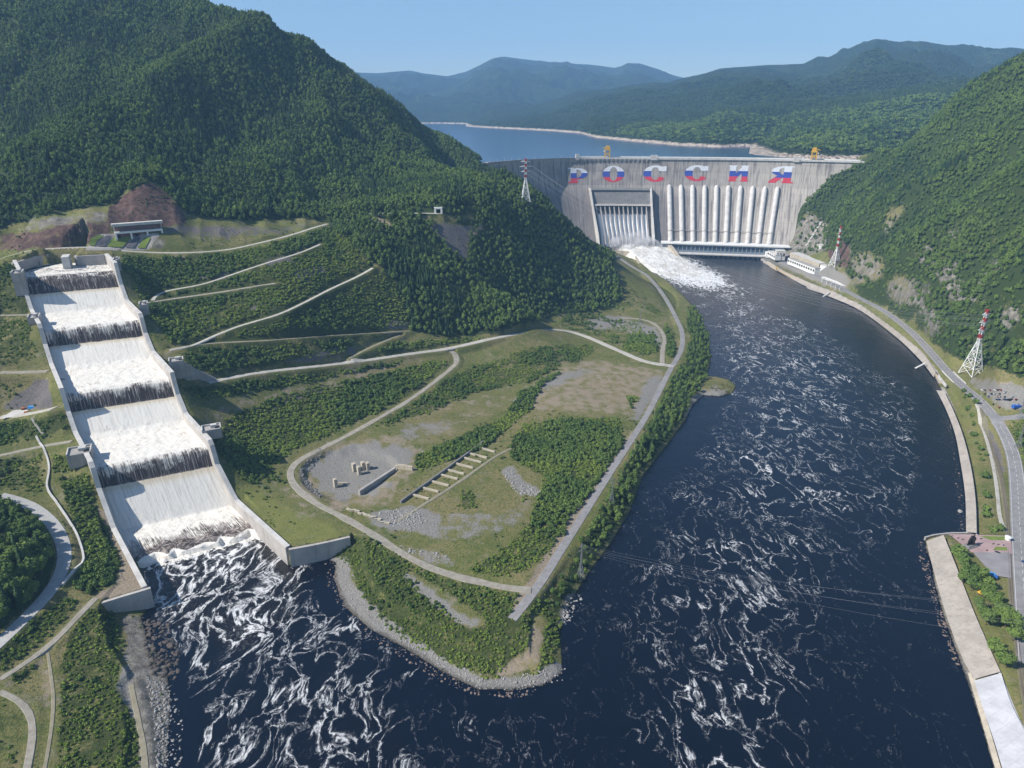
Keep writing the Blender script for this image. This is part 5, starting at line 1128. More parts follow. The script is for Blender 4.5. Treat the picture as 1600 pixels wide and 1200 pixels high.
# sloped lawns with two dark ramps before the portal
def patch(name, pts, m, lift=0.5, z=None, kind='structure', n=10):
    """a paved or grassed panel following the ground, from 4 photo corners"""
    G = [gp(*p) if z is None else Vector(at_z(p[0], p[1], z)) for p in pts]; q = MB(); vs = []
    for j in range(n+1):
        for i in range(n+1):
            a_ = G[0].lerp(G[1], i/n); b_ = G[3].lerp(G[2], i/n); v = a_.lerp(b_, j/n); zz = max(v.z, gzf(v.x, v.y)) if z is None else v.z
            vs.append((v.x, v.y, zz+lift))
    q.add(vs, [(j*(n+1)+i, j*(n+1)+i+1, (j+1)*(n+1)+i+1, (j+1)*(n+1)+i) for j in range(n) for i in range(n)])
    o = q.build(name, m)
    if kind: o['kind'] = kind
    return o
M_LAWN = flat('mown_lawn', (0.15, 0.20, 0.045), 0.95, 0.15, 0.15, 0.05); M_RAMP = concrete('ramp_slate', (0.12, 0.115, 0.125))
patch('lawn', [(138, 383.5), (147, 385), (163, 369.5), (154, 368)], M_LAWN, 1.2); patch('ramp', [(149, 385), (163, 386), (176, 370.5), (166, 369.5)], M_RAMP, 1.2)
patch('lawn', [(167, 386.5), (191, 388), (208, 371), (180, 370)], M_LAWN, 1.2); patch('ramp', [(195, 388), (209, 389), (220, 372.5), (212, 371.5)], M_RAMP, 1.2); patch('lawn', [(215, 388.5), (227, 389.5), (236, 373), (226, 372)], M_LAWN, 1.2)
# tunnel mouth on the spur
v = gp(685, 333); g = empty('tunnel_portal', (v.x, v.y, v.z-1), 'small white tunnel mouth on the wooded spur', 'tunnel portal', None, 0.1)
q = MB()
for sx in (-5, 5): q.box((sx, 0, 0), (3, 7, 8))
q.box((0, 0, 8.003), (13, 7, 2.5)); q.build('frame', M_WHITE, g); q = MB(); q.box((0, 2.6, 0), (6.9, 1.6, 8)); q.build('opening', M_DARKOPEN, g)

# ---------------------------------------------------------------- pylons
def pylon(loc, H, wb, label, red=True, arms=4, group=None, rz=0.0, armw=0.16, straight=0.42, foot=0.0, t=1.0):
    g = empty('lattice_pylon', loc, label, 'pylon', group, rz); zk = H*straight; wt_ = wb*0.17
    def half(z): return (wb/2)*(1-z/zk)+(wt_/2)*(z/zk)*1.15 if z < zk else wt_/2*(1.15-0.25*(z-zk)/(H-zk))
    lev = list(np.linspace(0, zk, 5))+list(np.linspace(zk, H, 9))[1:]
    for i in range(len(lev)-1):
        z0, z1 = lev[i], lev[i+1]; h0, h1 = half(z0), half(z1); q = MB(); th = (0.9 if i < 4 else 0.6)*t*H/90
        cs4 = [(-1, -1), (1, -1), (1, 1), (-1, 1)]
        for k in range(4):
            (a_, b_), (c_, d_) = cs4[k], cs4[(k+1) % 4]
            q.bar((a_*h0, b_*h0, z0), (a_*h1, b_*h1, z1), th); q.bar((a_*h0, b_*h0, z0), (c_*h1, d_*h1, z1), th*.6); q.bar((c_*h0, d_*h0, z0), (a_*h1, b_*h1, z1), th*.6); q.bar((a_*h1, b_*h1, z1), (c_*h1, d_*h1, z1), th*.6)
        redband = red and i >= 4 and (i % 2 == 1 or i == len(lev)-2)
        q.build('lattice_section', (M_RED if redband else M_WHITE) if red else M_STEEL, g)
    for k in range(arms):
        z = H*(0.95-0.115*k)-(H*.02); ln = H*armw*(0.75+0.25*(k % 2)); q = MB()
        for sx in (-1, 1):
            h = half(z); q.bar((sx*h, -h, z), (sx*(h+ln), 0, z), .55*t*H/90); q.bar((sx*h, h, z), (sx*(h+ln), 0, z), .55*t*H/90); q.bar((sx*h, 0, z+H*.03), (sx*(h+ln), 0, z), .5*t*H/90)
        q.build('cross_arm', M_WHITE if red else M_STEEL, g)
    return g
def ptop(g, z, dx=0.0):
    r = g.rotation_euler[2]; return Vector((g.location.x+dx*math.cos(r), g.location.y+dx*math.sin(r), g.location.z+z))
va = Vector(at_z(821, 320, 186)); va.z = gzf(va.x, va.y)-0.5; pa = pylon(va, 74, 15, 'red and white lattice pylon on the wooded spur left of the dam', True, 3, None, 0.15, 0.13, 0.5, t=1.5)
vb = Vector(at_z(1300, 436, 10)); vb.z = gzf(vb.x, vb.y)-0.5; pb = pylon(vb, 84, 17, 'red topped lattice pylon behind the white bank buildings right of the dam', True, 2, None, 0.4, 0.06, 0.42, t=1.15)
vc = Vector(at_z(1518, 578, 15)); vc.z = gzf(vc.x, vc.y)-0.5; pc = pylon(vc, 92, 20, 'large red and white lattice pylon beside the highway on the right bank', True, 3, None, 0.35, 0.09, 0.5, t=0.95)
for px, py, H, lab in ((1592, 655, 26, 'grey lattice pylon standing by the car park'), (1590, 700, 30, 'grey lattice pylon among bushes below the car park'), (907, 905, 34, 'thin grey pylon on the left bank beside the lower riverside road'), (955, 790, 30, 'thin grey pylon on the left bank halfway up the riverside road'), (1000, 505, 22, 'thin grey pylon standing on the gravel yard')):
    v = gp(px, py); pylon((v.x, v.y, v.z-.3), H, 5, lab, False, 2, None, random.random(), 0.14, 0.5, t=0.6)
for px, py, H, n_ in ((1022, 652, 13, 'upper'), (991, 705, 13, 'lower')):
    v = gp(px, py); g = empty('utility_pole', (v.x, v.y, v.z-.3), 'pale pole at the roadside above the river trees, the %s of two' % n_, 'pole', 'poles along the riverside road'); q = MB(); q.bar((0, 0, 0), (0, 0, H), .55, n=8, w2=.35); q.build('post', M_CREAM, g); q = MB(); q.bar((-1.2, 0, H-1), (1.2, 0, H-1), .25); q.build('cross_arm', M_CREAM, g)
M_WIRE = flat('aluminium_wire', (0.30, 0.31, 0.33), 0.5, 0.05)
def cable(a_, b_, sag, label, group, r=0.13):
    a_ = Vector(a_); b_ = Vector(b_); pts = []
    for i in range(41):
        f = i/40; p = a_.lerp(b_, f); p.z -= sag*4*f*(1-f); pts.append(p)
    q = MB(); q.tube(pts, r, 5, False); o = q.build('power_cable', M_WIRE); tag(o, label, 'cable', group)
for z, dx in ((64, -8), (64, 8), (56, -8), (56, 8), (70, 0)): cable(ptop(pa, z, dx), ptop(pc, z+14, dx), 60, 'thin cable slung from the spur pylon over the river to the right bank pylon', 'cables over the upper river', 0.09)
f1 = Vector(gp(907, 905)); end = Vector(at_z(1720, 1020, 30))
for k in range(5): cable((f1.x+k*1.5-3, f1.y, f1.z+(32 if k % 2 else 28)), (end.x+k*6, end.y+k*9, 34+(k % 2)*4), 9, 'thin cable crossing low over the near river from the left bank', 'cables over the lower river', 0.03)

# ---------------------------------------------------------------- left works yard and ruins on the spit
def hall(p0, p1, zg, depth, h, name, label, cat, mw=M_WHITE, mr=M_CONCW, win=0, group=None, ridge=0.0, over=0.5):
    A_ = Vector(at_z(p0[0], p0[1], zg)); B_ = Vector(at_z(p1[0], p1[1], zg)); e = (B_-A_).normalized(); L = (B_-A_).length; rz = math.atan2(e.y, e.x); mid = (A_+B_)/2
    g = empty(name, (mid.x, mid.y, zg-0.6), label, cat, group, rz); q = MB(); q.box((0, depth/2, 0), (L, depth, h)); q.build('wall', mw, g); q = MB()
    if ridge:
        a_, b_ = L/2+over, depth+over; q.add([(-a_, -over, h), (a_, -over, h), (a_, b_, h), (-a_, b_, h), (-a_, depth/2, h+ridge), (a_, depth/2, h+ridge)], [(0, 1, 5, 4), (2, 3, 4, 5), (0, 4, 3), (1, 2, 5), (3, 2, 1, 0)])
    else: q.box((0, depth/2, h+.004), (L+over*2, depth+over*2, 0.7))
    q.build('roof', mr, g)
    for k in range(win):
        q = MB(); q.box((-L/2+L*(k+.5)/win, -0.06, h*.45), (L/win*.55, 0.3, h*.32)); q.build('window', M_DARKOPEN, g)
    return g
hall((1198.5, 400), (1210.5, 406.5), 9.5, 14, 13, 'annex_building', 'white annex building at the right end of the powerhouse', 'building', win=4)
hall((1212, 406), (1226, 406.5), 9.5, 22, 21, 'block_building', 'square pale grey tower block beside the powerhouse end', 'building', M_CONCW, M_CONCW, win=3)
hall((1230, 412), (1272, 429), 9.5, 13, 14, 'gallery_building', 'long white flat roofed gallery building along the right bank road', 'building', M_WHITE, M_CONC, win=12)
hall((1233, 408.5), (1278, 426.5), 9.5, 22, 21, 'gallery_building', 'long pale beige terrace building behind the white gallery', 'building', M_CREAM, M_CONCW, win=0)
hall((1279.5, 428), (1290, 431), 10, 12, 21, 'block_building', 'tall white block at the end of the long gallery', 'building', win=0)
hall((1283, 437), (1320, 451), 10, 7, 6, 'shed', 'long low white roofed shed under the red topped pylon', 'shed', win=0, mw=M_CONCW, mr=M_WHITE)
hall((1284, 393), (1299, 391), 44, 16, 13, 'concrete_block', 'pale concrete blockwork set into the cliff above the bank buildings', 'concrete block', M_CONCW, M_CONCW)
hall((1291, 381), (1301, 381), 58, 12, 11, 'concrete_block', 'small square concrete block topmost on the cliff right of the dam', 'concrete block', M_CONCW, M_CONCW)
q = MB()
for i in range(14):
    f = i/13; P_ = gp(1284+(1261-1284)*f, 348+(384-348)*f); q.box((P_.x, P_.y, P_.z), (7, 5, 1.5+1.5*(i % 2)), 0.5)
tag(q.build('retaining_steps', M_CONCW), 'pale stepped concrete strip descending the cliff beside the dam', 'steps')
for i, (px, py) in enumerate(((1286, 441), (1293, 445), (1300, 448), (1307, 452), (1313, 455))):
    x_, y_, _ = at_z(px, py, 10); g = empty('switchyard_frame', (x_, y_, 9.2), 'white steel switchyard frame in the row in front of the low shed', 'steel frame', 'switchyard frames by the bank road', 0.3)
    for sx in (-3.2, 3.2): q = MB(); q.bar((sx, 0, 0), (sx*.8, 0, 9), .7); q.build('post', M_WHITE, g)
    q = MB(); q.bar((-3.4, 0, 8.6), (3.4, 0, 8.6), .7); q.bar((-3, 0, 5), (3, 0, 5), .5); q.build('beam', M_WHITE, g)
x_, y_, _ = at_z(1213, 421, 6); g = empty('marker_post', (x_, y_, 4.5), 'yellow marker column on the paved bank near the powerhouse', 'marker post'); q = MB(); q.box((0, 0, 0), (4, 4, 1.2)); q.build('base', M_CONCW, g); q = MB(); q.box((0, 0, 1.203), (2.6, 2.6, 6), 0, .7); q.build('column', M_YEL, g)
hall((1594, 622), (1625, 632), 12, 26, 9, 'warehouse', 'white warehouse with pale blue pitched roof at the right edge', 'building', M_WHITE, flat('blue_grey_roof', (0.40, 0.46, 0.52), .5, .06), ridge=3.5)

# kerbs and paved banks on the right shore
def kerb(pts, z, name, label, wd=1.2, h=1.1, m=M_CONCW, cat='kerb'):
    P_ = resample([at_z(p[0], p[1], z)[:2] for p in pts], 5); zt_ = np.maximum(gz(P_[:, 0], P_[:, 1]), z-3)+h; q = MB(); q.wall(P_, wd, zt_, zt_-3.5); o = q.build(name, m)
    if cat == 'kerb': o['kind'] = 'structure'
    else: tag(o, label, cat)
    return o
kerb([(1199, 408), (1225, 424), (1262, 441), (1300, 456), (1345, 478), (1400, 518), (1440, 550), (1462, 580), (1472, 594)], 8, 'embankment_kerb', '', 1.3, .8, flat('ochre_kerb', (0.50, 0.40, 0.28), .9, .1))
kerb([(1476, 612), (1492, 645), (1506, 682), (1518, 730), (1525, 780), (1527, 834)], 6, 'embankment_kerb', '', 1.0, .6)
def ribbon(lo, hi, z0, z1, name, m, n=60, lift=0.3, pt=1.0):
    A_ = resample([at_z(p[0], p[1], z0) for p in lo], 4); B_ = resample([at_z(p[0], p[1], z1) for p in hi], 4)
    sa = np.linspace(0, 1, len(A_)); sb = np.linspace(0, 1, len(B_)); s_ = np.linspace(0, 1, n)
    A2 = np.stack([np.interp(s_, sa, A_[:, i]) for i in range(3)], 1); B2 = np.stack([np.interp(s_, sb, B_[:, i]) for i in range(3)], 1)
    m_ = 10; q = MB(); vs = []
    for i in range(n):
        for j in range(m_+1):
            v = A2[i]*(1-j/m_)+B2[i]*j/m_; vs.append((v[0], v[1], max(v[2], gzf(v[0], v[1])+.05)+lift))
    q.add(vs, [(i*(m_+1)+j, (i+1)*(m_+1)+j, (i+1)*(m_+1)+j+1, i*(m_+1)+j+1) for i in range(n-1) for j in range(m_)]); o = q.build(name, m, None, True); o['kind'] = 'structure'; return o
M_PAVE = concrete('paved_bank', (0.37, 0.33, 0.29), 0.6, 7.0, dark=0.6); M_FRESH = concrete('fresh_concrete', (0.47, 0.47, 0.49), 0.35, 9.0, dark=0.75)
ribbon([(1447, 846), (1458, 890), (1478, 960), (1500, 1020), (1521, 1062)], [(1474, 836), (1492, 880), (1519, 950), (1545, 1010), (1563, 1050)], 2.0, 9.5, 'embankment', M_PAVE)
ribbon([(1522, 1064), (1535, 1105), (1552, 1155), (1570, 1215), (1590, 1290)], [(1564, 1052), (1580, 1100), (1605, 1150), (1640, 1220), (1680, 1300)], 2.5, 9.5, 'embankment', M_FRESH)
ribbon([(1463, 610), (1478, 640), (1492, 678), (1501, 725), (1508, 775), (1509.5, 832)], [(1475, 611), (1491, 645), (1505, 682), (1517, 730), (1524, 780), (1526, 833)], 1.2, 6.3, 'embankment', M_PAVE)
ribbon([(1192, 410), (1222, 427), (1258, 447), (1292, 462), (1342, 484), (1398, 525), (1437, 562), (1459, 590)], [(1200, 408), (1226, 424), (1262, 441), (1300, 456.5), (1345, 478.5), (1400, 518.5), (1440, 551), (1462, 581)], 1.2, 7.6, 'embankment', M_PAVE)
ribbon([(1512, 1052), (1527, 1105), (1543, 1160), (1562, 1225)], [(1521, 1050), (1534, 1100), (1550, 1152), (1569, 1218)], 1.0, 2.4, 'embankment_foot', M_CREAM)
kerb([(1474, 836), (1492, 880), (1519, 950), (1545, 1010), (1563, 1050), (1582, 1098), (1606, 1150), (1640, 1220)], 9.5, 'embankment_kerb', '', 1.2, .9, M_CONCW)
kerb([(1446, 838), (1470, 833), (1512, 832)], 4, 'quay_wall', '', 1.5, 2.2, M_CONC)
# jetty ramps crossing the paved bank
for i, (a_, b_) in enumerate((((1430, 576), (1446, 568)), ((1286, 464), (1296, 457)))):
    A_ = Vector(at_z(*a_, 1)); B_ = Vector(at_z(*b_, 7)); q = MB(); q.bar(A_+Vector((0, 0, .6)), B_+Vector((0, 0, .8)), 2.6, 1.0); tag(q.build('boat_ramp', M_CONCW), 'narrow pale concrete ramp down the paved bank, the %s of two' % ('one nearer the bridge' if i == 0 else 'one nearer the dam'), 'ramp')
# creek bridge
A_ = Vector(at_z(1476, 572, 10)); g = empty('road_bridge', A_, 'low concrete road bridge with white rails where a creek joins the river', 'bridge')
for off in (-7.2, 7.2):
    q = MB(); i0 = int(np.argmin(((hw[:, :2]-np.array(at_z(1493, 590, 9)[:2]))**2).sum(1))); seg = hw[max(0, i0-6):i0+5]; T = seg[-1, :2]-seg[0, :2]; T /= np.linalg.norm(T); nn = np.array([-T[1], T[0]])
    P_ = [(p[0]+nn[0]*off-A_.x, p[1]+nn[1]*off-A_.y) for p in seg]; q.wall(P_, 0.7, [p[2]-A_.z+1.5 for p in seg], [p[2]-A_.z-2.0 for p in seg]); q.build('rail', M_CONCW, g)
q = MB(); a1 = Vector(at_z(1466, 588, 7)); a2 = Vector(at_z(1478, 603, 7)); q.bar(a1-A_, a2-A_, 1.6, 3.5); q.build('abutment', M_CONCW, g)
q = MB(); 
for (a_, b_) in (((1537, 582), (1545, 588)), ((1547, 589), (1565, 599)), ((1565, 599), (1580, 607)), ((1580, 607), (1594, 610))):
    q.bar(Vector(at_z(*a_, 15)), Vector(at_z(*b_, 15)), 2.6, 2.6)
tag(q.build('pipeline_cover', M_WHITE), 'long white covered pipe running from the big pylon to the warehouse', 'pipeline')

# vehicles
def car_parts(paint, long_=4.4, tall=1.45, van=False):
    g = empty('parked_car' if not van else 'parked_van', (0, 0, 0)); L, W = long_, 1.8
    prof = [(-L/2, .35), (-L/2, .8), (-L/2+.1, .95), (-L*.18, 1.0) if not van else (-L/2+.25, tall), (L*.25, 1.0) if not van else (L*.3, tall), (L*.46, .85) if not van else (L*.42, 1.05), (L/2, .7), (L/2, .35)]
    q = MB(); n = len(prof); q.add([(x, -W/2, z) for x, z in prof]+[(x, W/2, z) for x, z in prof], [tuple(range(n-1, -1, -1))[::-1], tuple(range(n, 2*n))[::-1]]+[(i, n+i, n+(i+1) % n, (i+1) % n) for i in range(n)]); q.build('body', paint, g)
    if not van:
        cp = [(-L*.42, .99), (-L*.30, tall), (L*.08, tall), (L*.24, .99)]; q = MB(); q.add([(x, -W*.44 if z < 1.2 else -W*.38, z) for x, z in cp]+[(x, W*.44 if z < 1.2 else W*.38, z) for x, z in cp], [(0, 1, 2, 3), (7, 6, 5, 4)]+[(i, i+4, (i+1) % 4+4, (i+1) % 4) for i in range(4)]); cb = q.build('cabin', flat('car_glass', (.02, .025, .03), .1, .1, spec=.6), g)
        q = MB(); q.box((-L*.11, 0, tall+.004), (L*.36, W*.74, .06)); q.build('roof', paint, g)
    else:
        q = MB(); q.box((L*.36, 0, 1.15), (.5, W*.8, .6)); q.build('windscreen', flat('car_glass', (.02, .025, .03), .1, .1, spec=.6), g)
    for sx in (-.31, .31):
        for sy in (-1, 1):
            q = MB(); q.tube([(L*sx, sy*(W/2-.22), .33), (L*sx, sy*(W/2+.02), .33)], .33, 10); q.build('wheel', M_BLACK, g)
    return g
def copy_tree(o, parent=None):
    c = o.copy(); COL.objects.link(c); c.parent = parent
    for ch in o.children: copy_tree(ch, c)
    return c
CARP = {'white': flat('car_white', (.75, .75, .75), .3, .03), 'black': flat('car_black', (.015, .016, .02), .25, .1), 'dark red': flat('car_red', (.22, .02, .02), .3, .1), 'silver': flat('car_silver', (.42, .43, .45), .3, .05), 'blue': flat('car_blue', (.03, .07, .22), .3, .1)}
CB = {}
def put_car(px, py, col, rz, label, group=None, van=False, z=None):
    key = (col, van); v = gp(px, py)
    if key not in CB: CB[key] = o = car_parts(CARP[col], 5.4 if van else 4.4, 2.2 if van else 1.45, van)
    else: o = copy_tree(CB[key])
    zz = v.z+(0.42 if z else 0.02); o.location = (v.x, v.y, zz); o.rotation_euler = (0, 0, rz); o.scale = (1, 1, 1)
    tag(o, label, 'van' if van else 'car', group)
rowsC = [('back row of the yard by the dark bank', [(1534.8, 610, 'white'), (1539.5, 610.4, 'black'), (1547.7, 610.4, 'dark red'), (1555, 610.3, 'white'), (1559.2, 610, 'black'), (1563.3, 610, 'dark red'), (1570, 612, 'silver')]),
         ('second row of the yard', [(1539.5, 616, 'black'), (1545, 616, 'silver'), (1550, 615.8, 'black'), (1555, 615.5, 'silver'), (1562.5, 616, 'black'), (1569.6, 613.5, 'silver')]),
         ('third row of the yard', [(1534, 619, 'silver'), (1545.4, 620, 'blue'), (1559.6, 620, 'dark red'), (1563.3, 620, 'silver'), (1569.6, 620.5, 'black'), (1582.5, 620.5, 'silver'), (1588, 625, 'dark red')]),
         ('tight dark row in the middle of the yard', [(1558+k*2.7, 625-k*.02, ('black', 'blue', 'black', 'silver')[k % 4]) for k in range(7)]),
         ('front edge of the yard', [(1536, 626, 'silver'), (1552.6, 632.3, 'black'), (1562.3, 637.3, 'dark red'), (1590.7, 632.3, 'silver')])]
for where, cs_ in rowsC:
    for px, py, col in cs_:
        put_car(px, py, col, 0.5+random.uniform(-.2, .2)+(1.3 if 'dark' in where else 0), '%s car parked in the %s' % (col, where), 'cars parked in the right bank yard')
put_car(1579, 625.5, 'black', .2, 'black van parked in the middle of the yard', None, True); put_car(1510, 618, 'black', -1.0, 'black car driving on the highway past the yard entrance', z=1)
put_car(1558.8, 864.5, 'black', -.6, 'black car parked alone on the grey square beside the memorial'); put_car(1600, 880, 'blue', -1.3, 'dark blue car on the highway level with the memorial square', z=1)
def container(px, py, sx, sy, h, m, rz, name, label, cat):
    v = gp(px, py); g = empty(name, (v.x, v.y, v.z), label, cat, None, rz); q = MB(); q.box((0, 0, 0), (sx, sy, h)); q.build('body', m, g)
    q = MB(); q.box((0, 0, h+.003), (sx+.2, sy+.2, .25)); q.build('roof', m, g)
    for k in (-1, 1): q = MB(); q.box((sx*.25*k, -sy/2-.03, .2), (sx*.3, .12, h*.8)); q.build('door', m, g)
container(1587.5, 637, 9, 4, 3, M_BLUE, 0.1, 'container', 'bright blue container at the near edge of the car yard', 'container')
# memorial square
M_PINK = concrete('pink_paving', (0.38, 0.27, 0.26), 0.2, dark=0.8); M_GREYP = concrete('square_asphalt', (0.26, 0.245, 0.25), 0.15, dark=0.85)
patch('plaza', [(1482, 835), (1578, 838), (1582, 866), (1518, 864)], M_PINK, 0.5, 9.5); patch('plaza', [(1520, 864), (1578, 864), (1580, 904), (1552, 900)], M_GREYP, 0.56, 9.5)
patch('lawn', [(1530, 838.5), (1572, 839), (1573, 845), (1548, 844.5)], M_LAWN, 0.62, 9.5); patch('lawn', [(1556, 855), (1573, 856), (1574, 861), (1551, 860.5)], M_LAWN, 0.62, 9.5)
x_, y_, _ = at_z(1516, 853, 10); mon = empty('monument', (x_, y_, 9.9), 'dark bronze monument of figures leaning together on the pink square', 'monument', None, 0.4)
q = MB(); q.box((0, 0, 0), (15, 7, .8), 0, .9); q.box((0, 0, .803), (11, 5, 1.0), 0, .85); q.build('plinth', M_CONCD, mon)
M_BRZ = flat('bronze', (0.035, 0.030, 0.028), 0.45, 0.25, 1.0, metal=0.4)
def figure(x, y, h, lean, arm, r=0):
    me = bpy.data.meshes.new('figure'); z0 = 1.75
    V_ = [(0, 0, .53), (0, 0, .62), (0, 0, .78), (0, 0, .86), (0, 0, .95), (.06, 0, .5), (.09, 0, .28), (.10, 0, 0), (-.06, 0, .5), (-.08, .02, .28), (-.09, .03, 0), (.12, 0, .80), (.18+arm*.05, .02, .66+arm*.2), (.22+arm*.08, .06, .55+arm*.45), (-.12, 0, .80), (-.19, .02, .66), (-.2, .08, .52)]
    E_ = [(0, 1), (1, 2), (2, 3), (3, 4), (0, 5), (5, 6), (6, 7), (0, 8), (8, 9), (9, 10), (2, 11), (11, 12), (12, 13), (2, 14), (14, 15), (15, 16)]
    c_, s_ = math.cos(r), math.sin(r)
    me.from_pydata([((vx+lean*vz)*h*c_-vy*h*s_+x, (vx+lean*vz)*h*s_+vy*h*c_+y, vz*h+z0) for vx, vy, vz in V_], E_, []); o = bpy.data.objects.new('figure', me); COL.objects.link(o); o.parent = mon; me.materials.append(M_BRZ)
    md = o.modifiers.new('skin', 'SKIN'); R_ = [.11, .10, .12, .045, .075, .075, .055, .045, .075, .055, .045, .06, .045, .035, .06, .045, .035]
    for i, sv in enumerate(me.skin_vertices[0].data): sv.radius = (R_[i]*h*1.25,)*2; sv.use_root = (i == 0)
    o.modifiers.new('sub', 'SUBSURF').levels = 1
for a_ in ((-3.6, 0, 6.0, .18, 0, 0), (-1.9, .5, 7.4, .10, 1, .3), (0, 0, 9.0, .02, 1, 0), (1.9, .5, 7.2, -.12, 0, 3.0), (3.6, 0, 5.6, -.2, 0, 3.3), (.8, -.9, 6.4, 0, 1, 1.2)): figure(*a_)
x_, y_, _ = at_z(1574.5, 843, 10); g = empty('round_kiosk', (x_, y_, 9.9), 'white round kiosk at the corner of the memorial square', 'kiosk')
q = MB(); q.tube([(0, 0, 0), (0, 0, 2.6)], 2.2, 14); q.build('wall', M_WHITE, g); q = MB(); q.tube([(0, 0, 2.603), (0, 0, 2.9), (0, 0, 3.8)], [2.7, 2.6, .3], 14); q.build('roof', M_WHITE, g)
for i, (px, py) in enumerate(((1487, 838), (1497, 841), (1504, 843), (1542, 860), (1552, 850), (1560, 851), (1568, 852), (1523, 840), (1533, 842))):
    x_, y_, _ = at_z(px, py, 10); g = empty('bench', (x_, y_, 10.0), 'dark bench on the pink memorial square', 'bench', 'benches of the memorial square', random.random()); q = MB(); q.box((0, 0, .4), (2.2, .6, .12)); q.build('seat', M_BLACK, g)
    for sx in (-.9, .9): q = MB(); q.box((sx, 0, 0), (.15, .5, .398)); q.build('leg', M_BLACK, g)
x_, y_, _ = at_z(1549.5, 900.5, 10); g = empty('truck', (x_, y_, 10.05), 'small truck with bright blue canvas cover beside the promenade trees', 'truck', None, -.9)
q = MB(); q.box((0, 0, .9), (4.2, 2.2, 2.1), 0, .94); q.build('canvas_cover', M_LBLUE, g); q = MB(); q.box((3.1, 0, .6), (1.8, 2.1, 1.7), 0, .85); q.build('cab', M_BLUE, g)
for sx in (-1.3, 3.0):
    for sy in (-1, 1): q = MB(); q.tube([(sx, sy*.75, .45), (sx, sy*1.1, .45)], .45, 10); q.build('wheel', M_BLACK, g)
x_, y_, _ = at_z(1533, 929, 10); g = empty('tent', (x_, y_, 9.8), 'yellow pavilion tent under the promenade trees', 'tent', None, .5)
q = MB(); q.add([(-2.4, -2.4, 2), (2.4, -2.4, 2), (2.4, 2.4, 2), (-2.4, 2.4, 2), (0, 0, 3.8)], [(0, 1, 4), (1, 2, 4), (2, 3, 4), (3, 0, 4), (3, 2, 1, 0)]); q.build('canopy', M_YEL, g)
for sx in (-2.2, 2.2):
    for sy in (-2.2, 2.2): q = MB(); q.bar((sx, sy, 0), (sx, sy, 2.0), .15); q.build('pole', M_STEEL, g)
# railway track between lawn and highway
rt = resample([at_z(*p, 9.6) for p in [(1530, 650), (1552, 700), (1566, 745), (1574, 800), (1577, 850), (1579, 900), (1584, 960), (1593, 1030), (1606, 1120), (1620, 1200)]], 4); rt[:, 2] = np.maximum(gz(rt[:, 0], rt[:, 1]), rt[:, 2]-3)
strip('railway_ballast', rt, 3.6, road_material('track_ballast', (0.16, 0.145, 0.10), (0.21, 0.19, 0.13)), 0.25)
for off in (-.76, .76):
    q = MB(); T = np.gradient(rt[:, :2], axis=0); T /= np.linalg.norm(T, axis=1)[:, None]; P_ = rt[:, :2]+np.stack([-T[:, 1], T[:, 0]], 1)*off; q.wall(P_, .22, rt[:, 2]+.62, rt[:, 2]+.3); q.build('rail', flat('rail_steel', (.16, .12, .10), .6, .2))['kind'] = 'structure'

# ---- ruins
def boxthing(px, py, z, size, rz, name, label, cat, m, group=None, origin=True):
    x_, y_, _ = at_z(px, py, z); zg = gzf(x_, y_); q = MB(); sx, sy, h = size; w_ = [(random.uniform(-.12, .12), random.uniform(-.12, .12)) for _ in range(4)]
    pts = [(-sx/2, -sy/2), (sx/2, -sy/2), (sx/2, sy/2), (-sx/2, sy/2)]; q.prism(pts, -1.0, [h*(1+random.uniform(-.06, .04)) for _ in range(4)])
    me = bpy.data.meshes.new(name); me.from_pydata(q.v, [], q.f); me.materials.append(m); o = bpy.data.objects.new(name, me); COL.objects.link(o); o.location = (x_, y_, zg); o.rotation_euler = (0, 0, rz); return tag(o, label, cat, group)
for px, py, h, lb in ((524, 757, 9, 'stub pillar standing alone at the left of the bare gravel pit'), (553, 732, 8.5, 'concrete pillar leftmost of the four standing in the gravel pit'), (561, 737, 9, 'concrete pillar nearest the front of the four in the gravel pit'), (567, 729.5, 8, 'concrete pillar rearmost of the four in the gravel pit'), (574.5, 730, 8, 'concrete pillar rightmost of the four in the gravel pit')):
    boxthing(px, py, 13, (3.0, 4.2, h), .6, 'concrete_pillar', lb, 'pillar', M_CREAM, 'ruined pillars in the gravel pit')
def rwall(a_, b_, z, th, h, name, label, m, group=None, cat='wall'):
    P_ = resample([at_z(*a_, z)[:2], at_z(*b_, z)[:2]], 4); zt_ = gz(P_[:, 0], P_[:, 1])+h+fbm(P_[:, 0], P_[:, 1], 4, 2, 3)*.25; q = MB(); c_ = P_.mean(0); q.wall(P_, th, zt_, zt_-h-2.5); o = q.build(name, m, None, False, origin=(c_[0], c_[1], float(zt_.mean())-h)); return tag(o, label, cat, group)
rwall((528, 753), (543, 752.5), 13, 1.6, 2.0, 'fallen_beam', 'pale beam lying beside the lone stub pillar', M_CREAM, cat='beam')
rwall((561, 769), (617, 733.5), 14, 2.6, 5, 'ruined_wall', 'dark roofless wall along the right edge of the gravel pit', M_CONC)
rwall((618, 731), (645, 735.5), 14, 2.4, 4.5, 'ruined_wall', 'short cream wall piece turning off the dark pit wall', M_CREAM)
rwall((626, 786), (757, 689), 15, 1.7, 2.6, 'long_foundation_wall', 'long thin dark foundation wall crossing the grass with ribs', M_CONCD)
ribs = [(643, 773), (658, 761.5), (674, 751.5), (688, 741), (698, 733), (712, 723.5), (725, 714.5), (733.5, 707.5), (746, 698)]
nth = ['nearest', 'second', 'third', 'fourth', 'fifth', 'sixth', 'seventh', 'eighth', 'farthest']
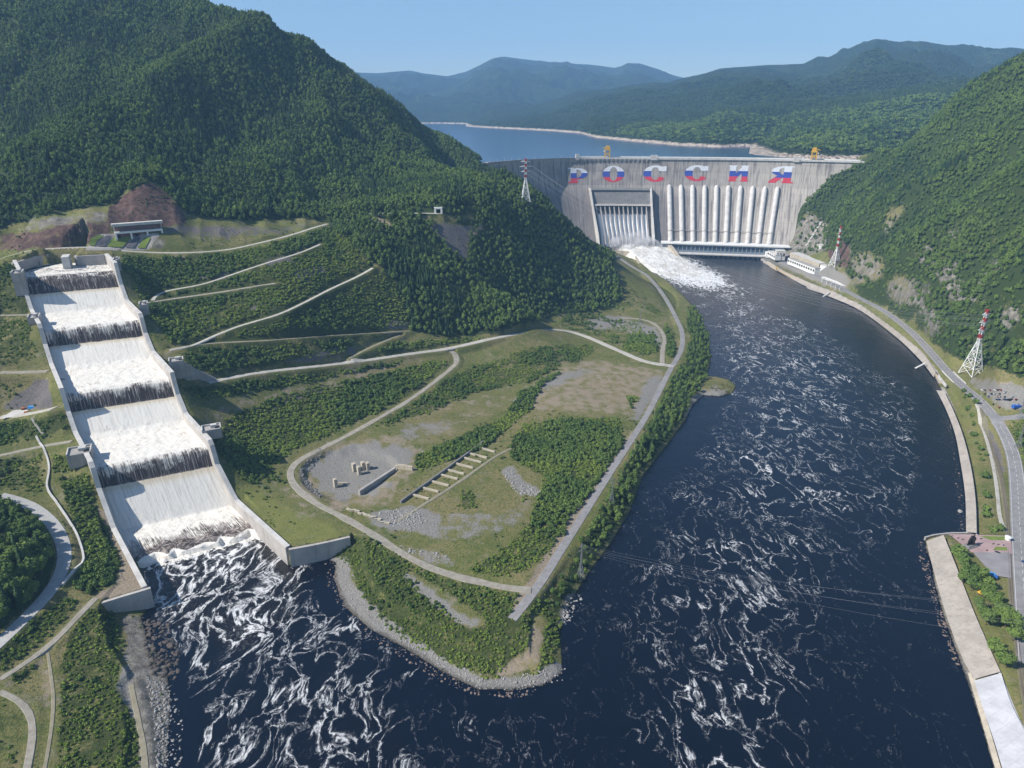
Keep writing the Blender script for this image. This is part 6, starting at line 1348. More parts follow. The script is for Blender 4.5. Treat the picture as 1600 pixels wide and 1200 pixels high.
for i, (px, py) in enumerate(ribs): rwall((px, py), (px+27, py+6.5), 15, 1.9, 1.5, 'foundation_rib', 'cream rib wall off the long foundation wall, %s from the pit end' % nth[i], M_CREAM, 'ribs of the long foundation wall')
random.seed(3)
for i in range(15):
    f = i/14; px = 545+62*f+random.uniform(-1, 1); py = (798+f*22)+random.uniform(-1.2, 1.2)
    boxthing(px, py, 14, (random.uniform(2.5, 4.2), random.uniform(1.6, 2.4), random.uniform(1, 1.8)), random.uniform(-.6, .3), 'white_slab', 'white concrete slab in the row beside the lower gravel road', 'slab', M_CREAM, 'row of white slabs by the lower gravel road')
def boulder(px, py, z, r, name, label, cat, m, group=None, kind=None, xyz=None):
    x_, y_, _ = at_z(px, py, z) if xyz is None else xyz; zg = max(gzf(x_, y_), -0.6)
    return rock_mesh([(x_, y_, zg, r)], name, label, cat, m, group, kind)
_ico = None
def rock_mesh(items, name, label, cat, m, group=None, kind=None, flatz=0.65):
    global _ico
    if _ico is None:
        import bmesh
        bm = bmesh.new(); bmesh.ops.create_icosphere(bm, subdivisions=2, radius=1); _ico = (np.array([v.co[:] for v in bm.verts]), [tuple(v.index for v in f.verts) for f in bm.faces]); bm.free()
    V0, F0 = _ico; q = MB()
    for (x_, y_, zg, r) in items:
        sd = random.randint(0, 999); V_ = V0*np.array([1, random.uniform(.6, 1), flatz*random.uniform(.7, 1.1)])
        d = np.array([random.uniform(-1, 1) for _ in range(3)]); V_ = V_*(1+0.35*(vnoise(V0[:, 0]*1.7+sd, V0[:, 1]*1.7+V0[:, 2]*2.3, sd)-.5))[:, None]
        for _ in range(4):       # chop flat faces
            nrm = np.array([random.gauss(0, 1) for _ in range(3)]); nrm /= np.linalg.norm(nrm); dd_ = V_@nrm-.62; V_ = V_-np.outer(np.maximum(dd_, 0), nrm)
        t = random.uniform(0, 6.28); R_ = np.array([[math.cos(t), -math.sin(t), 0], [math.sin(t), math.cos(t), 0], [0, 0, 1]]); V_ = (V_@R_.T)*r+np.array([x_, y_, zg+r*.15]); q.add(V_, F0)
    o = q.build(name, m, None, False, origin=(items[0][0], items[0][1], items[0][2])) if len(items) == 1 else q.build(name, m)
    return tag(o, label, cat, group, kind)
M_ROCK = concrete('grey_rock', (0.26, 0.25, 0.235), 0.3); M_ROCKP = concrete('pale_rock', (0.32, 0.305, 0.29), 0.25); M_ROCKD = concrete('dark_rock', (0.10, 0.085, 0.075), 0.3); M_ROCKB = concrete('brown_rock', (0.20, 0.155, 0.13), 0.3)
def rubble(poly, n, r0, r1, name, label, m, zg0, cat='rubble'):
    it = []; xs = [p[0] for p in poly]; ys = [p[1] for p in poly]
    while len(it) < n:
        px, py = random.uniform(min(xs), max(xs)), random.uniform(min(ys), max(ys))
        if not in_poly(np.array([px]), np.array([py]), poly)[0]: continue
        x_, y_, _ = at_z(px, py, zg0); g_ = gzf(x_, y_)
        if g_ < -0.8: g_ = -0.5
        it.append((x_, y_, g_, random.uniform(r0, r1)*(1 if random.random() < .85 else 1.6)))
    return rock_mesh(it, name, label, cat, m, None, 'stuff')
rubble([(588, 803), (620, 797), (655, 798), (668, 815), (640, 832), (612, 824)], 420, .25, .95, 'rubble', 'heap of broken grey concrete rubble near the lower gravel road', M_ROCKP, 14)
rubble([(782, 732), (800, 728), (812, 748), (848, 762), (838, 771), (812, 771), (797, 755)], 260, .3, .9, 'rubble', 'pale rock spoil heap in the shrubs of the spit', M_ROCKP, 16)
rubble([(468, 738), (480, 725), (500, 708), (506, 712), (488, 730), (478, 745), (508, 775), (500, 780), (476, 757)], 260, .4, 1.2, 'rubble', 'dark rock rim at the left edge of the gravel pit', M_CONCD, 14)
rubble([(620, 852), (660, 860), (700, 868), (690, 875), (640, 866)], 90, .3, .9, 'rubble', 'loose stones scattered on the grass below the rubble heap', M_ROCKP, 13)
rubble([(222, 960), (262, 970), (282, 1020), (276, 1060), (240, 1060), (225, 1010)], 240, .5, 1.9, 'boulders', 'big dark boulders on the left shore below the wing wall', M_ROCKD, 2, 'boulders')
rubble([(228, 1060), (268, 1065), (285, 1120), (280, 1230), (248, 1230), (240, 1120)], 900, .25, .8, 'boulders', 'grey riprap stones along the left shore at the bottom', M_ROCKP, 2, 'boulders')
rubble([(500, 868), (525, 880), (528, 905), (545, 950), (582, 984), (632, 1012), (692, 1050), (745, 1078), (800, 1081), (850, 1074), (848, 1082), (800, 1090), (740, 1086), (680, 1060), (620, 1022), (570, 990), (530, 950), (508, 910), (512, 885)], 900, .25, .85, 'boulders', 'brown and grey boulders along the waterline of the gravel beach', M_ROCKB, 0.5, 'boulders')
rubble([(520, 868), (548, 880), (560, 925), (620, 985), (700, 1035), (770, 1060), (840, 1050), (885, 1040), (880, 1060), (800, 1078), (740, 1072), (640, 1010), (550, 950), (530, 905)], 700, .25, .7, 'beach_stones', 'pale grey stones covering the curved beach of the spit', M_ROCKP, 2, 'stones')
rubble([(884, 930), (905, 925), (912, 940), (890, 968), (876, 980)], 110, .4, 1.1, 'boulders', 'pale boulders at the waterline under the river trees', M_ROCKP, 1.5, 'boulders')
rubble([(955, 860), (985, 800), (1005, 770), (1012, 775), (990, 815), (962, 870)], 40, .3, .8, 'boulders', 'scattered stones along the shaded left river edge', M_ROCKD, .5, 'boulders')
rubble([(1484, 650), (1494, 690), (1500, 735), (1506, 780), (1508, 830), (1498, 830), (1494, 760), (1488, 700), (1478, 660)], 420, .25, .8, 'boulders', 'reddish stones in the shallows below the paved bank', M_ROCKB, .2, 'boulders')
rubble([(1438, 845), (1446, 850), (1458, 905), (1480, 980), (1500, 1036), (1494, 1040), (1468, 975), (1448, 905), (1432, 860)], 620, .3, .9, 'boulders', 'pinkish riprap boulders at the foot of the lower paved bank', M_ROCKB, .6, 'boulders')
for px, py, r, lb in ((1500, 799, 3.2, 'white foaming rock just off the paved bank'), (1143, 606, 0, '')):
    if r: boulder(px, py, 0, r, 'rock', lb, 'rock', M_ROCKP)
# concrete flume running down the left slope
P_ = [gp(*p) for p in [(50, 655), (60, 670), (71, 682)]]; R3 = resample(P_, 4); q = MB(); q.wall(R3[:, :2], 1.5, gz(R3[:, 0], R3[:, 1])+1.5, gz(R3[:, 0], R3[:, 1])-1.5); tag(q.build('flume', M_CONC), 'short upper piece of concrete flume on the left slope', 'flume')
P_ = [gp(*p) for p in [(57, 683), (68, 700), (77, 730), (74, 762), (88, 785), (108, 815), (122, 840), (131, 875), (118, 890), (98, 915)]]; R3 = resample(P_, 4); q = MB(); q.wall(R3[:, :2], 1.5, gz(R3[:, 0], R3[:, 1])+1.6, gz(R3[:, 0], R3[:, 1])-1.5); tag(q.build('flume', M_CONCW), 'long winding concrete flume between the road and the hedge of shrubs', 'flume')
# yard at the far left edge: pad, blue truck, two orange diggers
patch('yard_pad', [(0, 655), (84, 642), (80, 632), (20, 642)], M_CONCW, 0.5, 66)
x_, y_, _ = at_z(50, 639, 67); g = empty('truck', (x_, y_, 66.6), 'bright blue truck on the pale yard left of the spillway', 'truck', None, .1); q = MB(); q.box((0, 0, .8), (6, 2.6, 2.6)); q.build('body', M_LBLUE, g); q = MB(); q.box((4, 0, .6), (2, 2.5, 2.3), 0, .9); q.build('cab', M_WHITE, g)
for sx in (-2, 3.6):
    for sy in (-1, 1): q = MB(); q.tube([(sx, sy*.9, .5), (sx, sy*1.35, .5)], .5, 10); q.build('wheel', M_BLACK, g)
M_OR = flat('orange_paint', (0.55, 0.16, 0.03), .5, .1)
for px, py, lb in ((37, 640, 'left orange digger beside the blue truck'), (41, 646, 'near orange digger in front of the blue truck')):
    x_, y_, _ = at_z(px, py, 66.5); g = empty('excavator', (x_, y_, 66.5), lb, 'excavator', 'orange diggers in the left yard', .4)
    q = MB(); q.box((0, -.9, 0), (3.4, .6, .8)); q.build('crawler', M_BLACK, g); q = MB(); q.box((0, .9, 0), (3.4, .6, .8)); q.build('crawler', M_BLACK, g); q = MB(); q.box((-.3, 0, .81), (2.6, 2.2, 1.4), 0, .85); q.build('cab', M_OR, g); q = MB(); q.bar((1, 0, 1.6), (3, 0, 3.4), .4); q.bar((3, 0, 3.4), (4.2, 0, 1.2), .35); q.box((4.2, 0, .7), (.8, 1, .7)); q.build('boom', M_OR, g)
for px, py, zt in ((97, 640, 9), (103, 660, 9), (120, 690, 7), (228, 905, 7)):
    x_, y_, _ = at_z(px, py, float({97: 66, 103: 62, 120: 52, 228: 17}[px])); zg = max(gzf(x_, y_), 0); zz_ = {97: 66, 103: 62, 120: 55, 228: 17}[px]; g = empty('lamp_post', (x_, y_, min(zg, zz_)), 'slim lamp post on the left spillway wall, %s' % {97: 'topmost', 103: 'second from the top', 120: 'third from the top', 228: 'lowest by the outlet'}[px], 'lamp post', 'lamp posts along the left spillway wall'); q = MB(); hh = zz_+zt-min(zg, zz_); q.bar((0, 0, 0), (0, 0, hh), .4, n=6, w2=.25); q.build('post', M_STEEL, g); q = MB(); q.bar((0, 0, hh), (1.6, 0, hh+.3), .3); q.build('arm', M_STEEL, g)

# ---------------------------------------------------------------- vegetation
def foliage(name, c1, c2, c3):
    a = N(name); p = a.co(); inf = a.n('ShaderNodeObjectInfo'); rnd = inf.outputs['Random']; n = a.noise(p, 0.9, 3, 0.6); ln = a.noise(p, 3.5, 2, 0.6)
    loc = inf.outputs['Location']; pl = a.noise(loc, 0.011, 5, 0.65); pl2 = a.noise(loc, 0.06, 2, 0.5)
    mid = a.math('ADD', a.math('MULTIPLY', rnd, 0.35), a.math('ADD', a.math('MULTIPLY', a.rng(pl, 0.36, 0.64), 0.5), a.math('MULTIPLY', a.rng(pl2, .35, .65), 0.3)))
    c = a.mix(mid, tuple(x*.72 for x in c1), (c2[0]*1.35, c2[1]*1.2, c2[2]*1.05)); c = a.mix(a.math('MULTIPLY', a.rng(n, 0.35, 0.65), .4), c, c3); c = a.mix(a.math('MULTIPLY', a.rng(ln, .4, .7), .35), c, tuple(min(1, x*1.5) for x in c2))
    m = a.base(c, 0.75, 0.12)
    return m
F_DEC = foliage('broadleaf_leaves', (0.048, 0.098, 0.030), (0.115, 0.178, 0.046), (0.070, 0.128, 0.034))
F_CON = foliage('conifer_needles', (0.022, 0.052, 0.022), (0.040, 0.078, 0.030), (0.030, 0.064, 0.025))
F_BUSH = foliage('shrub_leaves', (0.085, 0.145, 0.030), (0.165, 0.230, 0.050), (0.115, 0.180, 0.038))
F_OLIVE = foliage('willow_leaves', (0.10, 0.12, 0.04), (0.14, 0.15, 0.05), (0.12, 0.13, 0.045))
F_FAR = foliage('distant_leaves', (0.022, 0.050, 0.022), (0.055, 0.090, 0.032), (0.034, 0.064, 0.026))  # far-hill leaf tones darkened in the colour, in place of thicker haze
M_BARK = flat('bark', (0.11, 0.085, 0.065), 0.9, 0.3, 2.0)
rg = np.random.default_rng(5)
def crown_mesh(name, lobes, nq, size, mat, core=0.78, tri=False):
    """leaf clumps spread over overlapping lobes, with a darker solid heart"""
    L = np.array(lobes, float); wgt = L[:, 3]*L[:, 4]; wgt /= wgt.sum(); vs = []; fs = []
    for i in range(nq):
        l = L[rg.choice(len(L), p=wgt)]; d = rg.normal(size=3); d /= np.linalg.norm(d); d[2] = d[2] if d[2] > -0.45 else -d[2]*.4
        rr_ = rg.uniform(0.86, 1.10); c = np.array([l[0]+d[0]*l[3]*rr_, l[1]+d[1]*l[3]*rr_, l[2]+d[2]*l[4]*rr_])
        nrm = d/np.array([l[3], l[3], l[4]]); nrm /= np.linalg.norm(nrm); nrm = nrm*0.75+rg.normal(size=3)*.45; nrm /= np.linalg.norm(nrm)
        t = np.cross(nrm, rg.normal(size=3)); t /= np.linalg.norm(t); b_ = np.cross(nrm, t); s_ = size*rg.uniform(.6, 1.3)
        k = len(vs); vs += [c+t*s_*.5, c+b_*s_*.42+nrm*.12*s_, c-t*s_*.5, c-b_*s_*.42-nrm*.1*s_]; fs.append((k, k+1, k+2, k+3))
    for l in L:
        import bmesh
        bm = bmesh.new(); bmesh.ops.create_icosphere(bm, subdivisions=1 if nq < 150 else 2, radius=1); k = len(vs); off = rg.uniform(0, 99)
        for v in bm.verts:
            j = 1+0.28*math.sin(v.co.x*5+off)*math.cos(v.co.y*4+off*2+v.co.z*3); vs.append(np.array([l[0]+v.co.x*l[3]*core*j, l[1]+v.co.y*l[3]*core*j, l[2]+v.co.z*l[4]*core*j]))
        fs += [tuple(k+v.index for v in f.verts) for f in bm.faces]; bm.free()
    me = bpy.data.meshes.new(name); me.from_pydata([tuple(v) for v in vs], [], fs); me.materials.append(mat); me.update(); return me
def lobes(n, R, H, z0, seed):
    r_ = np.random.default_rng(seed); out = [(0, 0, z0+H*.5, R*.72, H*.46)]
    for i in range(n):
        a_ = 2*PI*i/n+r_.uniform(-.4, .4); q_ = r_.uniform(.35, .6)*R; zz = z0+H*r_.uniform(.3, .78); rr_ = R*r_.uniform(.34, .55); out.append((math.cos(a_)*q_, math.sin(a_)*q_, zz, rr_, rr_*r_.uniform(.8, 1.15)))
    return out
def conifer_mesh(name, H, R, tiers, per, mat, seed):
    r_ = np.random.default_rng(seed); vs = []; fs = []
    for t in range(tiers):
        f = t/(tiers-1); z = H*(.12+.84*f); rad = R*(1-f)**.8*(.9+.2*r_.random())+.25; n = max(5, int(per*(1-f*.55)))
        for i in range(n):
            a_ = 2*PI*i/n+r_.uniform(0, .8); rr_ = rad*r_.uniform(.7, 1.12); wd = rr_*.42+.15; c, s = math.cos(a_), math.sin(a_); dz = -rr_*.28*r_.uniform(.5, 1.4); k = len(vs)
            vs += [(0, 0, z+H*.05), (c*rr_*.6-s*wd, s*rr_*.6+c*wd, z+dz*.5), (c*rr_, s*rr_, z+dz), (c*rr_*.6+s*wd, s*rr_*.6-c*wd, z+dz*.5)]; fs.append((k, k+1, k+2, k+3))
    k = len(vs); n = 7
    for i in range(n): vs.append((math.cos(2*PI*i/n)*R*.45, math.sin(2*PI*i/n)*R*.45, H*.12))
    vs.append((0, 0, H)); fs += [(k+i, k+(i+1) % n, k+n) for i in range(n)]
    me = bpy.data.meshes.new(name); me.from_pydata(vs, [], fs); me.materials.append(mat); me.update(); return me
def proto(name, me): return bpy.data.objects.new(name, me)      # not linked: only instanced
P_DEC = [proto('wood_crown', crown_mesh('crown', lobes(5, 3.9, 10.5, 1.5, s_), 105, 1.7, F_DEC)) for s_ in (1, 2, 3)]
P_CON = [proto('wood_conifer', conifer_mesh('conifer', 15, 3.0, 8, 9, F_CON, s_)) for s_ in (1, 2)]
P_BSH = [proto('wood_shrub', crown_mesh('shrub', [(x, y, z*.8, r_, h_) for x, y, z, r_, h_ in lobes(4, 1.7, 2.4, -.3, s_)], 60, .85, F_BUSH)) for s_ in (4, 5, 6)]
P_BDK = [proto('wood_thicket', crown_mesh('thicket', lobes(4, 2.2, 3.6, -.2, s_), 80, 1.1, F_DEC)) for s_ in (7, 8)]
P_OLV = [proto('wood_willow', crown_mesh('willow', lobes(4, 1.6, 2.0, -.3, s_), 60, .8, F_OLIVE)) for s_ in (9,)]
P_FAR = [proto('wood_clump', crown_mesh('clump', [(x*2.6, y*2.6, z, r_*2, h_*1.15) for x, y, z, r_, h_ in lobes(7, 4.3, 9, 0, s_)], 150, 4.2, F_FAR, .85)) for s_ in (11, 12)] + [proto('wood_conifer', conifer_mesh('conifer', 20, 5.5, 6, 8, F_CON, 8))]
def scatter(name, pts, protos, label=None, cat=None, pid=None):
    """pts: x y z scale rot"""
    n = len(pts)
    if n == 0: return
    me = bpy.data.meshes.new(name); me.vertices.add(n); me.vertices.foreach_set('co', pts[:, :3].astype(np.float32).ravel())
    for nm_, col_ in (('scl', 3), ('rot', 4)):
        a_ = me.attributes.new(nm_, 'FLOAT', 'POINT'); a_.data.foreach_set('value', pts[:, col_].astype(np.float32))
    a_ = me.attributes.new('pid', 'INT', 'POINT'); a_.data.foreach_set('value', (pid if pid is not None else RNG.integers(0, len(protos), n)).astype(np.int32)); me.update()
    o = bpy.data.objects.new(name, me); COL.objects.link(o); o['kind'] = 'stuff'
    if label: tag(o, label, cat)
    ng = bpy.data.node_groups.new(name, 'GeometryNodeTree'); ng.interface.new_socket('Geometry', in_out='INPUT', socket_type='NodeSocketGeometry'); ng.interface.new_socket('Geometry', in_out='OUTPUT', socket_type='NodeSocketGeometry')
    gi = ng.nodes.new('NodeGroupInput'); go = ng.nodes.new('NodeGroupOutput'); ip = ng.nodes.new('GeometryNodeInstanceOnPoints'); ip.inputs['Pick Instance'].default_value = True
    jg = ng.nodes.new('GeometryNodeJoinGeometry')
    for pr in protos[::-1]:
        oi = ng.nodes.new('GeometryNodeObjectInfo'); oi.inputs['Object'].default_value = pr; oi.inputs['As Instance'].default_value = True; ng.links.new(oi.outputs['Geometry'], jg.inputs[0])
    def at_(nm_, ty):
        x = ng.nodes.new('GeometryNodeInputNamedAttribute'); x.data_type = ty; x.inputs['Name'].default_value = nm_; return [s_ for s_ in x.outputs if s_.enabled][0]
    cx = ng.nodes.new('ShaderNodeCombineXYZ'); ng.links.new(at_('rot', 'FLOAT'), cx.inputs[2])
    ng.links.new(gi.outputs[0], ip.inputs['Points']); ng.links.new(jg.outputs[0], ip.inputs['Instance']); ng.links.new(at_('pid', 'INT'), ip.inputs['Instance Index']); ng.links.new(cx.outputs[0], ip.inputs['Rotation'])
    sc_ = ng.nodes.new('ShaderNodeCombineXYZ')
    sv = at_('scl', 'FLOAT')
    for k_ in range(3): ng.links.new(sv, sc_.inputs[k_])
    ng.links.new(sc_.outputs[0], ip.inputs['Scale']); ng.links.new(ip.outputs[0], go.inputs[0]); md = o.modifiers.new('scatter', 'NODES'); md.node_group = ng; return o
# what the camera can see of the ground (with a margin, so that a step aside shows no bare patches)
ELEV = (GZ-CAMZ)/GR; HMAX = np.maximum.accumulate(ELEV, axis=0)
def visible(x, y, z, h, margin=0.03):
    th = np.arctan2(x, y); r = np.hypot(x, y); j = np.clip(np.interp(th, TH, np.arange(NT)), 0, NT-1).astype(int); i = np.clip(np.interp(r*0.985-6, RR, np.arange(NR)), 0, NR-1).astype(int)
    px, py = project(x, y, z); infr = (px > -130) & (px < 1730) & (py > -160) & (py < 1330)
    return infr & ((z+h-CAMZ)/r > HMAX[i, j]-margin)
def grid_points(x0, x1, y0, y1, sp):
    X, Y = np.meshgrid(np.arange(x0, x1, sp), np.arange(y0, y1, sp)); X = X.ravel()+RNG.uniform(-.5, .5, X.size)*sp; Y = Y.ravel()+RNG.uniform(-.5, .5, Y.size)*sp; return X, Y
def road_clear(X, Y, extra=1.5):
    ok = np.ones(X.shape, bool)
    for (nm, R3, wd, kind) in ROADW:
        mg = wd/2+extra+8; m = ok & (X > R3[:, 0].min()-mg) & (X < R3[:, 0].max()+mg) & (Y > R3[:, 1].min()-mg) & (Y < R3[:, 1].max()+mg)
        if m.any():
            d, _ = poly_dist(X[m], Y[m], R3[::2] if len(R3) > 8 else R3); t = ok[m]; t &= d > wd/2+extra; ok[m] = t
    m = (X > -660) & (X < -120) & (Y > 380) & (Y < 950)
    if m.any():
        u, k = chute_uk(X[m], Y[m]); t = ok[m]; t &= ~((u > -0.06) & (u < 1.06) & (k > -0.1) & (k < 5.3)); ok[m] = t
    return ok
def dam_offset(x, y):
    d, par = poly_dist(x, y, CRS[::3]); P = CRS[::3]; i = np.clip(par.astype(int), 0, len(P)-2); tx, ty = (P[i+1]-P[i]).T
    o = np.where(ty*(x-P[i, 0])-tx*(y-P[i, 1]) > 0, d, -d); off_end = (par < 0.01) | (par > len(P)-1.01); return np.where(off_end & (d > 15), 1e3, o)
# woods
allp = []
for (x0, x1, y0, y1, sp, rmin, rmax) in ((-1100, 1000, 250, 1300, 5.4, 0, 1150), (-1500, 1500, 700, 2200, 5.6, 1150, 2060)):
    X, Y = grid_points(x0, x1, y0, y1, sp); r = np.hypot(X, Y); m = (r >= rmin) & (r < rmax); X, Y = X[m], Y[m]; Z = gz(X, Y); px, py = project(X, Y, Z)
    m = visible(X, Y, Z, 12) & (Z > 0.8); X, Y, Z, px, py = X[m], Y[m], Z[m], px[m], py[m]
    dens = lookup(Zt, px, py); m = (RNG.random(X.size) < dens*np.where((fbm(X, Y, 38, 3, 19) < -.3) & ~((px < 100) & (py > 760)), .5, 1.0)); X, Y, Z, px, py = X[m], Y[m], Z[m], px[m], py[m]
    nd = (Y > 1500) & (X > -250) & (X < 1150); of = np.full(X.shape, 1e3); of[nd] = dam_offset(X[nd], Y[nd]); m = road_clear(X, Y, 3.0) & ~((of > -60) & (of < np.interp(Z, OZ, OO)+5)) & ~((of <= 0) & (Z < 221)); X, Y, Z, px, py = X[m], Y[m], Z[m], px[m], py[m]
    m = ~((X > 150) & (X < 700) & (Y > 1660) & (Z < 60)); X, Y, Z, px, py = X[m], Y[m], Z[m], px[m], py[m]
    allp.append(np.stack([X, Y, Z, px, py], 1))
W_ = np.vstack(allp); X, Y, Z, px, py = W_.T
cn = fbm(X, Y, 140, 3, 91)+fbm(X, Y, 30, 2, 95)*.5; conp = smooth(0.05, 0.5, cn+0.25*(px < 330)*(py < 260)-0.35*(px > 900)*(py > 400)); conp = np.where((px < 100) & (py > 760), 0.12, conp)
iscon = RNG.random(X.size) < conp*0.75
scl = RNG.uniform(.6, 1.28, X.size)*(0.92+0.38*fbm(X, Y, 45, 3, 3)); bank = (px > 850) & (px < 1130) & (py > 470); scl = np.where(bank, scl*.72, scl); scl = np.where((px < 100) & (py > 760), scl*1.25, scl)
scl = np.where((px > 1240) & (np.hypot(X, Y) < 1800), scl*.97, scl); scl = scl*.93
proj = scl*np.where(iscon, 14, 11)/np.sqrt(X**2+Y**2+(CAMZ-Z)**2)
inside = (px > 2) & (px < 1598) & (py > 5) & (py < 1195) & visible(X, Y, Z, 8, 0.0)
# promenade trees on the right bank, placed one by one
PROM = [(1498, 876), (1504, 884), (1509, 896), (1515, 906), (1506, 908), (1521, 898), (1526, 912), (1519, 920), (1534, 905), (1530, 924), (1537, 932), (1543, 918), (1548, 930), (1545, 944), (1553, 950), (1557, 940), (1562, 956), (1556, 964), (1566, 968), (1574, 964), (1580, 976), (1588, 984), (1571, 978), (1528, 950), (1534, 962), (1541, 974), (1549, 1012), (1556, 1022), (1562, 1034), (1572, 1042), (1582, 1000), (1594, 1002), (1500, 868), (1493, 866)]
pr = np.array([at_z(a_, b_, 10) for a_, b_ in PROM]); prs = np.array([random.uniform(.9, 1.3) for _ in PROM])
BIG = np.where(inside, proj, 0); NB = 262; order = np.argsort(-BIG)[:NB]; big = np.zeros(X.size, bool); big[order] = True
scatter('forest', np.stack([X, Y, Z-.4, scl, RNG.uniform(0, 6.28, X.size)], 1)[(~big) & (~iscon)], P_DEC, 'broadleaf forest covering the mountainsides', 'forest')
scatter('forest', np.stack([X, Y, Z-.4, scl, RNG.uniform(0, 6.28, X.size)], 1)[(~big) & iscon], P_CON, 'dark conifers mixed through the mountain forest', 'forest')
print('trees', X.size, 'conifers', iscon.sum())
def make_tree(con, seed):
    g = empty('conifer_tree' if con else 'broadleaf_tree', (0, 0, 0)); q = MB(); q.bar((0, 0, -1), (0, 0, 7 if con else 5.5), .6, n=7, w2=.2)
    if not con:
        for k in range(4): a_ = k*1.6+seed; q.bar((0, 0, 3+k*.4), (math.cos(a_)*2.2, math.sin(a_)*2.2, 5.5+k*.5), .25, n=5, w2=.08)
    q.build('trunk', M_BARK, g)
    me = conifer_mesh('crown', 15, 3.0, 15, 16, F_CON, seed+20) if con else crown_mesh('crown', lobes(8, 4.2, 8.6, 2.0, seed+30), 420, 1.0, F_DEC, .74)
    o = bpy.data.objects.new('crown', me); COL.objects.link(o); o.parent = g; return g
TP = {(c_, s_): None for c_ in (False, True) for s_ in range(3)}
def put_tree(x, y, z, s, con, label, group):
    k_ = (con, random.randint(0, 2))
    if TP[k_] is None: TP[k_] = o = make_tree(*k_)
    else: o = copy_tree(TP[k_])
    o.location = (x, y, z); o.rotation_euler = (0, 0, random.uniform(0, 6.28)); o.scale = (s, s, s*random.uniform(.9, 1.15)); tag(o, label, 'tree', group)
for i in order:
    if px[i] < 130 and py[i] > 700: g_ = 'trees of the dark wood at the left edge'; lb = 'tall dark conifer in the wood at the left edge inside the road bend' if iscon[i] else 'dark broadleaf tree in the wood at the left edge inside the road bend'
    elif 850 < px[i] < 1130 and py[i] > 440: g_ = 'trees along the left riverbank'; lb = 'conifer among the trees between riverside road and water' if iscon[i] else 'green broadleaf tree in the belt between riverside road and water'
    elif px[i] > 1200: g_ = 'trees at the foot of the right mountain'; lb = 'conifer on the lower slope of the right mountain' if iscon[i] else 'broadleaf tree on the lower slope of the right mountain'
    else: g_ = 'trees of the wooded spur'; lb = 'conifer on the wooded spur above the left bank' if iscon[i] else 'broadleaf tree on the wooded spur above the left bank'
    put_tree(X[i], Y[i], Z[i]-.3, scl[i], bool(iscon[i]), lb, g_)
for (x, y, z), s_ in zip(pr, prs): put_tree(x, y, gzf(x, y)-.2, s_, False, 'round green tree in the row along the lower paved bank', 'promenade trees of the lower paved bank')
# shrubs
X, Y = grid_points(-760, 620, 250, 1230, 2.5); Z = gz(X, Y); px, py = project(X, Y, Z); m = visible(X, Y, Z, 3) & (Z > 0.6); X, Y, Z, px, py = X[m], Y[m], Z[m], px[m], py[m]
d0 = lookup(Zb, px, py); r = np.hypot(X, Y)
nn_ = 0.5+0.5*fbm(X, Y, 16, 3, 33)*1.7; rowy = 0.5+0.5*np.sin((X*.35-Y*.94)/5.5+fbm(X, Y, 30, 2, 12)*3); dens = np.where(d0 > 0.97, 1.0, smooth(1-d0-0.16, 1-d0+0.20, nn_*.8+rowy*.2+.02))*(d0 > 0.05)*np.clip(d0*1.3, 0, 1)
dens = dens*np.where(r > 700, .8, 1.0); stray = (d0 < 0.05) & (lookup(Zt, px, py) < .1) & (lookup(Zgrav, px, py) < .3) & (lookup(Zconc, px, py) < .1) & (lookup(Zdirt, px, py) < .3) & (px < 1100) & (fbm(X, Y, 22, 3, 77) > 0.0); dens = np.where(stray, 0.14, dens)
edge_ = (lookup(Zt, px, py) > .3); dens = np.where(edge_, .10, dens)
m = RNG.random(X.size) < dens*0.82; X, Y, Z, px, py, d0, r = (v[m] for v in (X, Y, Z, px, py, d0, r)); m = np.where((r > 620) & (px < 760), road_clear(X, Y, 5.5), road_clear(X, Y, 1.2)); X, Y, Z, px, py, d0, r = (v[m] for v in (X, Y, Z, px, py, d0, r))
scl = RNG.uniform(.4, 1.15, X.size)*np.where(d0 > .8, 1.2, np.where(d0 < .05, .6, .95))*np.where(r > 700, 1.05, 1); dk = fbm(X, Y, 60, 2, 55)+np.where(py < 720, .04, -.05)+np.where(d0 > .95, .22, 0); isd = RNG.random(X.size) < smooth(-.1, .35, dk)
low = ((py > 840) & (px > 500) & (px < 900)) | ((py > 940) & (px < 240)); scl = np.where(low, scl*.72, scl); isd = isd & ~(low & (RNG.random(X.size) < .75))
olv = (px > 1090) & (px < 1160) & (py > 580) & (py < 625)
proj = scl*(d0 < .3)/np.sqrt(X**2+Y**2+(CAMZ-Z)**2); ins = (px > 4) & (px < 1596) & (py > 300) & (py < 1190) & ~isd & ~olv & (d0 < .3)
order = np.argsort(-np.where(ins, proj, 0))[:250]; big = np.zeros(X.size, bool); big[order] = True; P5 = np.stack([X, Y, Z-.1, scl, RNG.uniform(0, 6.28, X.size)], 1)
scatter('shrubs', P5[~big & ~isd & ~olv], P_BSH, 'bright green shrub cover of the spit and terraces', 'shrubs'); scatter('shrubs', P5[~big & isd & ~olv], P_BDK, 'darker taller thickets among the shrubs', 'shrubs'); scatter('shrubs', P5[olv], P_OLV, 'olive willow scrub on the small point by the left bank', 'shrubs')
print('shrubs', X.size)
SH = []
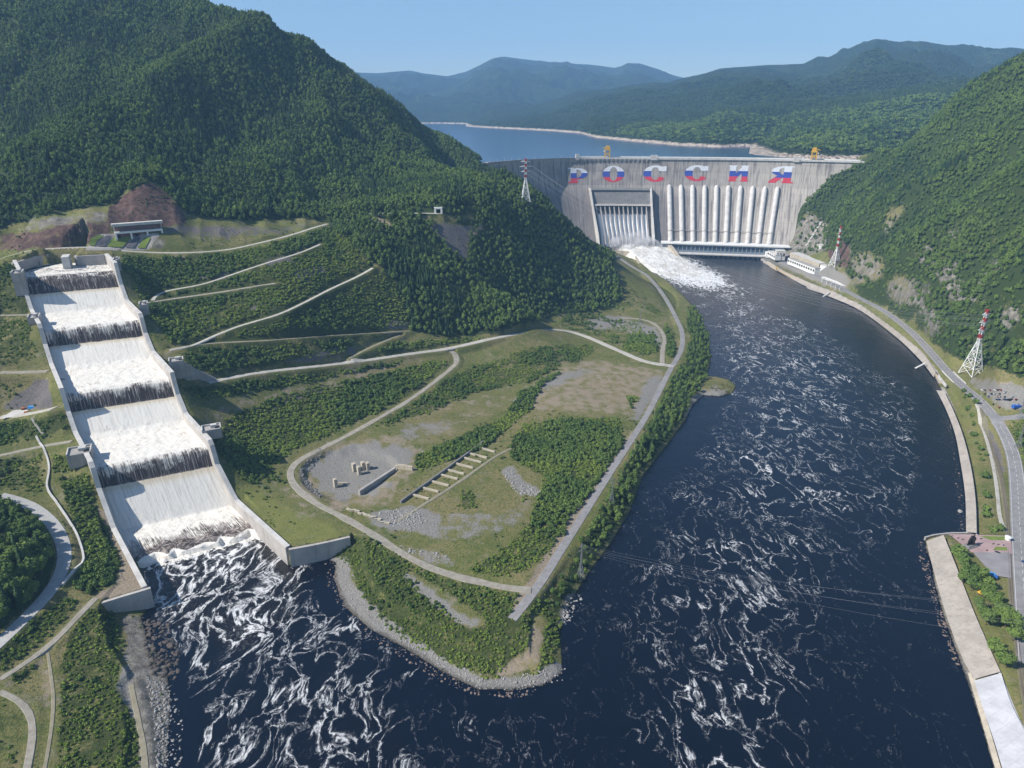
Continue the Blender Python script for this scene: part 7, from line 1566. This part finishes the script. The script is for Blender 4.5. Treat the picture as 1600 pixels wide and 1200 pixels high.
for i in order:
    if not SH or len(SH) < 3: o = bpy.data.objects.new('shrub', P_BSH[len(SH)].data); SH.append(o)
    else: o = random.choice(SH).copy()
    COL.objects.link(o); o.location = (X[i], Y[i], Z[i]-.1); o.scale = (scl[i],)*3; o.rotation_euler = (0, 0, random.uniform(0, 6.28))
    if px[i] < 300 and py[i] > 600: tag(o, 'low shrub on the grass of the slope left of the spillway outlet', 'shrub', 'lone shrubs left of the spillway')
    elif px[i] > 1100: tag(o, 'low shrub on the right bank lawn', 'shrub', 'lone shrubs of the right bank')
    else: tag(o, 'low lone shrub on the open grass of the spit', 'shrub', 'lone shrubs of the spit')
for i, (a_, b_, s_) in enumerate(((1520, 645, 1.5), (1503, 621, 1.3), (1506, 630, 1), (1512, 642, 1.6), (1518, 652, 1.2), (1524, 678, 1.3), (1520, 676, 1.1), (1526, 690, .8), (1532, 700, 1.2), (1541, 709, 1), (1535, 715, .8), (1540, 742, 1.7), (1541, 770, 1.2), (1543, 774, 1.4), (1541, 792, 1.3), (1542, 803, 1.8), (1552, 828, 1.2), (1562, 829, 1.5), (1545, 819, .5), (1511, 633, 1.4), (1530, 706, .7), (1596, 672, 2), (1588, 690, 1.6), (1600, 700, 2))):
    o = bpy.data.objects.new('bush', P_BDK[i % 2].data); s_ *= 1.25; COL.objects.link(o); x_, y_, _ = at_z(a_, b_, 8); o.location = (x_, y_, gzf(x_, y_)-.1); o.scale = (s_,)*3; o['label'] = 'round green bush in the line along the right bank lawn'; o['category'] = 'bush'; o['group'] = 'bushes in line on the right bank lawn'
# far woods
X, Y = grid_points(-200, 3600, 1950, 5200, 17); r = np.hypot(X, Y); m = (r > 2055) & (r < 5200); X, Y = X[m], Y[m]; Z = gz(X, Y); m = (Z > WL+14) & visible(X, Y, Z, 14, 0.006); X, Y, Z = X[m], Y[m], Z[m]
r = np.hypot(X, Y); m = RNG.random(X.size) < np.interp(r, [2000, 5200], [1, .75]); X, Y, Z, r = X[m], Y[m], Z[m], r[m]
pid = np.where(RNG.random(X.size) < 0.25+0.4*smooth(-.1, .4, fbm(X, Y, 300, 3, 7)), 2, RNG.integers(0, 2, X.size)); PF = np.stack([X, Y, Z-2, RNG.uniform(.75, 1.25, X.size), RNG.uniform(0, 6.28, X.size)], 1); nr = r < 3350
P_MID = [proto('wood_clump', crown_mesh('clump', [(x*2.3, y*2.3, z, r_*1.8, h_*1.15) for x, y, z, r_, h_ in lobes(7, 4.3, 9, 0, s_)], 150, 3.6, F_DEC, .85)) for s_ in (13, 14)] + [proto('wood_conifer', conifer_mesh('conifer', 18, 5, 7, 8, F_CON, 8))]
scatter('distant_forest', PF[nr], P_MID, 'nearer forested ridge behind the right end of the dam', 'forest', pid[nr]); scatter('distant_forest', PF[~nr], P_FAR, 'forest on the hills across the reservoir', 'forest', pid[~nr]); print('far', X.size)

# ---------------------------------------------------------------- air
q = MB(); q.box((1500, 7000, -40), (26000, 17000, 1700))
hz_ = q.build('haze', []) if False else None
me = bpy.data.meshes.new('haze'); me.from_pydata(q.v, [], q.f); hz_ = bpy.data.objects.new('haze', me); COL.objects.link(hz_); hz_['kind'] = 'stuff'
hm = bpy.data.materials.new('haze'); hm.use_nodes = True; t_ = hm.node_tree; t_.nodes.clear(); pv = t_.nodes.new('ShaderNodeVolumePrincipled'); oo = t_.nodes.new('ShaderNodeOutputMaterial')
pv.inputs['Color'].default_value = (0.34, 0.62, 1.0, 1); pv.inputs['Density'].default_value = 7.0e-5; pv.inputs['Anisotropy'].default_value = 0.0
t_.links.new(pv.outputs[0], oo.inputs['Volume']); me.materials.append(hm)

cx_, cy_, _ = at_z(985, 381, 22)
import bmesh
bm = bmesh.new(); bmesh.ops.create_icosphere(bm, subdivisions=3, radius=1)
for v in bm.verts:
    k_ = 1+0.25*math.sin(v.co.x*4+1)*math.cos(v.co.y*3)+0.12*math.sin(v.co.x*9+v.co.z*7); v.co = Vector((v.co.x*72*k_, v.co.y*34*k_, v.co.z*27*k_))
me = bpy.data.meshes.new('spray_mist'); bm.to_mesh(me); bm.free(); mo = bpy.data.objects.new('spray_mist', me); COL.objects.link(mo); mo.location = (cx_+8, cy_-8, 27); mo['kind'] = 'stuff'; tag(mo, 'soft white spray mist hanging over the foaming basin at the dam foot', 'spray')
mm = bpy.data.materials.new('spray_mist'); mm.use_nodes = True; t_ = mm.node_tree; t_.nodes.clear(); pv = t_.nodes.new('ShaderNodeVolumePrincipled'); oo = t_.nodes.new('ShaderNodeOutputMaterial'); nz_ = t_.nodes.new('ShaderNodeTexNoise'); tc = t_.nodes.new('ShaderNodeTexCoord'); mr = t_.nodes.new('ShaderNodeMapRange')
nz_.inputs['Scale'].default_value = 0.045; nz_.inputs['Detail'].default_value = 3; t_.links.new(tc.outputs['Object'], nz_.inputs['Vector']); t_.links.new(nz_.outputs[0], mr.inputs[0]); mr.inputs[1].default_value = .42; mr.inputs[2].default_value = .75; mr.inputs[3].default_value = 0.0; mr.inputs[4].default_value = 0.075
pv.inputs['Color'].default_value = (.97, .97, 1, 1); t_.links.new(mr.outputs[0], pv.inputs['Density']); t_.links.new(pv.outputs[0], oo.inputs['Volume']); me.materials.append(mm)
